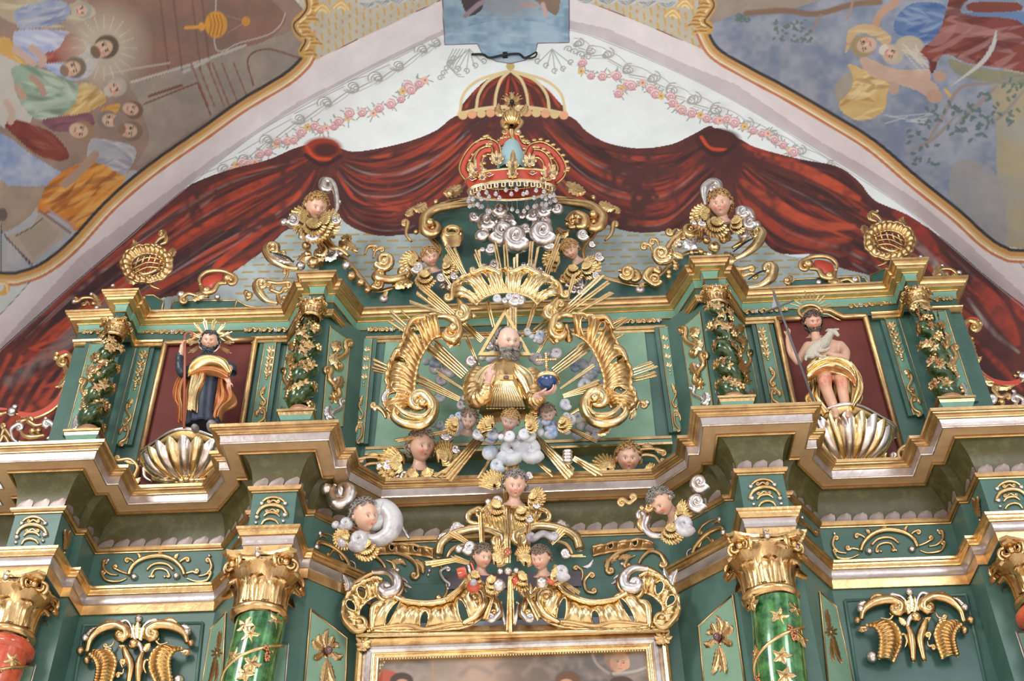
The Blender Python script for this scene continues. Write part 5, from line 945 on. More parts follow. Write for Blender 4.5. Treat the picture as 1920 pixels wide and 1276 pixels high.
def curls(b, c, s, R, k=70, front=.30, seed=1, r=.15, low=-.35, messy=.1, bald=None, n=6, size=1.0):
    rg = random.Random(seed); k = int(k*1.6); size *= .8
    for i in range(k):
        y = 1-(i+.5)/k*(1-low); a = i*2.399963+rg.random()*.5; q = math.sqrt(max(0, 1-y*y)); x, z = q*math.sin(a), q*math.cos(a)
        if z > 0 and y < front+.75*abs(x)*.0+.12*rg.random() and abs(x) < .78: continue
        if z > .0 and y < front-.1: continue
        if bald is not None and y > bald and abs(x) < .75 and z > -.4: continue
        p = np.array([x*.80, y*1.0, z*.9])*s; nn = nrm(p); t1 = nrm(np.cross(nn, [0, 1, .2])); t2 = np.cross(nn, t1); ph = rg.random()*6.28; rr = r*s*(.8+.5*rg.random())*size; pts = []; W = []
        for j in range(n*2):
            u = j/(n*2-1); an = ph+u*6.9; pts.append(c+(p+nn*(.02+.2*u)*s+(t1*math.cos(an)+t2*math.sin(an))*rr*(1-.55*u))@R); W.append(rr*(.48-.2*u))
        b.tube(pts, W, n=nn@R, seg=6)
def strands(b, c, s, R, roots, L=1.0, w=.1, seed=1, curl=.2):
    rg = random.Random(seed)
    for (x, y, z, l, dx) in roots:
        p = np.array([x, y, z])*s; pts = []; ph = rg.random()*6
        for j in range(7):
            u = j/6; pts.append(c+(p+np.array([dx*u+curl*.3*math.sin(ph+u*7), -l*L*u, .10*math.sin(u*3)+curl*.2*math.cos(ph+u*7)])*s)@R)
        b.tube(pts, np.linspace(w, w*.35, 7)*s, n=R[2], seg=6)
def wing(t, y, root, a0, a1, L, n=9, w=None, m=None, tilt=.2, name='wing', rows=3):
    pl = Yp(y); b = MB(); n = 11; w = w or L*.12; L = L*.88
    for r_ in range(rows):
        for i in range(n):
            k = i/(n-1); a = math.radians(a0+(a1-a0)*k); l = L*(1-.27*r_)*(.8+.2*math.sin(k*math.pi)); d = np.array([math.cos(a), -math.sin(a)]); s_ = np.array([-d[1], d[0]])*(l*.13)*(1 if a1 > a0 else -1); r0 = np.array(root)+d*L*.08
            leaf(b, pl, [tuple(r0), tuple(r0+d*l*.5+s_), tuple(r0+d*l)], w*(1-.15*r_), lift=.012*i/n+.03*r_, serr=0, curl=tilt, rnd=.9)
    return b.build(name, m or GW, t)
def puff(t, y, c, r, m, name='cloud', k=1.5, sg=1, lift=0):
    pl = Yp(y); b = MB(); sp, cc = spiral(np.array(c, float)+[r*.6, 0], (0, 1), r*.68, -sg, k, 14); s_ = pl.px(*c)
    W = np.linspace(.46, .3, len(sp))*r*s_; b.tube([pl.hit(*q, lift=lift+W[i]+i/len(sp)*r*.25*s_) for i, q in enumerate(sp)], W, n=pl.n, seg=10); b.ball(pl.hit(*c, lift=lift+r*.2*s_), r*.55*s_, 7, (1, .7, 1)); return b.build(name, m, t)
def cherub(lab, u, v, r, y, yaw=0, pitch=0, roll=0, hair=HS, wings=(), clouds=(), hk=70, front=.3, bald=None, seed=1, tint=None, blush=1., extras=(), chest=True, group='winged cherub heads on the altar', low=-.35, hsize=1.0, cat='cherub head', neck_dir=None):
    pl = Yp(y); s = r*pl.px(u, v)*1.02; c = P(u, v, y); R = frame_at(c, yaw, pitch, roll); base = c-[0, 0, s*1.6]
    t = thing('cherub_head', lab, cat, base, group); b = MB(); head_mesh(b, c, s, R, tint=tint, blush=blush, neck_dir=neck_dir); b.build('face', SKN, t)
    b = MB(); curls(b, c, s, R, hk, front, seed, bald=bald, low=low, size=hsize); b.build('hair', hair, t)
    for w_ in wings: wing(t, y+w_[5] if len(w_) > 5 else y+.02, (u+w_[0]*r, v+w_[1]*r), w_[2], w_[3], w_[4]*r, n=6)
    for cl in clouds: puff(t, y+(cl[4] if len(cl) > 4 else .02), (u+cl[0]*r, v+cl[1]*r), cl[2]*r, cl[3], sg=1 if cl[0] < 0 else -1)
    for pl_, it in extras: orn(t, pl_, it)
    return t
cherub('cherub head with gold ruff wings and silver crest, upper left beside the tied red curtain', 593, 388, 25, .02, 16, -2, 14, HB, [(-.5, 1.0, 130, 250, 1.7), (.3, 1.1, 290, 400, 1.7), (-.1, 1.1, 215, 325, 1.9, -.02)], [(-2.4, 1.2, .6, S), (-1.0, 2.3, .65, S), (1.5, 1.1, .45, S)], 80, .42, seed=3,
       extras=[(Yp(.06), [('s', S, 9, [(606, 352), (608, 342), (622, 345), (630, 365), (632, 392), (624, 404)], (8, -1), None), ('b', S, 5, (636, 380))])])
cherub('cherub head with long blond curls and silver scroll above, upper right before the red curtain', 1350, 382, 25, .02, -4, 6, -10, HB, [(-.8, 1.1, 120, 240, 1.6), (.9, 1.3, 280, 380, 1.3), (-.2, 1.3, 200, 320, 1.5, -.02)], [(2.2, 1.6, .6, S), (-1.9, 1.5, .5, S), (1.7, .8, .6, S)], 100, .42, seed=4, low=-.75,
       extras=[(Yp(.06), [('s', S, 9, [(1324, 388), (1320, 368), (1322, 355), (1332, 346)], None, (11, 1)), ('s', S, 11, [(1380, 396), (1400, 402), (1412, 415)], None, None)])])
cherub('small cherub head with blond topknot, left of the silver clouds below the crown', 807, 482, 19, -.05, 12, -4, -16, HB, [(-1.2, .8, 110, 230, 2.0), (1.2, .9, 300, 420, 1.9), (-.5, 1.6, 220, 320, 1.8, -.02)], [(-2.2, 1.3, .75, S), (1.1, 2.2, .55, S), (2.4, 2.0, .5, S)], 70, .4, seed=5, low=-.2)
cherub('small cherub head tilting left, right of the silver clouds below the crown', 1069, 468, 19, -.05, -14, -12, -26, HB, [(-1.0, 1.0, 130, 250, 1.9), (1.2, 1.6, 290, 400, 2.0), (.3, 1.8, 220, 320, 1.7, -.02)], [(2.9, .9, .6, S), (2.6, 2.7, .5, S), (1.3, -1.2, .7, S), (2.2, -.4, .4, S)], 90, .3, seed=6)
cherub('large cherub head with chubby blushing cheeks, above the left end of the central cornice', 790, 836, 30, -.22, 22, 2, 4, mat('ash_hair', (.30, .25, .22), 0, .45), [(-1.1, 1.3, 120, 230, 1.8), (1.2, 1.2, 30, 110, 1.6), (-.4, 1.6, 220, 300, 1.5, -.04), (.3, 1.6, 250, 340, 1.4, -.04)], [(-2.6, 1.3, .45, S), (-1.5, 1.9, .35, S), (2.2, .3, .33, S)], 100, .52, seed=7, low=-.6)
cherub('cherub head facing forward, sitting above the right end of the central cornice', 1178, 858, 27, -.22, 4, -2, 0, HB, [(-1.4, 1.1, 70, 190, 1.5), (1.0, 1.3, -20, 60, 1.3)], [], 90, .45, seed=8, low=-.5)
cherub('cherub head resting on the middle of the central cornice, over the jewelled ray staff', 966, 908, 25, -.78, 4, -8, 2, HG, [(-1.5, .4, 60, 170, 1.6), (-1.2, 1.4, 200, 290, 1.6), (1.1, .9, -80, 40, 1.3), (.4, 1.9, 240, 330, 1.4)], [(-2.0, 1.35, .5, S), (1.6, 1.6, .35, S), (1.1, -.6, .35, S), (1.1, 2.6, .4, S)], 90, .5, seed=9)
cherub('cherub head in profile before a big silver ring cloud, under the left cornice corner', 684, 967, 30, -.72, 34, 0, -2, HG, [(-.9, 1.3, 150, 260, 1.2), (.0, 1.6, 235, 330, 1.4)], [(-1.3, 1.7, .75, CL), (-1.8, .6, .5, CL)], 80, .62, seed=10, low=-.5, blush=.7,
       extras=[(Yp(-.62), [('s', CL, 19, [(678, 1008), (705, 1016), (732, 1004), (738, 978), (722, 958), (702, 962)], None, (14, -1)), ('s', S, 4, [(706, 948), (722, 954), (735, 965), (748, 978), (758, 996), (768, 1010)]), ('s', S, 14, [(628, 912), (622, 930), (632, 948), (650, 944), (656, 928)], None, (10, -1)), ('b', S, 13, (612, 918)), ('s', S, 9, [(640, 925), (648, 915), (660, 922)], None, (6, 1))])])
cherub('rosy cherub head leaning left over a round silver cloud, under the right cornice corner', 1240, 940, 26, -.72, -38, -18, -30, HG, [(1.0, .8, -60, 60, 1.3), (.6, 1.8, 240, 340, 1.5)], [(2.6, .3, .8, S), (2.8, -1.1, .8, S), (1.7, 1.9, .85, CL), (-1.4, .5, .4, GM)], 80, .5, seed=11, blush=1.3,
       extras=[(Yp(-.62), [('s', S, 9, [(1212, 972), (1208, 990), (1222, 1004), (1246, 1004), (1258, 990)], (9, -1), None), ('s', GM, 8, [(1208, 965), (1200, 985), (1210, 998)]), ('s', GM, 5, [(1170, 938), (1180, 944), (1190, 938)], (7, -1), (6, -1))])])
cherub('brown haired cherub head looking right, left of the red oval jewel', 905, 1043, 22, -.6, 26, -6, 2, HS, [(1.1, .9, 40, 110, 1.9), (-.4, 1.5, 200, 290, 1.6), (.6, 1.9, 260, 340, 1.6)], [(-2.0, -.6, .7, S)], 110, .42, seed=12, low=-.6,
       extras=[(Yp(-.58), [('s', RC, 11, [(858, 1078), (874, 1074)], W_(taper=.95)), ('s', S, 12, [(878, 1072), (882, 1071)], W_(taper=1)), ('s', RC, 13, [(885, 1070), (888, 1069)], W_(taper=1)), ('b', RC, 13, (888, 1101)), ('b', S, 14, (935, 1099)), ('b', CL, 7, (889, 1100), W_(lift=.07))])])
cherub('brown haired cherub head looking down left, right of the red oval jewel', 1013, 1046, 22, -.6, -22, -10, -4, HS, [(-1.2, .8, 60, 130, 1.9), (-1.2, 1.6, 170, 280, 1.6), (.9, 1.5, 300, 400, 1.3)], [(1.9, 1.4, .8, CL), (2.2, -.3, .5, S)], 110, .45, seed=13,
       extras=[(Yp(-.58), [('b', RC, 10, (968, 1090)), ('s', RC, 6, [(1020, 1082), (1034, 1092), (1046, 1076)]), ('b', S, 13, (1016, 1094)), ('s', CL, 7, [(1000, 1012), (1018, 1002), (1036, 1010)], (6, 1), (5, -1))])])
dus = srgb((168, 142, 134))
cherub('dusty cherub head in the clouds below the bearded figure, leftmost of the three', 880, 786, 19, -.72, -6, -20, 10, HS, [(-1.0, .6, 130, 250, 1.5), (.9, .8, 270, 380, 1.3)], [(-1.7, -.2, .5, CLB), (.9, 1.6, .6, CL)], 70, .45, seed=14, tint=dus, blush=.5)
cherub('dusty cherub head in the clouds directly below the bearded figure, middle of the three', 956, 788, 20, -.82, -8, -18, 14, HB, [(-1.6, .8, 90, 200, 1.5), (1.4, .6, -30, 80, 1.4)], [(1.4, 1.4, .6, CLB), (-.8, 1.6, .6, CLB)], 70, .42, seed=15, tint=dus, blush=.8)
cherub('dusty cherub head under the hand with the orb, rightmost of the three', 1027, 775, 18, -.72, -4, -24, -10, HS, [(1.2, .9, 280, 380, 1.5), (-1.0, .4, 100, 200, 1.1)], [(1.9, -.8, .7, CLB), (2.0, .4, .5, CL)], 70, .45, seed=16, tint=dus, blush=.5)
# clouds
def cloud(lab, y, ps, grp=None):
    t = thing('carved_cloud', lab, 'cloud', P(ps[0][0], ps[0][1], y), grp)
    for i, (u, v, r, m) in enumerate(ps): puff(t, y-.01*i, (u, v), r, m, 'curl', sg=(-1)**i, k=1.4)
cloud('blue and white painted cloud curls under the three dusty cherub heads', -.55, [(920, 852, 30, CLB), (998, 850, 27, CLB), (958, 838, 20, CLB), (935, 876, 16, CLB), (905, 822, 14, CLB), (990, 818, 18, CLB), (1014, 812, 16, CLB), (1034, 802, 14, CLB), (1052, 790, 13, CL), (1062, 808, 10, CL), (975, 820, 14, CLB), (925, 815, 14, CLB), (1010, 790, 11, CLB)])
cloud('silvery curled cloud behind the left shoulder of the bearded figure', -.3, [(885, 703, 14, CL), (885, 680, 13, S), (905, 672, 14, CL), (918, 650, 11, S), (870, 748, 12, CL), (866, 762, 10, CL)])
cloud('mauve and white hooked cloud inside the left shell frame', -.1, [(816, 694, 22, CL), (828, 715, 12, CL), (808, 745, 14, CLB), (800, 735, 10, CLB), (800, 680, 14, CLB)])
cloud('small silvery cloud behind the right side of the bearded head', -.3, [(997, 632, 12, CLB), (990, 624, 9, CL), (1003, 640, 8, CL), (1010, 676, 14, CL), (1026, 665, 13, CL), (1000, 672, 10, CL)])
cloud('blue grey cloud inside the right shell frame behind the rays', -.08, [(1092, 685, 22, CLB), (1108, 700, 16, CLB), (1085, 706, 14, CL), (1100, 728, 18, CLB), (1118, 722, 14, CLB), (1078, 690, 10, CLB)])
cloud('round bluish cloud under the lower volute of the left shell frame', -.1, [(832, 806, 18, CLB), (838, 820, 15, S), (812, 798, 10, CLB)])
cloud('blue grey cloud under the lower volute of the right shell frame', -.1, [(1090, 800, 18, CL), (1086, 786, 13, CLB), (1102, 816, 12, CLB), (1082, 818, 10, CLB)])
cloud('small silvery cloud knob at the top of the triangle', -.6, [(947, 566, 15, S), (934, 562, 10, CL), (962, 566, 11, S), (956, 558, 8, CLB)])
cloud('group of large silver cloud scrolls hanging below the crown', .0, [(906, 446, 29, S), (914, 422, 20, S), (922, 418, 14, S), (954, 420, 19, S), (980, 408, 16, S), (970, 456, 30, S), (940, 446, 18, S), (1020, 446, 29, S), (1004, 422, 14, S), (1030, 462, 14, S), (905, 470, 12, S), (986, 432, 12, S), (918, 398, 16, S), (1020, 400, 15, S), (1030, 395, 12, S), (890, 410, 11, S)])
cloud('ring-shaped silver cloud behind the short rays left of the arched shell', .1, [(908, 502, 15, S), (916, 512, 10, S), (898, 510, 8, S)])
cloud('silver cloud knob behind the short rays right of the arched shell', .1, [(982, 498, 11, S), (1014, 512, 11, S), (990, 506, 8, S)])
cloud('bronze cloud curl under the small left cherub, above the shell arch', .1, [(832, 538, 16, S), (845, 540, 11, GM), (822, 528, 8, S)])
cloud('bronze cloud curl under the small right cherub, above the shell arch', .1, [(1066, 536, 16, S), (1058, 526, 12, GM), (1076, 548, 12, S), (1092, 526, 10, CLB)])
for c, l in (((720, 560), 'small bronze knob on the cornice left of the rays'), ((1200, 543), 'small bronze knob on the cornice right of the rays')):
    t = thing('cornice_knob', l, 'knob', P(*c, .1)); b = MB(); b.ball(P(*c, .06), .055, 8, (1, .8, 1)); b.build('knob', SB, t); b = MB(); leaf(b, Yp(.0), [(c[0], c[1]-4), (c[0]+3, c[1]-10), (c[0]+8, c[1]-13)], 4); b.build('leaf_tip', GM, t)
t = thing('silver_cloud_knob', 'small ribbed silver knob on the rays right of centre above the cornice', 'knob', P(1064, 854, -.6)); b = MB()
for i in range(4): b.ball(P(1064, 847+i*6, -.68), .05, 6, (1, .8, .4))
b.build('ribs', S, t)
def rings(b, R_, nf=0, amp=0, seg=48, ph=0, c=None, tw=0):
    """loft through (u, v, y, half-width px, depth m) rings, with carved folds"""
    p = np.array([[*P(u, v, y), w*Yp(y).px(u, v), d] for u, v, y, w, d in R_]); k = len(p); q = smooth_path(p, 6); a = np.linspace(0, 2*math.pi, seg, endpoint=False); g = []
    for i, r in enumerate(q):
        u = i/(len(q)-1); A = amp(u) if callable(amp) else amp; f = 1+A*(np.sin(nf*a+ph+tw*u)+.5*np.sin(nf*1.7*a+ph*2+u*3)); g.append(np.stack([r[0]+r[3]*np.cos(a)*f, r[1]+r[4]*np.sin(a)*f, np.full(seg, r[2])+0*a], 1))
    o = b.n; b.grid(np.array(g), closed_v=True, c=c); b.F.append(tuple(o+i for i in range(seg))); b.F.append(tuple(o+(len(q)-1)*seg+i for i in range(seg))[::-1])
def cloth(t, name, m, pls, y0, th=.02, folds=7, amp=.03, bulge=.06, ph=0, yf=None):
    """a hanging cloth: two pixel edges joined by a wavy sheet with thickness"""
    A, B = [np.array(smooth_path(p, 8)) for p in pls]; n = 34
    def rs(p): s_ = np.concatenate([[0], np.cumsum(np.hypot(*np.diff(p, axis=0).T))]); k = np.linspace(0, s_[-1], n); return np.stack([np.interp(k, s_, p[:, 0]), np.interp(k, s_, p[:, 1])], 1)
    A, B = rs(A), rs(B); g = np.zeros((n, 24, 3)); pl = Yp(y0)
    for i in range(n):
        for j in range(24):
            k = j/23; q = A[i]*(1-k)+B[i]*k; h = bulge*math.sin(math.pi*k)*math.sin(math.pi*(.15+.7*i/n))+amp*math.sin(k*folds*math.pi+ph+i*.07)+amp*.5*math.sin(k*folds*2.3*math.pi+i*.1); g[i, j] = pl.hit(*q, lift=h)
    b = MB(); b.grid(g); bk = g+np.array([0, th, 0]); b.grid(bk[:, ::-1])
    for e1, e2 in ((g[0], bk[0]), (bk[-1], g[-1]), (bk[:, 0], g[:, 0]), (g[:, -1], bk[:, -1])): b.grid(np.array([e1, e2]))
    return b.build(name, m, t)
def hand(b, p, d, up, s, fingers, spread=.5, curl=.6, c=None):
    """palm, thumb and four bent fingers; d: finger direction, up: back of the hand normal"""
    d = nrm(d); up = nrm(up-np.asarray(up)@d*d); r = np.cross(d, up); p = np.asarray(p, float)
    b.tube([p-d*s*.25, p, p+d*s*.3, p+d*s*.5], np.array([.17, .24, .27, .22])*s, n=up, seg=12, flat=.5)
    for i in range(4):
        k = (i-1.5)/1.5; L = s*(.62, .72, .68, .52)[i]; cu = curl[i] if hasattr(curl, '__len__') else curl; q = p+d*s*.42+r*k*s*.19; dd = nrm(d+r*k*spread*.4); pts = [q]
        for j in range(3): a = cu*(j+.6); dj = nrm(dd*math.cos(a)-up*math.sin(a)); pts.append(pts[-1]+dj*L*(.42, .33, .25)[j])
        b.tube(smooth_path(pts, 2), np.linspace(.085, .06, 7)*s, n=up, seg=7); b.ball(pts[-1], .06*s, 4)
    q = p+r*-.2*s; pts = [q, q+nrm(d*.6-r*.8)*s*.28, q+nrm(d*.9-r*.55-up*.3)*s*.5]; b.tube(smooth_path(pts, 3), np.linspace(.1, .07, 7)*s, n=up, seg=7); b.ball(pts[-1], .07*s, 4)
def body(t, name, build, vox=.011, paintf=None, col=SK, sm=3):
    b = MB(); build(b); me = mesh(name, np.concatenate(b.V), b.F, SKN); o = link(name, me, t); md = o.modifiers.new('union', 'REMESH'); md.mode = 'VOXEL'; md.voxel_size = vox; md.use_smooth_shade = True
    s_ = o.modifiers.new('soften', 'SMOOTH'); s_.factor = .5; s_.iterations = sm
    dg = bpy.context.evaluated_depsgraph_get(); dg.update(); m2 = bpy.data.meshes.new_from_object(o.evaluated_get(dg)); o.modifiers.clear(); o.data = m2
    V = np.zeros(len(m2.vertices)*3, np.float32); m2.vertices.foreach_get('co', V); V = V.reshape(-1, 3).astype(float); C = np.tile(np.asarray(col, float), (len(V), 1))
    if paintf: C = paintf(V, C)
    at = m2.color_attributes.new('paint', 'FLOAT_COLOR', 'POINT'); at.data.foreach_set('color', np.concatenate([C, np.ones((len(C), 1))], 1).astype(np.float32).ravel())
    m2.polygons.foreach_set('use_smooth', np.ones(len(m2.polygons), bool)); 
    if not m2.materials: m2.materials.append(SKN)
    return o
def limb(b, pts, seg=14):
    p = np.array([[*P(u, v, y), r*Yp(y).px(u, v)] for u, v, y, r in pts]); q = smooth_path(p, 5); b.tube(q[:, :3], q[:, 3], seg=seg); b.ball(q[0, :3], q[0, 3], 6); b.ball(q[-1, :3], q[-1, 3], 6)
def ball(b, u, v, y, r, sc=(1, 1, 1)): b.ball(P(u, v, y), r*Yp(y).px(u, v), 8, sc)
# ---------------------------------------------------------------- bearded figure with the orb
YB = -.66; t = thing('bearded_figure', 'carved half-length bearded man in a golden cope raising one hand, inside the shell frames', 'statue', P(950, 765, YB))
c = P(953, 641, YB-.04); s = 28*Yp(YB).px(953, 641); R = frame_at(c, 20, 4, 4)
b = MB(); head_mesh(b, c, s, R, adult=True, tint=srgb((206, 176, 160)), n=(60, 72)); o0 = link('face', mesh('face', np.concatenate(b.V), b.F, SKN, np.concatenate(b.C)), t)
b = MB(); curls(b, c, s, R, 90, .55, 21, bald=.42, low=-.45, r=.2); b.build('grey_hair', HG, t)
b = MB(); rg = random.Random(4); rt = []
for i in range(150):
    a = rg.uniform(-1.15, 1.15); yy = rg.uniform(-.95, -.42)-.0*abs(a); 
    if abs(a) < .42 and yy > -.56: continue
    q = math.sqrt(max(.05, 1-yy*yy)); rt.append((q*.66*math.sin(a), yy, .70*q*math.cos(a)+.1, rg.uniform(.45, .95)*(1-.35*abs(a)), rg.uniform(-.15, .15)))
for sg in (-1, 1):
    for k in range(5): rt.append((sg*(.05+.03*k), -.37-.01*k, .86-.03*k, .25, sg*.3))
strands(b, c, s, R, rt, 1.0, .10, 3, .5); b.build('grey_beard', HG, t)
b = MB(); rings(b, [(945, 680, YB+.02, 14, .08), (945, 690, YB+.02, 32, .13), (944, 702, YB+.02, 46, .17), (944, 722, YB, 50, .2), (946, 745, YB, 46, .2), (950, 768, YB, 52, .2)], 11, .025, 60); b.build('golden_tunic', G, t)
for nm_, A, B in (('cope_left_side', [(930, 682), (908, 688), (892, 705), (886, 735)], [(930, 684), (934, 705), (928, 730), (925, 752)]), ('cope_right_side', [(965, 684), (985, 690), (1000, 705), (1006, 738)], [(962, 684), (962, 705), (975, 728), (985, 748)])): cloth(t, nm_, GL, (A, B), YB-.17, folds=3, amp=.012, bulge=.05)
b = MB()
for i in range(13): k = (i-6)/6; b.tube([P(946+k*12, 712, YB-.2), P(946+k*26, 740, YB-.215), P(948+k*34, 764, YB-.2)], [.012, .02, .022], seg=6)
b.build('tunic_pleats', GL, t)
b = MB(); b.slab([P(u, v, YB-.235) for u, v in ((937, 702), (962, 702), (962, 711), (937, 711))], (0, -1, 0), .03); b.build('clasp', GP, t, smooth=False); b = MB(); b.ball(P(949, 707, YB-.25), .022, 6, (1.3, .8, 1)); b.build('clasp_jewel', GEM, t)
for nm_, pts in (('left_sleeve', [(898, 700, YB, 16), (888, 722, YB-.08, 19), (893, 748, YB-.16, 19), (908, 742, YB-.24, 15), (914, 722, YB-.28, 11)]), ('right_sleeve', [(996, 702, YB, 16), (1004, 724, YB-.08, 18), (1002, 750, YB-.16, 17), (1010, 748, YB-.22, 12), (1018, 742, YB-.25, 10)])):
    b = MB(); p = np.array([[*P(u, v, y), r*Yp(y).px(u, v)] for u, v, y, r in pts]); q = smooth_path(p, 10); W = q[:, 3]*(1+.09*np.sin(np.arange(len(q))*1.9)); b.tube(q[:, :3], W, seg=18); b.build(nm_, GW if 0 else G, t)
def bh(b): hand(b, P(915, 712, YB-.3), UP*.9+RT*.25, nrm(CAM-P(915, 700, YB))*.6-RT*.5, .15, 0, .5, [.25, .3, 1.0, 1.1]); b.tube([P(912, 728, YB-.27), P(914, 716, YB-.3)], [.05, .04], seg=10)
body(t, 'raised_hand', bh, .006, col=srgb((200, 160, 146)), sm=1)
def bh(b): hand(b, P(1014, 738, YB-.3), RT*.95+UP*.1-FW*.2, -UP*.9-FW*.3, .16, 0, .6, [.5, .5, .45, .4]); b.tube([P(1006, 744, YB-.24), P(1014, 740, YB-.29)], [.045, .04], seg=10)
body(t, 'orb_hand', bh, .006, col=srgb((200, 160, 146)), sm=1)
t = thing('blue_orb', 'blue orb with gold bands and a beaded cross held in the figure\'s hand', 'orb', P(1025, 733, YB-.3)); oc = P(1026, 712, YB-.36); orr = 20.5*Yp(YB-.3).px(1026, 712)
b = MB(); b.ball(oc, orr, 16); b.build('sphere', BLU, t)
b = MB(); a = np.linspace(0, 2*math.pi, 40); b.tube([oc+orr*1.01*np.array([math.cos(x_), math.sin(x_), 0]) for x_ in a], .022, n=(0, 0, 1), seg=8, flat=1.2); b.build('gold_belt', GL, t)
b = MB(); a = np.linspace(0, math.pi, 24); b.tube([oc+orr*1.01*np.array([0.0, -math.cos(x_), math.sin(x_)]) for x_ in a], .016, n=(1, 0, 0), seg=8); b.tube([oc+orr*1.01*np.array([-math.cos(x_), 0, math.sin(x_)]) for x_ in a], .013, n=(0, 1, 0), seg=8); b.build('gold_half_hoops', GL, t)
b = MB(); tp = oc+[0, 0, orr]; 
for i in range(9): b.ball(tp+[0, 0, .02+i*.025], .013 if i % 2 else .017, 5)
for i in (-4, -3, -2, -1, 1, 2, 3, 4): b.ball(tp+[i*.022, 0, .02+5*.025], .013 if i % 2 else .016, 5)
b.build('beaded_cross', GL, t)
# ---------------------------------------------------------------- statue in the left niche
Y1 = -.42; t = thing('bearded_saint_statue', 'painted statue in navy and gold robes with a ray halo, in the left niche', 'statue', P(385, 806, Y1))
pl = Yp(Y1); k = pl.px(390, 700); c = P(393, 640, Y1-.04); s = 19.5*k; R = frame_at(c, -8, 6, 6)
b = MB(); head_mesh(b, c, s, R, adult=True, n=(52, 60), tint=srgb((214, 172, 150))); b.build('face', SKN, t)
hb = mat('blue_black_hair', (.03, .04, .055), 0, .35, col2=(.07, .09, .11), nscale=14)
b = MB(); curls(b, c, s, R, 80, .62, 31, low=-.5, r=.2, bald=.93); rt = []
for i in range(60):
    a = rg.uniform(-1.1, 1.1); yy = rg.uniform(-.95, -.5)
    if abs(a) < .3 and yy > -.62: continue
    q = math.sqrt(max(.05, 1-yy*yy)); rt.append((q*.66*math.sin(a), yy, .7*q*math.cos(a)+.08, rg.uniform(.3, .6), 0))
strands(b, c, s, R, rt, .9, .11, 5, .4); b.build('hair_and_beard', hb, t)
b = MB(); rings(b, [(391, 668, Y1, 12, .06), (391, 680, Y1, 30, .13), (388, 705, Y1, 31, .14), (386, 740, Y1, 30, .15), (383, 775, Y1, 31, .15), (382, 804, Y1, 34, .16)], 12, .05, 72, tw=1); b.build('navy_robe', NV, t)
cloth(t, 'gold_front_panel', GL, ([(362, 690), (356, 720), (352, 768)], [(386, 692), (384, 712), (372, 740), (370, 772)]), Y1-.17, folds=3, amp=.012, bulge=.03)
cloth(t, 'shoulder_cape', GP, ([(356, 700), (358, 684), (376, 670), (400, 668), (424, 676), (434, 696)], [(352, 706), (372, 694), (392, 686), (410, 690), (420, 698), (428, 706)]), Y1-.16, folds=2, amp=.015, bulge=.08)
cloth(t, 'orange_cloak_collar', OC, ([(360, 700), (385, 690), (412, 692), (432, 700)], [(356, 704), (384, 698), (408, 702), (426, 712)]), Y1-.18, folds=3, amp=.02, bulge=.04)
cloth(t, 'orange_cloak_left', OC, ([(345, 700), (330, 722), (326, 748), (334, 765), (332, 790)], [(358, 702), (352, 735), (352, 760), (350, 796)]), Y1-.02, folds=4, amp=.035, bulge=.06)
cloth(t, 'orange_cloak_right', OC, ([(412, 712), (408, 740), (404, 765), (398, 792)], [(432, 692), (430, 720), (442, 742), (440, 756), (420, 768), (414, 784)]), Y1-.06, folds=5, amp=.04, bulge=.08)
b = MB(); p = np.array([[*P(u, v, y), r*k] for u, v, y, r in [(362, 688, Y1, 10), (348, 700, Y1-.06, 11), (338, 690, Y1-.12, 9), (337, 664, Y1-.15, 7)]]); q = smooth_path(p, 8); b.tube(q[:, :3], q[:, 3]*(1+.1*np.sin(np.arange(len(q))*2.1)), seg=14); b.build('navy_sleeve', NV, t); b = MB()
p = np.array([[*P(u, v, y), r*k] for u, v, y, r in [(424, 684, Y1, 10), (433, 690, Y1-.04, 10), (436, 700, Y1-.06, 8)]]); q = smooth_path(p, 6); b.tube(q[:, :3], q[:, 3]*(1+.1*np.sin(np.arange(len(q))*2.1)), seg=14); b.build('navy_sleeve', NV, t)
def bh(b): limb(b, [(338, 668, Y1-.15, 5.5), (341, 656, Y1-.17, 5), (342, 648, Y1-.18, 4.6)]); hand(b, P(343, 648, Y1-.19), UP, -RT*.8+FW*-.3, .085, 0, .3, 1.0); limb(b, [(430, 690, Y1-.1, 7), (425, 706, Y1-.14, 5.5), (429, 716, Y1-.16, 4.5)]); hand(b, P(429, 718, Y1-.16), -UP, -FW, .085, 0, .3, .3)
body(t, 'arms', bh, .006, col=srgb((206, 166, 146)), sm=1)
b = MB(); b.ball(P(398, 799, Y1-.2), .07, 6, (.8, 1.3, .7)); b.ball(P(366, 803, Y1-.2), .05, 6, (.8, 1.3, .7)); b.build('grey_shoes', HG, t)
t2 = thing('red_staff', 'tall red-brown staff with a curled top held by the left niche statue', 'staff', P(345, 800, Y1-.2)); b = MB(); b.tube([P(345, 802, Y1-.2), P(347, 640, Y1-.22)], .013, seg=8); b.build('shaft', RDW, t2); b = MB(); b.tube([P(u, v, Y1-.22) for u, v in smooth_path([(347, 642), (347, 628), (355, 622), (361, 626), (358, 633)], 5)], .013, seg=8); b.build('crook', RDW, t2)
t2 = thing('ray_halo', 'halo of thin silver-gold rays behind the left niche statue\'s head', 'halo', P(393, 660, Y1+.06))
for i in range(10):
    a = math.radians(-28+i*26.2); 
    if 235 < math.degrees(a) < 305: continue
    for o_ in (-4, 0, 4):
        a2 = a+math.radians(o_); d = np.array([math.cos(a2), -math.sin(a2)]); b = MB(); slat(b, np.array([393, 640])+d*17, np.array([393, 640])+d*(46 if o_ == 0 else 40), .016, .006, Y1+.03, Y1-.02); b.build('ray', GL, t2, smooth=False)
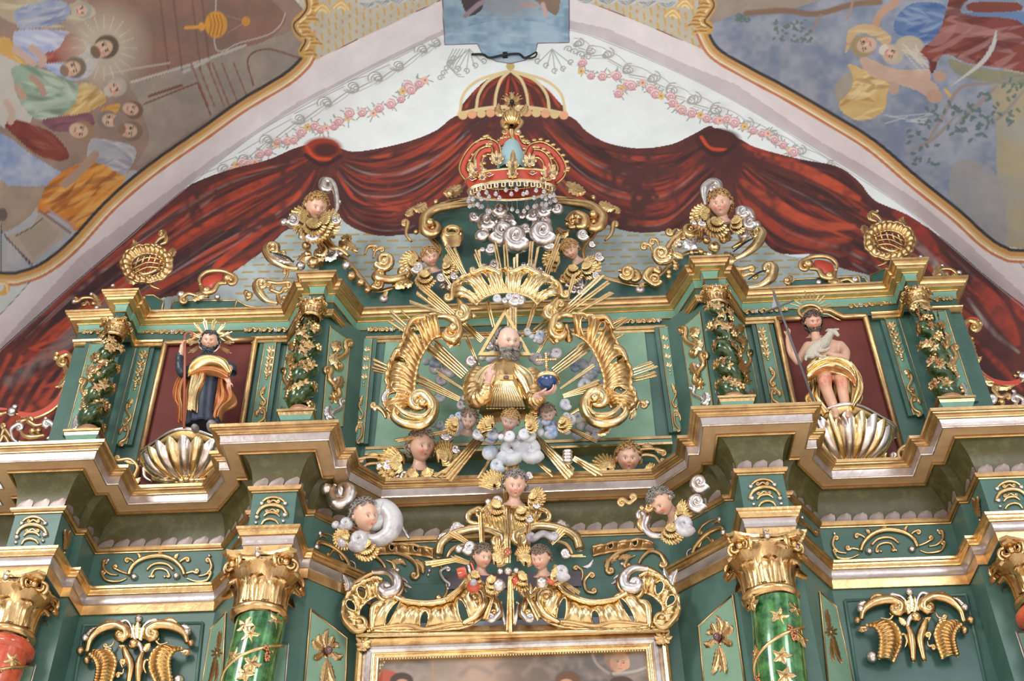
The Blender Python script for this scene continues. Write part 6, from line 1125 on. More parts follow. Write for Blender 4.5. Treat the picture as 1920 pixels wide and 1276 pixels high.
b = MB(); b.tube([P(393+19*math.cos(a), 641-20*math.sin(a), Y1+.02) for a in np.linspace(0, 2*math.pi, 30)], .012, seg=6); b.build('ring', S, t2)
# ---------------------------------------------------------------- statue in the right niche
Y2 = -.42; t = thing('bare_chested_saint_statue', 'painted statue of a bare-chested bearded man in gold drapery, in the right niche', 'statue', P(1570, 780, Y2)); k = Yp(Y2).px(1550, 680)
c = P(1525, 603, Y2-.05); s = 20*k; R = frame_at(c, 14, -2, -6)
b = MB(); head_mesh(b, c, s, R, adult=True, n=(52, 60), tint=srgb((204, 158, 136))); b.build('face', SKN, t)
b = MB(); curls(b, c, s, R, 100, .55, 41, low=-.8, r=.22); rt = []
for i in range(60):
    a = rg.uniform(-1.15, 1.15); yy = rg.uniform(-.95, -.45)
    if abs(a) < .35 and yy > -.6: continue
    q = math.sqrt(max(.05, 1-yy*yy)); rt.append((q*.66*math.sin(a), yy, .7*q*math.cos(a)+.08, rg.uniform(.25, .55), 0))
strands(b, c, s, R, rt, .9, .11, 6, .4); b.build('dark_hair_and_beard', mat('umber_hair', (.055, .038, .03), 0, .4, col2=(.1, .07, .055), nscale=14), t)
def bd(b):
    limb(b, [(1528, 622, Y2, 9), (1530, 634, Y2, 9), (1536, 646, Y2, 14)]); rings(b, [(1540, 640, Y2, 12, .06), (1544, 648, Y2, 34, .10), (1546, 660, Y2, 34, .12), (1545, 674, Y2, 30, .11), (1548, 690, Y2, 31, .12), (1552, 704, Y2, 30, .12)])
    ball(b, 1530, 658, Y2-.08, 13, (1, .5, .8)); ball(b, 1558, 656, Y2-.08, 13, (1, .5, .8))
    limb(b, [(1516, 650, Y2-.02, 11), (1506, 664, Y2-.06, 9.5), (1497, 677, Y2-.12, 8)]); limb(b, [(1497, 677, Y2-.12, 8), (1484, 660, Y2-.16, 7.5), (1479, 640, Y2-.18, 6), (1478, 630, Y2-.18, 5)]); hand(b, P(1478, 628, Y2-.19), UP+RT*.1, RT*.3-FW*.8, .10, 0, .3, [.1, .8, 1.0, 1.1])
    limb(b, [(1574, 650, Y2-.02, 12), (1584, 660, Y2-.08, 10), (1584, 672, Y2-.15, 8.5)]); limb(b, [(1584, 672, Y2-.15, 8.5), (1566, 668, Y2-.2, 7.5), (1552, 662, Y2-.22, 6)]); hand(b, P(1548, 661, Y2-.24), -RT+UP*.1, -FW+UP*.3, .10, 0, .4, .3)
    limb(b, [(1544, 696, Y2, 17), (1546, 712, Y2-.14, 14), (1550, 730, Y2-.12, 11), (1560, 756, Y2-.05, 10), (1567, 772, Y2-.04, 7)]); limb(b, [(1566, 698, Y2, 17), (1578, 716, Y2-.12, 13), (1580, 734, Y2-.1, 10.5), (1585, 758, Y2-.04, 9.5), (1588, 772, Y2-.04, 7)])
    for u in (1567, 1590): limb(b, [(u, 774, Y2-.02, 6), (u, 778, Y2-.1, 6), (u, 780, Y2-.2, 4)])
def pf_(V, C):
    px = proj(V); k1 = np.exp(-((px[:, 0]-1547)/16)**2-((px[:, 1]-712)/12)**2)+np.exp(-((px[:, 0]-1577)/14)**2-((px[:, 1]-715)/12)**2); k1 = np.clip(k1*1.3, 0, 1)[:, None]*vn(px, (9, 4, 2))[:, None]; return C*(1-k1)+srgb((178, 78, 52))*k1
body(t, 'figure', bd, .009, pf_, srgb((204, 162, 140)))
cloth(t, 'gold_loincloth', GL, ([(1512, 690), (1530, 676), (1556, 672), (1592, 682), (1600, 700)], [(1514, 714), (1534, 700), (1560, 694), (1590, 706), (1604, 724)]), Y2-.2, folds=5, amp=.03, bulge=.09)
cloth(t, 'drapery_right_fall', GL, ([(1586, 682), (1594, 705), (1596, 735), (1594, 764)], [(1598, 690), (1614, 716), (1618, 745), (1600, 770)]), Y2-.08, folds=5, amp=.04, bulge=.1)
cloth(t, 'drapery_left_fall', GL, ([(1514, 708), (1516, 738), (1508, 752), (1522, 780)], [(1532, 704), (1532, 740), (1545, 760), (1560, 776)]), Y2-.02, folds=5, amp=.035, bulge=.06)
cloth(t, 'drapery_back', G, ([(1520, 700), (1518, 740), (1530, 776)], [(1606, 700), (1608, 740), (1600, 772)]), Y2+.12, folds=9, amp=.025, bulge=.02)
cloth(t, 'hair_shirt_hem', OC, ([(1512, 688), (1530, 678), (1548, 672)], [(1516, 700), (1534, 688), (1552, 680)]), Y2-.17, folds=8, amp=.012, bulge=.03)
t2 = thing('carved_lamb', 'small pale lamb lying across the bare chest of the right niche statue', 'lamb', P(1540, 668, Y2-.2))
b = MB(); yl = Y2-.22
limb(b, [(1520, 664, yl, 11), (1532, 653, yl-.02, 13), (1545, 643, yl-.02, 11), (1553, 632, yl-.02, 8), (1559, 624, yl-.03, 7)]); limb(b, [(1558, 622, yl-.04, 7), (1566, 623, yl-.07, 5), (1571, 628, yl-.08, 3.5)]); limb(b, [(1554, 618, yl-.02, 3), (1549, 620, yl, 2)]); limb(b, [(1564, 618, yl-.05, 3), (1572, 617, yl-.06, 2)])
limb(b, [(1524, 668, yl-.02, 5), (1512, 668, yl-.04, 3), (1511, 674, yl-.04, 2.6)]); limb(b, [(1538, 658, yl-.04, 4.5), (1548, 656, yl-.07, 3), (1555, 652, yl-.07, 2.5)]); limb(b, [(1530, 664, yl-.04, 5), (1540, 668, yl-.07, 3), (1548, 668, yl-.07, 2.5)])
me_ = b.build('lamb', LAM, t2); md = me_.modifiers.new('union', 'REMESH'); md.mode = 'VOXEL'; md.voxel_size = .008; md.use_smooth_shade = True
t2 = thing('cross_staff', 'thin grey cross staff with a small pennant, held by the right niche statue', 'staff', P(1537, 786, Y2-.25)); b = MB(); b.tube([P(1538, 786, Y2-.26), P(1480, 628, Y2-.24), P(1450, 545, Y2-.24)], [.014, .013, .012], seg=8); b.build('shaft', GR, t2); b = MB(); b.tube([P(1432, 586, Y2-.24), P(1488, 563, Y2-.24)], .010, seg=8); b.build('crossbar', GR, t2)
b = MB(); b.slab([P(*q, Y2-.23) for q in ((1449, 545), (1457, 556), (1460, 578), (1447, 580), (1450, 560))], (0, -1, 0), .01); b.build('pennant', mat('grey_cloth', (.3, .29, .29), 0, .5), t2, smooth=False)
t2 = thing('crown_halo', 'dark gilded ring halo with short spikes over the right niche statue\'s head', 'halo', P(1519, 590, Y2+.05))
b = MB(); b.tube([P(1519+21*math.cos(a), 584-12*math.sin(a), Y2+.02-.1*math.sin(a)*0) for a in np.linspace(0, 2*math.pi, 30)], .022, seg=8); b.build('ring', GM, t2)
for i in range(13):
    a = math.radians(5+i*14.2); d = np.array([math.cos(a), -math.sin(a)*.9]); b = MB(); slat(b, np.array([1519, 580])+d*20, np.array([1519, 580])+d*(40 if i % 2 else 33), .016, .006, Y2+.02, Y2); b.build('spike', GM, t2, smooth=False)
# ================================================================ columns
def revolve(b, cx, cy, prof, seg=32, fl=0, nf=0, c=None):
    a = np.linspace(0, 2*math.pi, seg, endpoint=False); b.grid(np.array([[[cx+r*(1+fl*abs(math.sin(nf*x/2)))*math.cos(x), cy+r*(1+fl*abs(math.sin(nf*x/2)))*math.sin(x), z] for x in a] for r, z in prof]), closed_v=True, c=c)
def aleaf(b, cx, cy, a, r0, z0, h, w, out, droop=.25, n=9, fl=5):
    g = []
    for i in range(n):
        u = i/(n-1); th = u*1.0; rr = r0+out*(u**2.4); z = z0+h*math.sin(min(u*1.25, 1)*math.pi/2)-(h*droop*max(0, (u-.72)/.28)**1.5); ww = w*(1-.12*math.cos(u*fl*2*math.pi))*(math.sin(math.pi*min(1, u*.72+.22))**.7); row = []
        for k in (-1, -.7, -.4, -.15, 0, .15, .4, .7, 1):
            da = k*ww/rr; ri = rr+(.10*w if abs(k) in (.15, .7) else 0)-(.08*w if k == 0 else 0)-abs(k)**2*.25*w*(1-u)
            row.append((cx+ri*math.cos(a+da), cy+ri*math.sin(a+da), z-abs(k)**2*.12*h*u))
        g.append(row)
    b.grid(np.array(g))
def capital(t, cx, cy, z0, z1, r, s=1.0, m1=GM, m2=GL, jewel=True, kids=True):
    H = z1-z0; cp = t
    b = MB(); revolve(b, cx, cy, [(r*.98, z0-.045*s), (r*1.12, z0-.03*s), (r*1.2, z0), (r*1.12, z0+.03*s), (r*1.0, z0+.045*s)]); b.build('astragal', G, cp)
    b = MB(); cp0 = cp; revolve(b, cx, cy, [(r*.98, z0+.03*s), (r*1.0, z0+H*.3), (r*1.12, z0+H*.6), (r*1.42, z0+H*.78), (r*1.45, z0+H*.8), (r*1.3, z0+H*.81)], 96, .06, 48); cp = b.build('capital', m1, cp)
    for k in range(8): b = MB(); aleaf(b, cx, cy, k*math.pi/4, r*1.06, z0+.03*s, H*.5, r*.42, r*.55); b.build('acanthus_leaf', G, cp)
    for k in range(8): b = MB(); aleaf(b, cx, cy, (k+.5)*math.pi/4, r*1.06, z0+.05*s, H*.72, r*.42, r*.7); b.build('acanthus_leaf', m1, cp)
    for k in range(4):
        a = math.pi/4+k*math.pi/2; b = MB(); d = np.array([math.cos(a), math.sin(a), 0]); sd = np.array([-math.sin(a), math.cos(a), 0])
        for sg in (-1, 1):
            c = np.array([cx, cy, z0+H*.80])+d*r*1.45; pts = []; W = []
            for i in range(26): u = i/25; an = -1.2+u*8.2; rr = r*.34*(1-.72*u); pts.append(c+(d*.35-sd*sg*.9)*math.cos(an)*rr+np.array([0, 0, 1])*math.sin(an)*rr+sd*sg*-.06+d*u*r*.12); W.append(r*.10*(1-.5*u))
            b.tube(pts, W, n=d, seg=8)
        b.ball(c+d*r*.1, r*.16, 5); b.build('volute', G, cp)
    # abacus with hollow sides
    pts = []
    for k in range(4):
        a = math.pi/4+k*math.pi/2; e = r*2.05
        for da in (-.085, .085): pts.append((cx+e*math.cos(a+da), cy+e*math.sin(a+da)))
        a2 = a+math.pi/4
        for q in (-.35, 0, .35): pts.append((cx+r*(1.27+.5*q*q)*math.cos(a2+q*1.1), cy+r*(1.27+.5*q*q)*math.sin(a2+q*1.1)))
    pts = np.array(pts); n = len(pts); b = MB(); g = []
    for f, z in ((.80, z1-H*.14), (.90, z1-H*.12), (.92, z1-H*.08), (.98, z1-H*.06), (1.0, z1-H*.01), (.9, z1-.001)): g.append([[cx+(x-cx)*f, cy+(y-cy)*f, z] for x, y in pts])
    b.grid(np.array(g), closed_v=True); o = b.n; b.F.append(tuple(range(o-n, o))); b.F.append(tuple(range(n))[::-1]); sharp(b.build('abacus', G, cp), 40)
    b = MB(); b.ball((cx, cy-r*1.5, z1-H*.13), r*.13, 6); b.tube([(cx-r*.12, cy-r*1.45, z1-H*.1), (cx-r*.1, cy-r*1.5, z1+H*.02), (cx+r*.1, cy-r*1.5, z1-H*.02)], r*.05, seg=6); b.build('silver_flower', S, cp)
def vine_leaf(b, c, n, up, s, rot=0):
    n = nrm(n); up = nrm(up-np.asarray(up)@n*n); r = np.cross(up, n); V = [np.asarray(c)+n*s*.22]; k = 15
    for i in range(k): a = i*2*math.pi/k+rot; rr = s*(.72+.28*math.cos(5*a+.3)); V.append(np.asarray(c)+(r*math.cos(a)+up*math.sin(a))*rr+n*s*(.04+.06*math.cos(5*a)))
    b.add(V, [(0, i+1, (i+1) % k+1) for i in range(k)]); 
    for i in (1, 4, 7, 10, 13): b.tube([V[0], V[i]], s*.05, n=n, seg=5)
def grapes(b, c, n, s, sd=1):
    rg = random.Random(sd); n = nrm(n); dn = np.array([0, 0, -1.]); r = np.cross(dn, n)
    for i in range(26):
        u = rg.random(); w = (1-u)*.5+.12; b.ball(np.asarray(c)+dn*u*s*1.6+r*rg.uniform(-w, w)*s+n*(.12+.25*(w-abs(0))*rg.random())*s, s*.15, 4)
for i, (cx, cy, sh, lab) in enumerate([(-2.19, -.82, GC, 'large green lacquered column with gilt vine leaves and capital, left of the painting frame'), (2.08, -.82, GC, 'large green lacquered column with gilt vine leaves and capital, right of the painting frame'),
                                       (-4.40, -.60, RC, 'red lacquered column with gilt capital cut by the left edge of the view'), (4.40, -.60, RC, 'red lacquered column with gilt capital cut by the right edge of the view')]):
    r = .205; t = thing('vine_column', lab, 'column', (cx, cy, 3.4)); 
    a = np.linspace(0, 2*math.pi, 40, endpoint=False); g = []
    for z in np.linspace(3.4, 4.97, 60): ph = z*3.6; ox, oy = .022*math.cos(ph), .022*math.sin(ph); g.append(np.stack([cx+ox+r*(1+.07*np.sin(a-z*3.6))*np.cos(a), cy+oy+r*(1+.07*np.sin(a-z*3.6))*np.sin(a), np.full(40, z)], 1))
    b = MB(); b.grid(np.array(g), closed_v=True); b.build('shaft', sh, t)
    b = MB(); pts = [(cx+r*1.1*math.cos(q), cy+r*1.1*math.sin(q), 3.4+q*.108) for q in np.linspace(0, 14.3, 150)]; b.tube(pts, .016, n=(0, 0, 1), seg=7); b.build('vine_stem', G, t)
    rg = random.Random(i); 
    for k in range(17):
        an = -math.pi/2+rg.uniform(-1.3, 1.3); z = 4.92-k*.085; nn = np.array([math.cos(an), math.sin(an), 0]); c = np.array([cx, cy, z])+nn*r*1.08
        b = MB()
        if k % 4 == 3: grapes(b, c, nn, .08, k); b.build('grape_bunch', mat('gilt_grapes%d' % k, (.45, .2, .1), .8, .35) if k == 3 and i == 0 else MATS['gilt_grapes3'], t)
        else: vine_leaf(b, c, nn, (0, 0, 1), .085, rg.random()); b.build('vine_leaf', G, t)
    capital(t, cx, cy, 5.03, ZA-.004, r*1.0)
    if sh is RC:
        b = MB(); revolve(b, cx, cy, [(r*1.02, 4.86), (r*1.25, 4.88), (r*1.28, 4.93), (r*1.1, 4.97)]); b.build('red_collar', RC, t)
# upper twisted columns
for i, (cx, cy, zb, zt_, lab) in enumerate([(-2.14, -.47, 7.45, 8.70, 'slim twisted green column with gilt leaves, second from the left in the upper storey'), (2.14, -.42, 7.45, 8.70, 'slim twisted green column with gilt leaves, third from the left in the upper storey'),
                                            (-4.29, -.28, 7.45, 8.70, 'slim twisted green column at the far left of the upper storey'), (4.29, -.28, 7.45, 8.70, 'slim twisted green column at the far right of the upper storey')]):
    t = thing('twisted_column', lab, 'column', (cx, cy, zb)); b = MB(); q = np.linspace(0, 1, 130); an = q*2*math.pi*4.6*(1 if cx < 0 else -1); rr = .052-.012*q
    b.tube(np.stack([cx+rr*np.cos(an), cy+rr*np.sin(an), zb+(zt_-zb)*q], 1), (.098-.02*q)*(1+.1*np.sin(an*2)), n=(0, 0, 1), seg=14); b.build('twisted_shaft', GD, t)
    rg = random.Random(20+i)
    for k in range(58):
        u = (k+.5)/58; a_ = -math.pi/2+rg.uniform(-1.5, 1.5); z = zb+.04+(zt_-zb-.08)*u; nn = np.array([math.cos(a_), math.sin(a_), 0]); aa = u*2*math.pi*4.6*(1 if cx < 0 else -1); c = np.array([cx+.05*math.cos(aa), cy+.05*math.sin(aa), z])+nn*.095; b = MB()
        if k % 6 == 4: grapes(b, c+[0, 0, .04], nn, .05, k); b.build('grape_bunch', MATS['gilt_grapes3'], t)
        elif k % 3 == 1:
            for m_ in range(5): w_ = m_*1.257; b.ball(c+np.array([math.cos(w_)*nn[1], -math.cos(w_)*nn[0], math.sin(w_)])*.028, .022, 4)
            b.build('blossom', GL, t)
        else: vine_leaf(b, c, nn, (0, 0, 1), .068, rg.random()*3); b.build('vine_leaf', (G, GM)[k % 2], t)
    capital(t, cx, cy, zt_+.01, zt_+.185, .092, .5)
    b = MB(); revolve(b, cx, cy, [(.15, zb-.09), (.155, zb-.06), (.14, zb-.03), (.12, zb), (.10, zb+.03)], 28); b.build('red_gilt_base', mat('rose_gilding', (.75, .38, .25), .7, .35) if i == 0 else MATS['rose_gilding'], t)
    b = MB()
    def sq(z, e): return [[cx-e, cy-e, z], [cx+e, cy-e, z], [cx+e, cy+e, z], [cx-e, cy+e, z]]
    b.grid(np.array([sq(zb-.09, .13), sq(zb-.09, .185), sq(zb-.115, .185), sq(zb-.12, .172), sq(zb-.15, .165)]), closed_v=True); b.build('pedestal_cornice', G, t, smooth=False)
    b = MB(); b.grid(np.array([sq(zb-.15, .165), sq(zb-.2, .14)]), closed_v=True); b.build('pedestal_neck', SG, t, smooth=False)
    b = MB(); b.grid(np.array([sq(zb-.2, .148), sq(zb-.21, .14), sq(6.66, .14)]), closed_v=True); b.build('pedestal_block', TE, t, smooth=False)
    b = MB()
    for k in range(7): b.ball((cx+(k-3)*.028, cy-.145, zb-.27+.012*(k % 2)), .017, 4)
    b.build('pedestal_flowers', G, t)
# ================================================================ niches, strips and panels of the upper storey
def framed(t, corners, m, fm, bw=.022, lift=.02):
    b = MB(); b.slab(corners, (0, -1, 0), .02); b.build('field', m, t, smooth=False); b = MB(); c = list(corners)+[corners[0]]
    for i in range(len(corners)): b.tube([c[i], c[i+1]], bw, seg=8, flat=.8); b.ball(c[i], bw, 5)
    b.build('gilt_border', fm, t)
for sg, x0, x1, lab in ((-1, -3.87, -2.87, 'maroon niche panel in a gilt frame behind the robed statue'), (1, 2.86, 3.83, 'maroon niche panel in a gilt frame behind the bare-chested statue')):
    t = thing('niche_panel', lab, 'niche', ((x0+x1)/2, .13, 6.9)); cxm = (x0+x1)/2; zt2 = 8.93; top_ = [(x0, zt2), (x0+.24, zt2), (x0+.28, zt2+.03), (x0+.36, zt2+.10), (cxm, zt2+.13), (x1-.36, zt2+.10), (x1-.28, zt2+.03), (x1-.24, zt2), (x1, zt2)]
    b = MB(); b.slab([(x, .13, z) for x, z in [(x0, 6.8)]+top_+[(x1, 6.8)]], (0, -1, 0), .01); b.build('maroon_board', MR, t, smooth=False)
    b = MB(); p = [(x0, .1, 6.8)]+[(x, .1, z) for x, z in top_]+[(x1, .1, 6.8)]; b.tube([p[0], p[1]], .034, seg=10, flat=.9); b.tube([p[-2], p[-1]], .034, seg=10, flat=.9); b.build('side_moulding', GM, t)
    b = MB(); q = [(x, .09, z) for x, z in top_]; b.tube(np.array(q), .034, seg=10, flat=.9); b.build('arched_top_moulding', GM, t)
    b = MB(); b.tube(np.array([(x+(.035 if x < cxm else -.035), .10, z-.045) for x, z in top_[1:-1]]), .012, seg=6); b.build('inner_fillet', GL, t)
def strip_orn(t, pl, a, b_, w, flip=False, kind=0):
    """a chain of rosettes, a drop and C scrolls between two pixels"""
    a = np.array(a, float); d = np.array(b_, float)-a; L = np.hypot(*d); e = d/L; n = np.array([-e[1], e[0]]); X = lambda u, s=0: tuple(a+d*u+n*s*w); it = []
    if kind == 0:
        for u in (.06, .15, .24, .33): it.append(('o', GL, w*.52, X(u), W_(k=6)))
        it += [('b', GL, w*.2, X(.39)), ('b', GL, w*.16, X(.42)), ('l', G, w*.3, [X(.52), X(.57, .2), X(.6)]), ('s', G, w*.18, [X(.60, .4), X(.64, .3), X(.7, -.3), X(.74, -.2)], (w*.2, 1), (w*.25, 1)), ('o', G, w*.4, X(.78)), ('s', GM, w*.2, [X(.82, -.3), X(.85, -.45), X(.92, -.4), X(.97, .1)], (w*.25, -1), (w*.25, -1)), ('l', G, w*.25, [X(.80, .2), X(.86, .5), X(.9, .3)])]
    else:
        it += [('l', G, w*.35, [X(.08), X(.13, .2), X(.18, -.1)]), ('s', G, w*.2, [X(.1, -.4), X(.2, -.5), X(.3, .2), X(.36, .1)], (w*.28, 1), (w*.25, -1)), ('l', GL, w*.35, [X(.2, .1), X(.28, .3), X(.34, 0)]), ('b', S, w*.2, X(.38, -.1)), ('s', G, w*.2, [X(.42, .4), X(.5, .5), X(.58, -.1), X(.64, -.3)], (w*.28, -1), (w*.28, 1)), ('l', GM, w*.35, [X(.46, -.3), X(.55, -.2), X(.62, .2)]), ('b', S, w*.22, X(.5, .1)), ('o', G, w*.4, X(.70)), ('s', S, w*.15, [X(.74, -.4), X(.8, -.5), X(.86, 0), X(.92, .1)], (w*.2, 1), (w*.2, 1)), ('l', S, w*.3, [X(.8, .3), X(.88, .3), X(.94, 0)]), ('b', G, w*.2, X(.96))]
    orn(t, pl, it, flip)
bayp = PL((0, .16, 0)); dgl = wallplane((-2.52, .16), (-2.24, -.25)); dgr = wallplane((-2.02, -.25), (-1.62, .19)); outp = PL((0, .06, 0)); ctp = PL((0, .19, 0))
def board(t, pl, q, th, m, name, flip=False, lift=0):
    b = MB(); b.slab([pl.hit(*p, lift=lift) for p in q], pl.n, th); return b.build(name, m, t, smooth=False, flip=flip)
for fl, sd in ((False, 'left'), (True, 'right')):
    for nm, pl, q, w, kd, desc in (('a', bayp, [(259, 652), (284, 652), (240, 838), (213, 838)], 17, 0, 'outer side of the %s niche' % sd), ('b', bayp, [(499, 645), (520, 645), (498, 800), (474, 800)], 16, 0, 'inner side of the %s niche' % sd),
        ('c', dgl, [(543, 640), (566, 612), (549, 800), (518, 800)], 20, 1, 'canted face outside the %s inner twisted column' % sd), ('d', dgr, [(618, 612), (655, 642), (641, 800), (602, 800)], 27, 1, 'canted face inside the %s inner twisted column' % sd),
        ('e', ctp, [(680, 641), (699, 641), (682, 836), (660, 836)], 12, 0, '%s end of the pale central panel' % sd), ('f', outp, [(172, 650), (222, 650), (180, 820), (128, 820)], 22, 1, 'outer wall behind the %s-most twisted column' % sd)):
        t = thing('ornament_strip', 'slim pale strip with gilt relief on the '+desc, 'strip', pl.hit(*q[3]))
        if fl: t.location.x *= -1
        ex = 9; Q = [(q[0][0]-ex, q[0][1]-3), (q[1][0]+ex, q[1][1]-3), (q[2][0]+ex, q[2][1]), (q[3][0]-ex, q[3][1])]
        if nm not in 'cd': board(t, pl, Q, .05, TE, 'backing_board', fl, .045)
        lf = .05 if nm not in 'cd' else .008; board(t, pl, q, .01, SG if nm not in 'd' else PG, 'pale_strip', fl, lf+.004)
        b = MB(); c = [pl.hit(*p, lift=lf+.004) for p in q]; b.tube(c+[c[0]], .007, n=pl.n, seg=6); b.build('gilt_line', GM, t, flip=fl)
        p2 = PL(pl.p0+pl.n*(lf+.004), pl.n); a0 = ((q[0][0]+q[1][0])/2, (q[0][1]+q[1][1])/2+2); b0 = ((q[2][0]+q[3][0])/2, (q[2][1]+q[3][1])/2-3)
        if nm == 'f': a0 = (186, 652); b0 = (143, 816)
        strip_orn(t, p2, a0, b0, w, fl, kd)
t = thing('pale_central_panel', 'large pale green painted panel behind the rays and shell frames', 'panel', (0, .18, 6.7)); board(t, ctp, [(724, 640), (1208, 622), (1232, 850), (700, 860)], .012, PG, 'panel', False, .02)
# gilt rail and carvings under the central panel
t = thing('central_base_rail', 'narrow gilt and sea green rail under the pale central panel', 'rail', (0, .0, 6.75)); pr_ = Yp(.12)
for v0, h, m, nm in ((836, 5, GM, 'gold_rail'), (842, 6, SG, 'green_band'), (848, 4, G, 'lower_gold_bead')):
    b = MB(); z0 = pr_.hit(957, v0)[2]; z1 = pr_.hit(957, v0+h)[2]; b.box((-1.55, .02+.004*h, z1), (1.55, .19, z0)); b.build(nm, m, t, smooth=False)
for sg, u0, lab in ((1, 700, 'left'), (-1, 1214, 'right')):
    t = thing('rail_carving', 'small gilded scroll carving above the %s end of the central cornice' % lab, 'carving', P(u0, 870, .0)); X_ = lambda dx, dy: (u0+sg*dx, dy); v = 858 if sg > 0 else 842
    orn(t, Yp(.0), [('s', GM, 3.5, [X_(-30, v+4), X_(-5, v), X_(20, v+2), X_(38, v)], (5, -sg), (6, sg)), ('s', GM, 3.5, [X_(-22, v+26), X_(-12, v+14), X_(8, v+12), X_(20, v+22)], (6, sg), (5, sg)), ('l', GM, 5, [X_(-10, v-3), X_(0, v-6), X_(12, v-3)]), ('b', S, 5, X_(34, v+6)), ('l', GM, 5, [X_(-26, v+8), X_(-20, v+2), X_(-12, v+3)])])
# reliefs on the upper frieze
def ufr(lab, pl, segs, fl=False):
    t = thing('upper_frieze_carving', lab, 'carving', pl.hit(*segs[0][0]), 'small gilt carvings on the upper frieze'); 
    if fl: t.location.x *= -1
    for (a, c, n) in segs:
        a = np.array(a, float); d = (np.array(c, float)-a)/n
        for i in range(n):
            p = a+d*(i+.5); s = min(7, abs(d[0])*.42); it = [('s', G, 1.7, [(p[0]-s, p[1]+2), (p[0]-s*.3, p[1]-3), (p[0]+s*.6, p[1]-1)], (3, 1), (3, 1))] if i % 2 else [('o', (GL, S, GM)[i % 3], 5, tuple(p), W_(k=5))]
            it.append(('l', GM, 2.5, [(p[0]+s*.6, p[1]+2), (p[0]+s, p[1]-1), (p[0]+s*1.6, p[1])])); orn(t, pl, it, fl)
yfr = Yp(.09)
for fl, sd in ((False, 'left'), (True, 'right')):
    ufr('row of small gilt scrolls on the frieze above the %s niche' % sd, yfr, [((262, 622), (345, 622), 6), ((455, 618), (538, 618), 6)], fl); ufr('short silver-gilt loop on the outermost end of the upper frieze, %s' % sd, Yp(.03), [((148, 622), (190, 622), 2)], fl)
ufr('row of small gilt scrolls on the frieze above the pale central panel, left part', Yp(.16), [((688, 617), (740, 617), 5), ((745, 617), (800, 616), 4)]); ufr('row of small gilt scrolls on the frieze above the pale central panel, right part', Yp(.16), [((1140, 604), (1190, 602), 4), ((1192, 602), (1240, 600), 5)])
# ================================================================ consoles under the statues
for sg, cx, lab in ((-1, -3.2, 'left'), (1, 3.27, 'right')):
    cy = .0; zb, zt_ = 6.90, 7.12; R0_ = .40; t = thing('shell_console', 'gold and silver fluted shell console carrying the %s niche statue' % lab, 'console', (cx, cy, zb))
    pc0 = P(342 if sg < 0 else 1600, 893 if sg < 0 else 862, -.30); cx = pc0[0]; zb = pc0[2]; cy = -.02; zb += .05; zt_ = P(342, 832, -.42)[2]
    nl = 11; Gs = {0: MB(), 1: MB()}
    for l in range(nl):
        g = []
        for i in range(15):
            u = i/14; z = zb+(zt_-zb)*(u**1.25); rr = .03+R0_*math.sin(u*math.pi/2)**.8+.03*u**6; row = []
            for k in range(9):
                a = math.pi+(l+k/8)*math.pi/nl; f = 1+.13*math.sin(k/8*math.pi)-.05; row.append((cx+rr*f*1.06*math.cos(a), cy-.02+rr*f*.92*math.sin(a), z+.018*math.sin(k/8*math.pi)*u**4*3))
            g.append(row)
        b = MB(); b.grid(np.array(g)); b.build('shell_flute', S if l % 2 else GL, t)
    b = MB(); 
    for k in range(-2, 3): b.ball((cx+k*.05, cy-.12-.02*(2-abs(k)), zb-.0), .035, 6, (1, .8, .8))
    for s2 in (-1, 1): b.tube([(cx+s2*.02, cy-.14, zb), (cx+s2*.2, cy-.12, zb+.015), (cx+s2*.36, cy-.05, zb+.09), (cx+s2*.41, cy-.02, zb+.2)], [.02, .028, .03, .02], seg=8)
    b.build('gold_scroll_foot', GL, t)
    g = []; aa = np.linspace(math.pi, 2*math.pi, 60)
    for f, z in ((.80, .03), (.96, .02), (1.05, .045), (1.10, .05), (1.16, .085), (1.18, .115), (1.12, .13), (0.05, .13)):
        g.append([(cx+R0_*1.16*f*math.cos(a), cy+R0_*.95*f*math.sin(a)*(1+.12*math.cos(4*a)), zt_+z+.05*abs(math.sin(a))**2-.05) for a in aa])
    b = MB(); b.grid(np.array(g)); b.build('moulded_platform', GP, t)
    b = MB(); b.tube(np.array([(cx+R0_*1.37*math.cos(a), cy+R0_*1.11*math.sin(a)*(1+.12*math.cos(4*a)), zt_+.06+.05*abs(math.sin(a))**2) for a in aa]), .022, seg=8); b.build('silver_rim', S, t)
    t = thing('console_carving', 'gilt and silver scroll hanging beside the %s shell console' % lab, 'carving', P(250 if sg < 0 else 1690, 890 if sg < 0 else 860, -.05)); X_ = lambda dx, dy: ((342-dx if sg < 0 else 1600+dx), dy+(868 if sg < 0 else 842))
    orn(t, Yp(-.08), [('s', GM, 4, [X_(120, -4), X_(98, -6), X_(84, 8), X_(90, 26)], (5, 1), (5, 1)), ('s', S, 4, [X_(72, 12), X_(70, 26), X_(58, 34)], (4, 1), None), ('l', GM, 6, [X_(100, 30), X_(88, 34), X_(76, 30)]), ('l', GM, 5, [X_(108, -4), X_(96, 0), X_(88, 4)])])
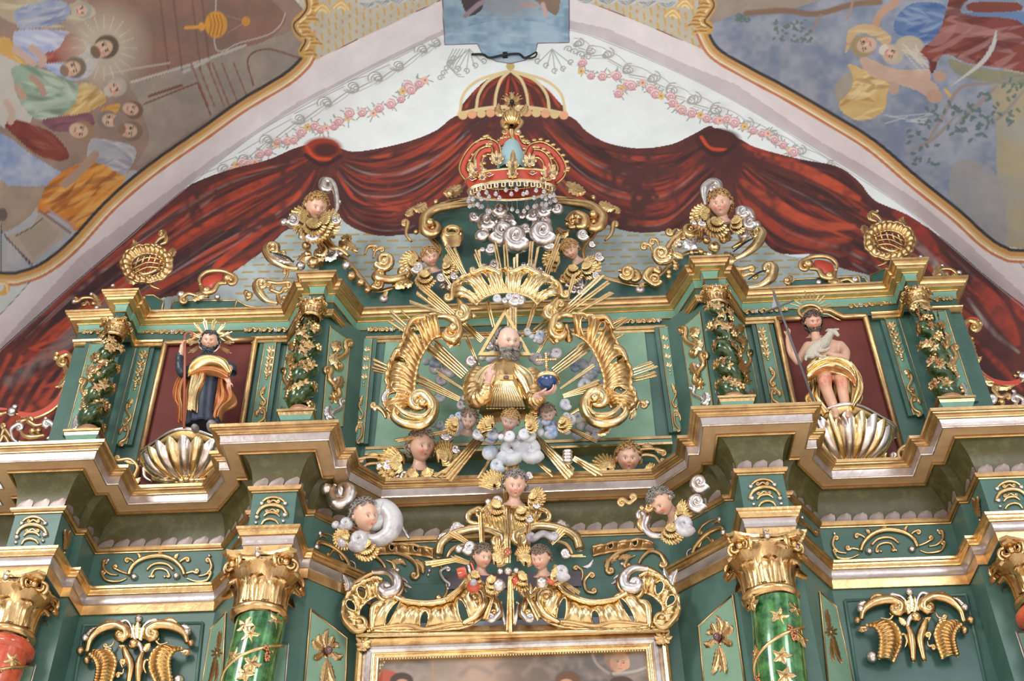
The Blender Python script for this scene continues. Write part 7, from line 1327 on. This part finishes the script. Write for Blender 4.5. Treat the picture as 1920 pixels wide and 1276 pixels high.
# ================================================================ carvings of the lower storey
fb = PL((0, -.085, 0))
BAY = [('s', G, 5, [(241, 1079), (247, 1064), (262, 1051), (283, 1044), (305, 1043), (325, 1050), (340, 1064), (347, 1079)], W_(taper=.7, flute=.1)), ('s', GM, 3, [(275, 1069), (286, 1059), (300, 1056), (315, 1059), (326, 1069)], W_(taper=.8)), ('b', S, 7, (252, 1082)), ('b', S, 7, (331, 1080)), ('s', G, 2.5, [(284, 1078), (290, 1068), (302, 1066), (313, 1070), (318, 1078)], (3, -1), (3, 1)), ('b', S, 3, (281, 1081)), ('b', S, 3, (309, 1081)),
 ('s', G, 3, [(242, 1076), (228, 1072), (215, 1066)], None, (4, 1)), ('s', G, 3, [(238, 1084), (222, 1090), (200, 1088), (191, 1076)], None, (4, 1)), ('s', GM, 3.2, [(222, 1078), (206, 1076), (195, 1066), (194, 1054)], None, (4, 1)), ('b', S, 3.5, (203, 1050)), ('s', GM, 3, [(254, 1056), (248, 1050), (240, 1047)], None, (4, -1)), ('l', GM, 4, [(262, 1050), (262, 1042), (258, 1038)]),
 ('s', G, 3, [(345, 1076), (360, 1072), (368, 1074)], None, (4, -1)), ('s', G, 3, [(350, 1084), (368, 1090), (388, 1088), (396, 1076)], None, (4, -1)), ('s', GM, 3.2, [(372, 1080), (388, 1076), (397, 1064), (394, 1050)], None, (4, -1)), ('b', S, 3.5, (393, 1042)), ('s', GM, 3, [(334, 1056), (342, 1050), (350, 1046)], None, (4, 1)), ('l', GM, 4, [(328, 1050), (330, 1042), (336, 1040)]), ('l', GM, 4, [(292, 1042), (300, 1038), (310, 1042)])]
BLK = [('s', G, 3, [(491, 942), (500, 935), (513, 932), (526, 935), (536, 943)]), ('s', G, 4, [(481, 966), (487, 956), (498, 949), (513, 947), (528, 951), (536, 960), (538, 968)], W_(taper=.7, flute=.08)), ('s', GM, 2.2, [(506, 942), (513, 938), (520, 942)], (3, 1), (3, -1)), ('s', GM, 2.2, [(503, 960), (511, 955), (519, 960)], (3, 1), (3, -1)), ('s', G, 3, [(494, 968), (502, 962), (511, 961), (519, 963), (525, 969)]), ('s', G, 3, [(490, 984), (496, 976), (506, 973), (517, 976), (523, 983)]), ('b', S, 4.5, (491, 944)), ('b', S, 4.5, (535, 944)), ('b', S, 5, (482, 970)), ('b', S, 5, (534, 966)), ('b', S, 3.5, (480, 980)), ('b', S, 3.5, (531, 977))]
def shift(it, dx, dy, s=1.0, c=(0, 0)):
    def f(x):
        if isinstance(x, list): return [f(i) for i in x]
        if isinstance(x, tuple) and len(x) == 2 and all(isinstance(i, (int, float)) for i in x) and abs(x[0]) > 60: return (x[0]+dx, x[1]+dy)
        return x
    return [tuple(f(v) for v in i) for i in it]
dgf = wallplane((-1.86, -.58), (-1.38, -.08)); dgf0 = wallplane((-2.8, -.08), (-2.44, -.60))
DIA = [('s', G, 5, [(592, 1027), (596, 1017), (611, 1020), (628, 1029), (645, 1045), (654, 1060)], W_(taper=.8, flute=.08)), ('b', S, 7, (592, 1026)), ('b', S, 5, (599, 1000)), ('s', G, 2.5, [(605, 1000), (618, 1002), (632, 1010), (640, 1020)], None, (4, 1)), ('s', G, 2.2, [(618, 1040), (625, 1032), (635, 1038), (640, 1048)], (3, 1), (3, -1)), ('b', S, 5, (648, 1062)), ('b', S, 3.5, (659, 1070)), ('s', S, 2, [(655, 1050), (664, 1056), (666, 1068)]), ('s', GM, 3, [(598, 1008), (604, 1004), (612, 1008)], None, None), ('s', GM, 2.6, [(612, 1045), (622, 1050), (634, 1060)])]
for fl, sd in ((False, 'left'), (True, 'right')):
    def T(nm, lab, p, pl, it, g=None):
        t = thing(nm, lab, 'carving', pl.hit(*p), g); t.location.x *= (-1 if fl else 1); orn(t, pl, it, fl); return t
    T('frieze_carving', 'arched gilt and silver scroll relief on the frieze under the %s shell console' % sd, (295, 1090), fb, BAY)
    T('block_carving', 'stacked gilt arches on the frieze block over the %s green column' % sd, (512, 985), PL((0, -1.005, 0)), BLK)
    T('block_carving', 'stacked gilt arches on the frieze block over the %s red column' % sd, (60, 1018), PL((0, -.805, 0)), shift(BLK, -450, 37))
    T('canted_frieze_carving', 'gilt and silver arch relief on the canted frieze at the %s of the centre' % sd, (625, 1060), dgf, DIA)
    T('canted_frieze_sprig', 'small gilt sprig on the canted frieze outside the %s green column' % sd, (455, 1000), dgf0, [('s', GM, 4, [(430, 1040), (445, 1020), (462, 1000)], (5, 1), (5, 1)), ('l', GM, 5, [(440, 1025), (452, 1016), (458, 1004)]), ('b', S, 3.5, (449, 1008)), ('b', S, 3, (462, 992))])
    T('block_side_carving', 'gilt leaf hanging on the inner side of the %s outer frieze block' % sd, (122, 1010), PL((-4.105, -.6, 0), (1, 0, 0)), [('l', GM, 6, [(122, 1030), (124, 1012), (118, 992)]), ('l', GM, 5, [(122, 1030), (128, 1010), (128, 994)]), ('b', GM, 3, (120, 1036)), ('b', GM, 2.5, (121, 1044))])
    T('panel_cross_carving', 'gilt starburst with a dark jewel on the canted pale field %s of the painting' % sd, (612, 1270), d1_ if 0 else wallplane((-1.86, -.58), (-1.38, -.07)), [('l', GM, 7, [(611, 1214), (608, 1198), (612, 1180)]), ('l', GM, 7, [(620, 1222), (632, 1232), (640, 1228)]), ('l', GM, 7, [(604, 1216), (592, 1210), (584, 1200)]), ('l', GM, 6, [(618, 1214), (628, 1208), (634, 1214)]), ('l', GM, 7, [(604, 1226), (594, 1232), (586, 1236)]), ('l', GM, 6, [(606, 1212), (598, 1198), (596, 1190)]), ('l', GM, 6, [(616, 1212), (622, 1200), (622, 1192)]), ('o', GM, 14, (611, 1221), W_(k=8)), ('b', GEM, 8, (611, 1221), W_(lift=.03)), ('l', GM, 8, [(612, 1240), (608, 1262), (600, 1290)]), ('l', GM, 8, [(614, 1240), (618, 1262), (626, 1290)]), ('l', GM, 5, [(613, 1236), (613, 1260), (612, 1285)])])
    T('panel_cross_carving', 'gilt drop ornament on the canted pale field outside the %s green column' % sd, (408, 1260), wallplane((-2.8, -.07), (-2.44, -.60)), [('l', GM, 5, [(410, 1220), (412, 1200), (416, 1182)]), ('o', GM, 11, (408, 1224), W_(k=7)), ('l', GM, 5, [(404, 1232), (400, 1256), (394, 1284)]), ('l', GM, 4, [(408, 1236), (408, 1256), (406, 1280)])])
    T('openwork_cartouche', 'large openwork gilt cartouche with silver tips on the recessed %s bay panel' % sd, (255, 1276), PL((0, -.13, 0)), [
     ('s', G, 9, [(163, 1224), (170, 1200), (190, 1181), (215, 1174), (232, 1180)], None, (11, 1), W_(flute=.12, taper=.7)), ('s', G, 9, [(352, 1206), (346, 1188), (325, 1176), (298, 1173), (282, 1180)], None, (11, -1), W_(flute=.12, taper=.7)), ('b', G, 9, (226, 1193)), ('b', G, 9, (280, 1190)),
     ('s', S, 4, [(224, 1168), (238, 1164), (247, 1178), (245, 1196)], (4, -1), None), ('s', S, 4, [(291, 1163), (276, 1168), (266, 1182), (266, 1192)], (4, 1), None), ('b', S, 8, (261, 1161)), ('l', GL, 8, [(258, 1198), (258, 1182), (261, 1166)]), ('l', GL, 5, [(254, 1200), (250, 1186), (252, 1170)]), ('l', GL, 5, [(262, 1200), (268, 1186), (270, 1172)]),
     ('s', S, 5, [(244, 1212), (254, 1204), (264, 1212), (267, 1226)]), ('s', G, 7, [(232, 1212), (238, 1228), (246, 1250), (240, 1290)], W_(flute=.1)), ('s', G, 7, [(268, 1222), (262, 1245), (260, 1290)], W_(flute=.1)), ('l', G, 6, [(240, 1224), (232, 1214), (224, 1212)]), ('l', G, 6, [(270, 1220), (276, 1212), (284, 1208)]), ('b', G, 10, (252, 1208)),
     ('r', G, [(190, 1224), (206, 1222), (218, 1240), (216, 1262), (208, 1290)], [(172, 1232), (182, 1242), (187, 1260), (182, 1290)], W_(ribs=12, bulge=.05)), ('r', G, [(318, 1222), (300, 1216), (286, 1232), (284, 1258), (298, 1290)], [(346, 1222), (330, 1226), (320, 1246), (324, 1285)], W_(ribs=12, bulge=.05)),
     ('b', GM, 8, (151, 1220)), ('b', S, 8, (160, 1196)), ('l', S, 7, [(160, 1196), (172, 1184), (186, 1178)]), ('b', GM, 8, (164, 1238)), ('b', GM, 7, (359, 1206)), ('b', S, 8, (352, 1186)), ('l', GM, 7, [(300, 1170), (320, 1164), (334, 1170)]), ('l', S, 5, [(338, 1174), (350, 1176), (356, 1184)]), ('l', GM, 6, [(190, 1174), (204, 1168), (216, 1170)]), ('l', G, 6, [(340, 1222), (352, 1222), (348, 1230)]),
     ('s', G, 3, [(230, 1252), (226, 1240), (230, 1238)], None, (4, 1)), ('s', G, 3, [(222, 1262), (230, 1262), (232, 1254)], (4, -1), None), ('s', G, 3, [(274, 1262), (270, 1250), (274, 1238), (282, 1238)]), ('s', G, 3, [(292, 1200), (300, 1208), (316, 1204)], (4, 1), None), ('s', G, 3, [(200, 1214), (210, 1210), (214, 1202)], (4, 1), None), ('b', S, 6, (206, 1218)), ('b', S, 6, (300, 1216)), ('b', S, 11, (336, 1276))])
# centre frieze
t = thing('centre_frieze_carving', 'gilt leafy swag on the green frieze left of the double scroll bracket', 'carving', P(740, 1060, -.08))
CF = [('s', GM, 5.5, [(676, 1070), (682, 1052), (702, 1044), (718, 1056), (724, 1068)], (6, -1), None, W_(flute=.1)), ('s', GM, 4.5, [(700, 1038), (730, 1036), (760, 1042), (780, 1058), (784, 1078)], None, (7, 1), W_(flute=.1)), ('r', GM, [(702, 1040), (740, 1038), (780, 1040), (812, 1046)], [(704, 1030), (740, 1024), (780, 1027), (814, 1034)], W_(ribs=5, bulge=.03, lift=.0, scal=.1, holes=[(.3, .5, .04, .3), (.7, .5, .04, .3)])), ('s', GM, 4, [(724, 1050), (736, 1056), (742, 1068)], None, (6, 1)), ('b', S, 6, (745, 1070)), ('l', GM, 6, [(735, 1052), (752, 1052), (762, 1062)]), ('l', GM, 7, [(770, 1048), (790, 1060), (794, 1078)]), ('b', S, 4, (750, 1050)), ('b', S, 4, (805, 1070)), ('b', S, 3, (803, 1078)), ('s', S, 3.5, [(838, 1064), (826, 1072), (832, 1086), (842, 1094)], (4, 1), (4, 1)), ('s', GM, 3.5, [(836, 1090), (838, 1110), (830, 1126)], None, (6, 1)), ('l', GM, 5, [(812, 1048), (824, 1056), (830, 1070)]), ('b', S, 4, (840, 1104))]
orn(t, PL((0, -.08, 0)), CF)
t = thing('centre_frieze_carving', 'gilt leafy swag on the green frieze right of the double scroll bracket', 'carving', P(1170, 1050, -.08))
orn(t, PL((0, -.08, 0)), [('s', GM, 5.5, [(1248, 1056), (1238, 1040), (1220, 1034), (1204, 1046), (1198, 1058)], (6, 1), None, W_(flute=.1)), ('s', GM, 4.5, [(1226, 1030), (1196, 1028), (1166, 1034), (1144, 1050), (1138, 1068)], None, (7, -1), W_(flute=.1)), ('r', GM, [(1225, 1030), (1190, 1030), (1150, 1034), (1112, 1042)], [(1224, 1022), (1200, 1016), (1150, 1022), (1110, 1030)], W_(ribs=5, bulge=.03, lift=.0, scal=.1, holes=[(.3, .5, .04, .3), (.7, .5, .04, .3)])), ('s', GM, 4, [(1190, 1042), (1178, 1048), (1172, 1058)], None, (6, -1)), ('b', S, 5, (1167, 1058)), ('l', GM, 6, [(1182, 1042), (1168, 1044), (1160, 1052)]), ('l', GM, 7, [(1160, 1040), (1142, 1052), (1134, 1066)]), ('s', GM, 3.5, [(1082, 1062), (1092, 1072), (1090, 1090)], (4, -1), None), ('s', GM, 3.5, [(1106, 1076), (1096, 1090), (1100, 1108), (1112, 1112)], (5, 1), (5, -1)), ('l', S, 4, [(1112, 1050), (1104, 1060), (1092, 1064)]), ('b', S, 3, (1084, 1086)), ('b', S, 3, (1086, 1098))])
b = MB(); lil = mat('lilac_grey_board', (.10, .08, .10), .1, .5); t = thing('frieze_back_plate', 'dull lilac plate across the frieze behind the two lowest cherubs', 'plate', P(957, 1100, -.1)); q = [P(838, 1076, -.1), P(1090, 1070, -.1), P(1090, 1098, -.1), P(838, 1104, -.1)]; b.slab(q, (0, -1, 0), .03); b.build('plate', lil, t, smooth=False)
t = thing('pale_strip_behind_crest', 'pale lilac strip of wall seen through the holes of the shell crest', 'panel', P(957, 1180, -.09)); b = MB(); b.box((-1.2, -.09, 4.9), (1.05, -.075, 5.31)); b.build('strip', mat('pale_lilac_wall', (.42, .45, .55), 0, .6), t, smooth=False)
# ================================================================ side wings
for sd in ('left', 'right'):
    t = thing('side_scroll_wing', 'large gilt C scroll lined with coral red at the %s edge, beside the outermost strip' % sd, 'carving', P(60 if sd == 'left' else 1880, 800 if sd == 'left' else 770, .1)); pw = Yp(.15)
    if sd == 'left':
        A = [(112, 668), (124, 664), (136, 676), (137, 696), (131, 716), (122, 737), (108, 756), (86, 772), (60, 781), (36, 778)]
        it = [('s', G, 6, [(u+4, v+3) for u, v in A], (9, -1), None, W_(flute=.1)), ('s', GM, 3.5, [(u-5, v-2) for u, v in A]), ('b', S, 9, (24, 773)), ('b', S, 6, (29, 764)), ('s', G, 5, [(14, 776), (0, 780), (-20, 776)], W_(lift=.02)), ('s', RD, 4, [(16, 770), (0, 770), (-20, 766)], W_(lift=.02)), ('b', G, 6, (108, 664)), ('b', G, 6, (106, 672)), ('b', GM, 7, (144, 663)), ('l', GM, 8, [(146, 655), (143, 672), (140, 690)]), ('l', GM, 8, [(122, 685), (130, 705), (122, 722)]), ('l', G, 6, [(130, 700), (118, 718), (106, 730)]), ('l', G, 7, [(130, 730), (122, 750), (106, 768)]), ('b', S, 5, (117, 770)), ('b', S, 4, (156, 656)),
              ('s', S, 5, [(34, 797), (22, 806), (24, 822), (34, 830)], (6, 1), None), ('s', S, 6, [(92, 792), (101, 800), (100, 815), (88, 824)], (6, -1), None), ('s', G, 5, [(38, 806), (48, 818), (64, 820), (84, 816)]), ('s', G, 5, [(56, 792), (68, 798), (84, 794)], (5, 1), None), ('b', G, 7, (62, 809)), ('b', G, 6, (73, 808)), ('s', G, 4, [(32, 790), (44, 790), (52, 784)]), ('s', G, 4, [(36, 828), (60, 832), (90, 830)]), ('s', GM, 4, [(2, 820), (10, 806), (22, 822)]), ('s', GM, 4, [(0, 830), (8, 818), (18, 832)]), ('s', G, 3, [(4, 800), (8, 808), (16, 812)], (4, 1), None), ('b', S, 5, (87, 786))]
        RDp = A
    else:
        A = [(1832, 604), (1818, 602), (1808, 614), (1806, 636), (1812, 660), (1822, 686), (1840, 706), (1864, 718), (1890, 722), (1912, 717)]
        it = [('s', G, 6, [(u-4, v+2) for u, v in A], (9, 1), None, W_(flute=.1)), ('s', GM, 3.5, [(u+6, v-2) for u, v in A]), ('b', S, 10, (1916, 708)), ('b', G, 4, (1903, 705)), ('b', G, 4, (1909, 699)), ('b', G, 7, (1836, 608)), ('b', G, 6, (1834, 615)), ('b', GM, 7, (1796, 602)), ('l', GM, 9, [(1794, 598), (1799, 620), (1804, 640)]), ('l', GM, 9, [(1816, 632), (1820, 655), (1828, 672)]), ('l', G, 6, [(1822, 660), (1832, 674), (1840, 672)]), ('b', G, 4, (1822, 635)), ('l', G, 8, [(1822, 690), (1840, 708), (1862, 722)]), ('l', G, 7, [(1850, 716), (1880, 726), (1900, 726)]), ('b', S, 4, (1788, 597)), ('b', S, 5, (1900, 735)),
              ('s', S, 6, [(1858, 745), (1846, 750), (1846, 764), (1856, 770)], (6, 1), None), ('s', S, 6, [(1906, 745), (1918, 752), (1914, 768)], (6, -1), None), ('s', GM, 5, [(1860, 762), (1875, 770), (1890, 768), (1906, 758)]), ('s', GM, 5, [(1862, 735), (1875, 746), (1888, 742)], (6, 1), (4, 1)), ('b', G, 7, (1877, 755)), ('s', G, 5, [(1860, 776), (1884, 784), (1908, 778)]), ('s', GM, 4, [(1832, 724), (1836, 738), (1834, 750)], (4, 1), None), ('b', S, 6, (1852, 782)), ('b', S, 5, (1910, 782)), ('s', G, 4, [(1868, 784), (1880, 790), (1896, 788)])]
        RDp = A
    orn(t, pw, it); b = MB(); p = smooth_path(RDp, 6); s_ = pw.px(*p[0]); g = []
    tt = np.gradient(p, axis=0); tt /= np.linalg.norm(tt, axis=1, keepdims=True); nn = np.stack([-tt[:, 1], tt[:, 0]], 1)
    for k in (-1, 1): g.append([pw.hit(*(p[i]+nn[i]*k*4.5), lift=.03) for i in range(len(p))])
    b.grid(np.array(g)); g2 = np.array(g)+[0, .03, 0]; b.grid(g2[:, ::-1]); b.build('red_lining', RD, t)
    u0, v0, sg = (277, 495, 1) if sd == 'left' else (1667, 452, -1)
    t = thing('lattice_cartouche', 'gilt lattice shell cartouche with a curl on top, on the cornice end at the %s' % sd, 'carving', P(u0, v0+40, .1)); pz = Yp(-.02); X_ = lambda dx, dy: (u0+sg*dx, v0+dy)
    ov = [X_(31*math.cos(a), 3+22*math.sin(a)) for a in np.linspace(0, 2*math.pi, 13)[:-1]]; ov2 = [X_(46*math.cos(a), 3+34*math.sin(a)) for a in np.linspace(0, 2*math.pi, 13)[:-1]]
    orn(t, pz, [('r', GM, ov+ov[:1], ov2+ov2[:1], W_(ribs=22, bulge=.04, scal=.18, lift=.0)), ('s', GM, 4, [X_(10, -32), X_(20, -44), X_(30, -50)], None, (7, -1)), ('s', S, 4, [X_(2, -22), X_(14, -34), X_(22, -30)]), ('s', GM, 4, [X_(24, -36), X_(34, -40), X_(34, -52), X_(22, -54)], None, None), ('b', S, 3, X_(22, -56)), ('s', GM, 4, [X_(0, 30), X_(8, 42), X_(24, 48)], (5, 1), None), ('l', GM, 7, [X_(-30, -24), X_(-24, -36), X_(-26, -42)]), ('l', GM, 7, [X_(-40, 22), X_(-30, 32), X_(-14, 34)]), ('l', GM, 6, [X_(38, -18), X_(48, -24), X_(48, -10)]), ('b', GM, 7, X_(-36, 16)), ('s', GL, 3.5, [X_(-20, 14), X_(-6, 20), X_(12, 14), X_(26, 8)], (4, 1), (4, 1))])
    for k in range(5): b = MB(); b.tube([pz.hit(*q, lift=.03) for q in (X_(-26+k*11, 18-abs(k-2)*1), X_(-16+k*11, -12+abs(k-2)*2))], .012, seg=6); b.build('lattice_bar', GM, t)
    for k in range(3): b = MB(); b.tube([pz.hit(*q, lift=.035) for q in smooth_path([X_(-26, 4+k*9), X_(0, -8+k*9), X_(28, -4+k*8)], 4)], .012, seg=6); b.build('lattice_bar', GM, t)
    u0, v0 = (160, 566) if sd == 'left' else (1778, 512); t = thing('end_curl_carving', 'small gilt and silver curls on the outermost end of the upper cornice, %s' % sd, 'carving', P(u0, v0+12, 0)); X_ = lambda dx, dy: (u0+sg*dx, v0+dy)
    orn(t, Yp(-.05), [('s', GM, 3.5, [X_(24, 6), X_(14, -6), X_(-4, -6), X_(-14, 0)], None, (5, 1)), ('b', S, 5, X_(-20, 0)), ('s', GM, 3, [X_(10, 8), X_(4, 0), X_(0, 6)], None, (3, 1)), ('l', GM, 6, [X_(26, 10), X_(22, -4), X_(14, -14)]), ('b', S, 4, X_(12, -14)), ('b', GM, 5, X_(16, 4)), ('b', S, 5, X_(22, 12)), ('b', S, 4, X_(52, -30))])
# ================================================================ crown
YC = -.32; t = thing('gilded_crown', 'large gilded crown lined with red, set with jewels, hanging over the glory of rays', 'crown', P(958, 350, YC)); kc = Yp(YC).px(958, 330)
c0 = P(959, 356, YC); rx, ry = 80*kc, .15
def er(a, z, f=1.0): return np.array([c0[0]+rx*f*math.cos(a), c0[1]+ry*f*math.sin(a), c0[2]+z])
A_ = np.linspace(0, 2*math.pi, 72, endpoint=False); h1 = .19
b = MB(); b.grid(np.array([[er(a, z, f) for a in A_] for z, f in ((.0, 1), (.03, 1.02), (.05, 1.0), (h1-.04, 1.05), (h1, 1.07))]), closed_v=True); b.build('red_band', RD, t)
b = MB(); b.grid(np.array([[er(a, z, f) for a in A_] for z, f in ((.0, .97), (h1, 1.0))]), closed_v=True); b.build('red_lining', RD, t)
for nm, z, f, r, m in (('lower_gold_rim', 0, 1.0, .022, G), ('upper_gold_rim', h1, 1.06, .018, GL), ('silver_rim', -.02, .99, .012, S)): b = MB(); b.tube([er(a, z, f) for a in np.linspace(0, 2*math.pi, 73)], r, n=(0, 0, 1), seg=8); b.build(nm, m, t)
for a, m in ((-1.57, GEM), (-1.1, GEM), (-2.04, GEM), (-.62, GEM), (-2.52, GEM)):
    q = er(a, h1*.5, 1.1)+[0, -.02, 0]; b = MB(); b.add([q+[.045, 0, 0], q+[0, 0, .03], q-[.045, 0, 0], q-[0, 0, .03], q+[0, -.025, 0]], [(0, 1, 4), (1, 2, 4), (2, 3, 4), (3, 0, 4)]); b.build('lozenge_jewel', m, t, smooth=False); b = MB(); b.tube([q+[.05, 0, 0], q+[0, 0, .036], q-[.05, 0, 0], q-[0, 0, .036], q+[.05, 0, 0]], .007, seg=5); b.build('jewel_setting', GL, t)
for du, dv, r in ((-67, -22, 17), (71, -15, 17), (2, -30, 13), (2, -14, 11), (-28, -42, 14), (34, -38, 14), (-55, -8, 8), (60, -2, 8)):
    b = MB(); rosette(b, Yp(YC-.2 if abs(du) < 60 else YC-.12), (959+du, 340+dv), r, 8, .0); ro = b.build('gold_rosette', GL, t); b = MB(); b.ball(P(959+du, 340+dv, YC-.26 if abs(du) < 60 else YC-.18), .02, 6); b.build('jewel', GEM, ro)
def arch_(pts, nm='red_arch'):
    b = MB(); q = smooth_path(pts, 7); P3 = [P(u, v, y) for u, v, y in q]; b.tube(P3, .036, seg=10, flat=.7); b.build(nm, RD, t)
    for off in (-7.5, 7.5):
        d = np.gradient(q[:, :2], axis=0); d /= np.linalg.norm(d, axis=1, keepdims=True); n_ = np.stack([-d[:, 1], d[:, 0]], 1); b = MB(); b.tube([P(q[i, 0]+n_[i, 0]*off, q[i, 1]+n_[i, 1]*off, q[i, 2]) for i in range(len(q))], .014, seg=6); b.build('gold_edging', G, t)
    for i in range(2, len(q)-1, 3): b = MB(); b.ball(P(q[i, 0]-n_[i, 0]*off*1.5*(1 if q[i, 0] > 959 else 1)*(-1), q[i, 1]-abs(n_[i, 1])*12, q[i, 2]), .03, 5, (1.2, .8, .8)); b.build('leaf_bead', GM, t)
arch_([(880, 335, YC), (869, 318, YC), (876, 296, YC), (893, 275, YC-.02), (912, 267, YC-.03), (928, 274, YC-.04), (932, 290, YC-.04)]); arch_([(1038, 340, YC), (1052, 326, YC), (1052, 308, YC), (1036, 286, YC-.02), (1016, 274, YC-.03), (998, 278, YC-.04), (990, 294, YC-.04)])
arch_([(934, 272, YC-.03), (946, 266, YC-.02), (955, 250, YC)], 'red_arch'); arch_([(990, 278, YC-.03), (974, 272, YC-.02), (964, 252, YC)], 'red_arch')
arch_([(900, 330, YC-.12), (897, 300, YC-.12), (908, 284, YC-.12), (922, 282, YC-.13)]); arch_([(1028, 334, YC-.12), (1026, 305, YC-.12), (1014, 290, YC-.12), (1000, 288, YC-.13)])
b = MB(); b.tube([P(962, 330, YC-.2), P(962, 300, YC-.18), P(961, 270, YC-.08), P(959, 245, YC)], [.03, .035, .035, .03], seg=10); b.build('front_gold_rib', G, t)
for i in range(6): b = MB(); b.ball(P(962, 326-i*13, YC-.22+.03*i), .026, 5); b.build('rib_bead', GL, t)
b = MB(); g = [[P(960+w*math.cos(a), v+2*math.sin(a), YC-.0)+[0, .14*(w/22)*math.sin(a), 0] for a in np.linspace(0, 2*math.pi, 24, endpoint=False)] for w, v in ((30, 330), (26, 300), (16, 275), (4, 262))]; b.grid(np.array(g), closed_v=True); b.build('pale_blue_cap', mat('pale_blue_lining', (.28, .42, .46), 0, .6), t)
b = MB(); cc = P(959, 222, YC); revolve(b, cc[0], cc[1], [(.02, cc[2]-.13), (.07, cc[2]-.11), (.105, cc[2]-.03), (.1, cc[2]+.05), (.06, cc[2]+.1), (.02, cc[2]+.11)], 64, .14, 16); b.build('fluted_orb', G, t)
orn(t, Yp(YC), [('s', GM, 4, [(950, 245), (944, 238), (942, 230)], (5, 1), (4, 1)), ('s', GM, 4, [(968, 246), (974, 240), (978, 232)], (5, -1), (4, -1)), ('l', GM, 7, [(942, 215), (934, 208), (936, 198)]), ('l', GM, 7, [(974, 215), (984, 208), (988, 198)]), ('b', GM, 6, (949, 240)), ('b', S, 5, (972, 248)), ('s', GM, 4, [(946, 262), (938, 268), (934, 262)], (5, 1), None)])
t2 = thing('crown_flower_finial', 'dark gilt flower with a black jewel on top of the crown', 'finial', P(959, 206, YC))
for i in range(6): a = i*math.pi/3+.5; b = MB(); leaf(b, Yp(YC-.05), [(960+4*math.cos(a), 192+4*math.sin(a)), (960+10*math.cos(a), 192+10*math.sin(a)), (960+17*math.cos(a), 192+17*math.sin(a))], 5, serr=0); b.build('petal', GM, t2)
for i in range(8): a = -math.pi*(.1+i*.115); b = MB(); b.tube([P(960+8*math.cos(a), 190+8*math.sin(a), YC-.04), P(960+22*math.cos(a), 190+17*math.sin(a), YC-.04)], .006, seg=5); b.build('stamen', GM, t2)
b = MB(); b.ball(P(960, 191, YC-.1), .032, 6); b.build('black_jewel', BK, t2); b = MB(); b.tube([P(959, 208, YC), P(960, 196, YC-.03)], .02, seg=6); b.build('stem', GM, t2)
for i in range(15):                                   # gilt comb loops under the band
    a = -math.pi+.25+(math.pi-.5)*i/14; q = er(a, -.0, .93); b = MB(); b.tube([q+[-.018, 0, 0], q+[-.016, 0, -.09], q+[.016, 0, -.09], q+[.018, 0, 0]], .011, n=(0, -1, 0), seg=6); b.build('comb_loop', GL, t)
i_ = 0
for ring_, (f, z, n) in enumerate(((1.0, -.16, 26), (.8, -.2, 18))):
    for k in range(n):
        a = 2*math.pi*(k+.5*ring_)/n; p = er(a, z-.05*((k % 3 == 0)), f); d = thing('crystal_drop', 'faceted crystal drop hanging on a thin wire from the rim of the crown', 'crystal', p, 'crystal drops under the crown')
        b = MB(); r = .026; V = [p+[0, 0, -.045]]+[p+[r*math.cos(x)*s1, r*math.sin(x)*s1, zz] for s1, zz in ((1, -.01), (.8, .02)) for x in np.arange(6)*math.pi/3]+[p+[0, 0, .035]]; b.add(V, [(0, 1+(j+1) % 6, 1+j) for j in range(6)]+[(1+j, 1+(j+1) % 6, 7+(j+1) % 6, 7+j) for j in range(6)]+[(7+j, 7+(j+1) % 6, 13) for j in range(6)]); b.build('drop', GLS, d, smooth=False)
        b = MB(); b.tube([p+[0, 0, .03], er(a, 0, f*.99 if f == 1 else .97)], .004, seg=4); b.build('wire', S, d)
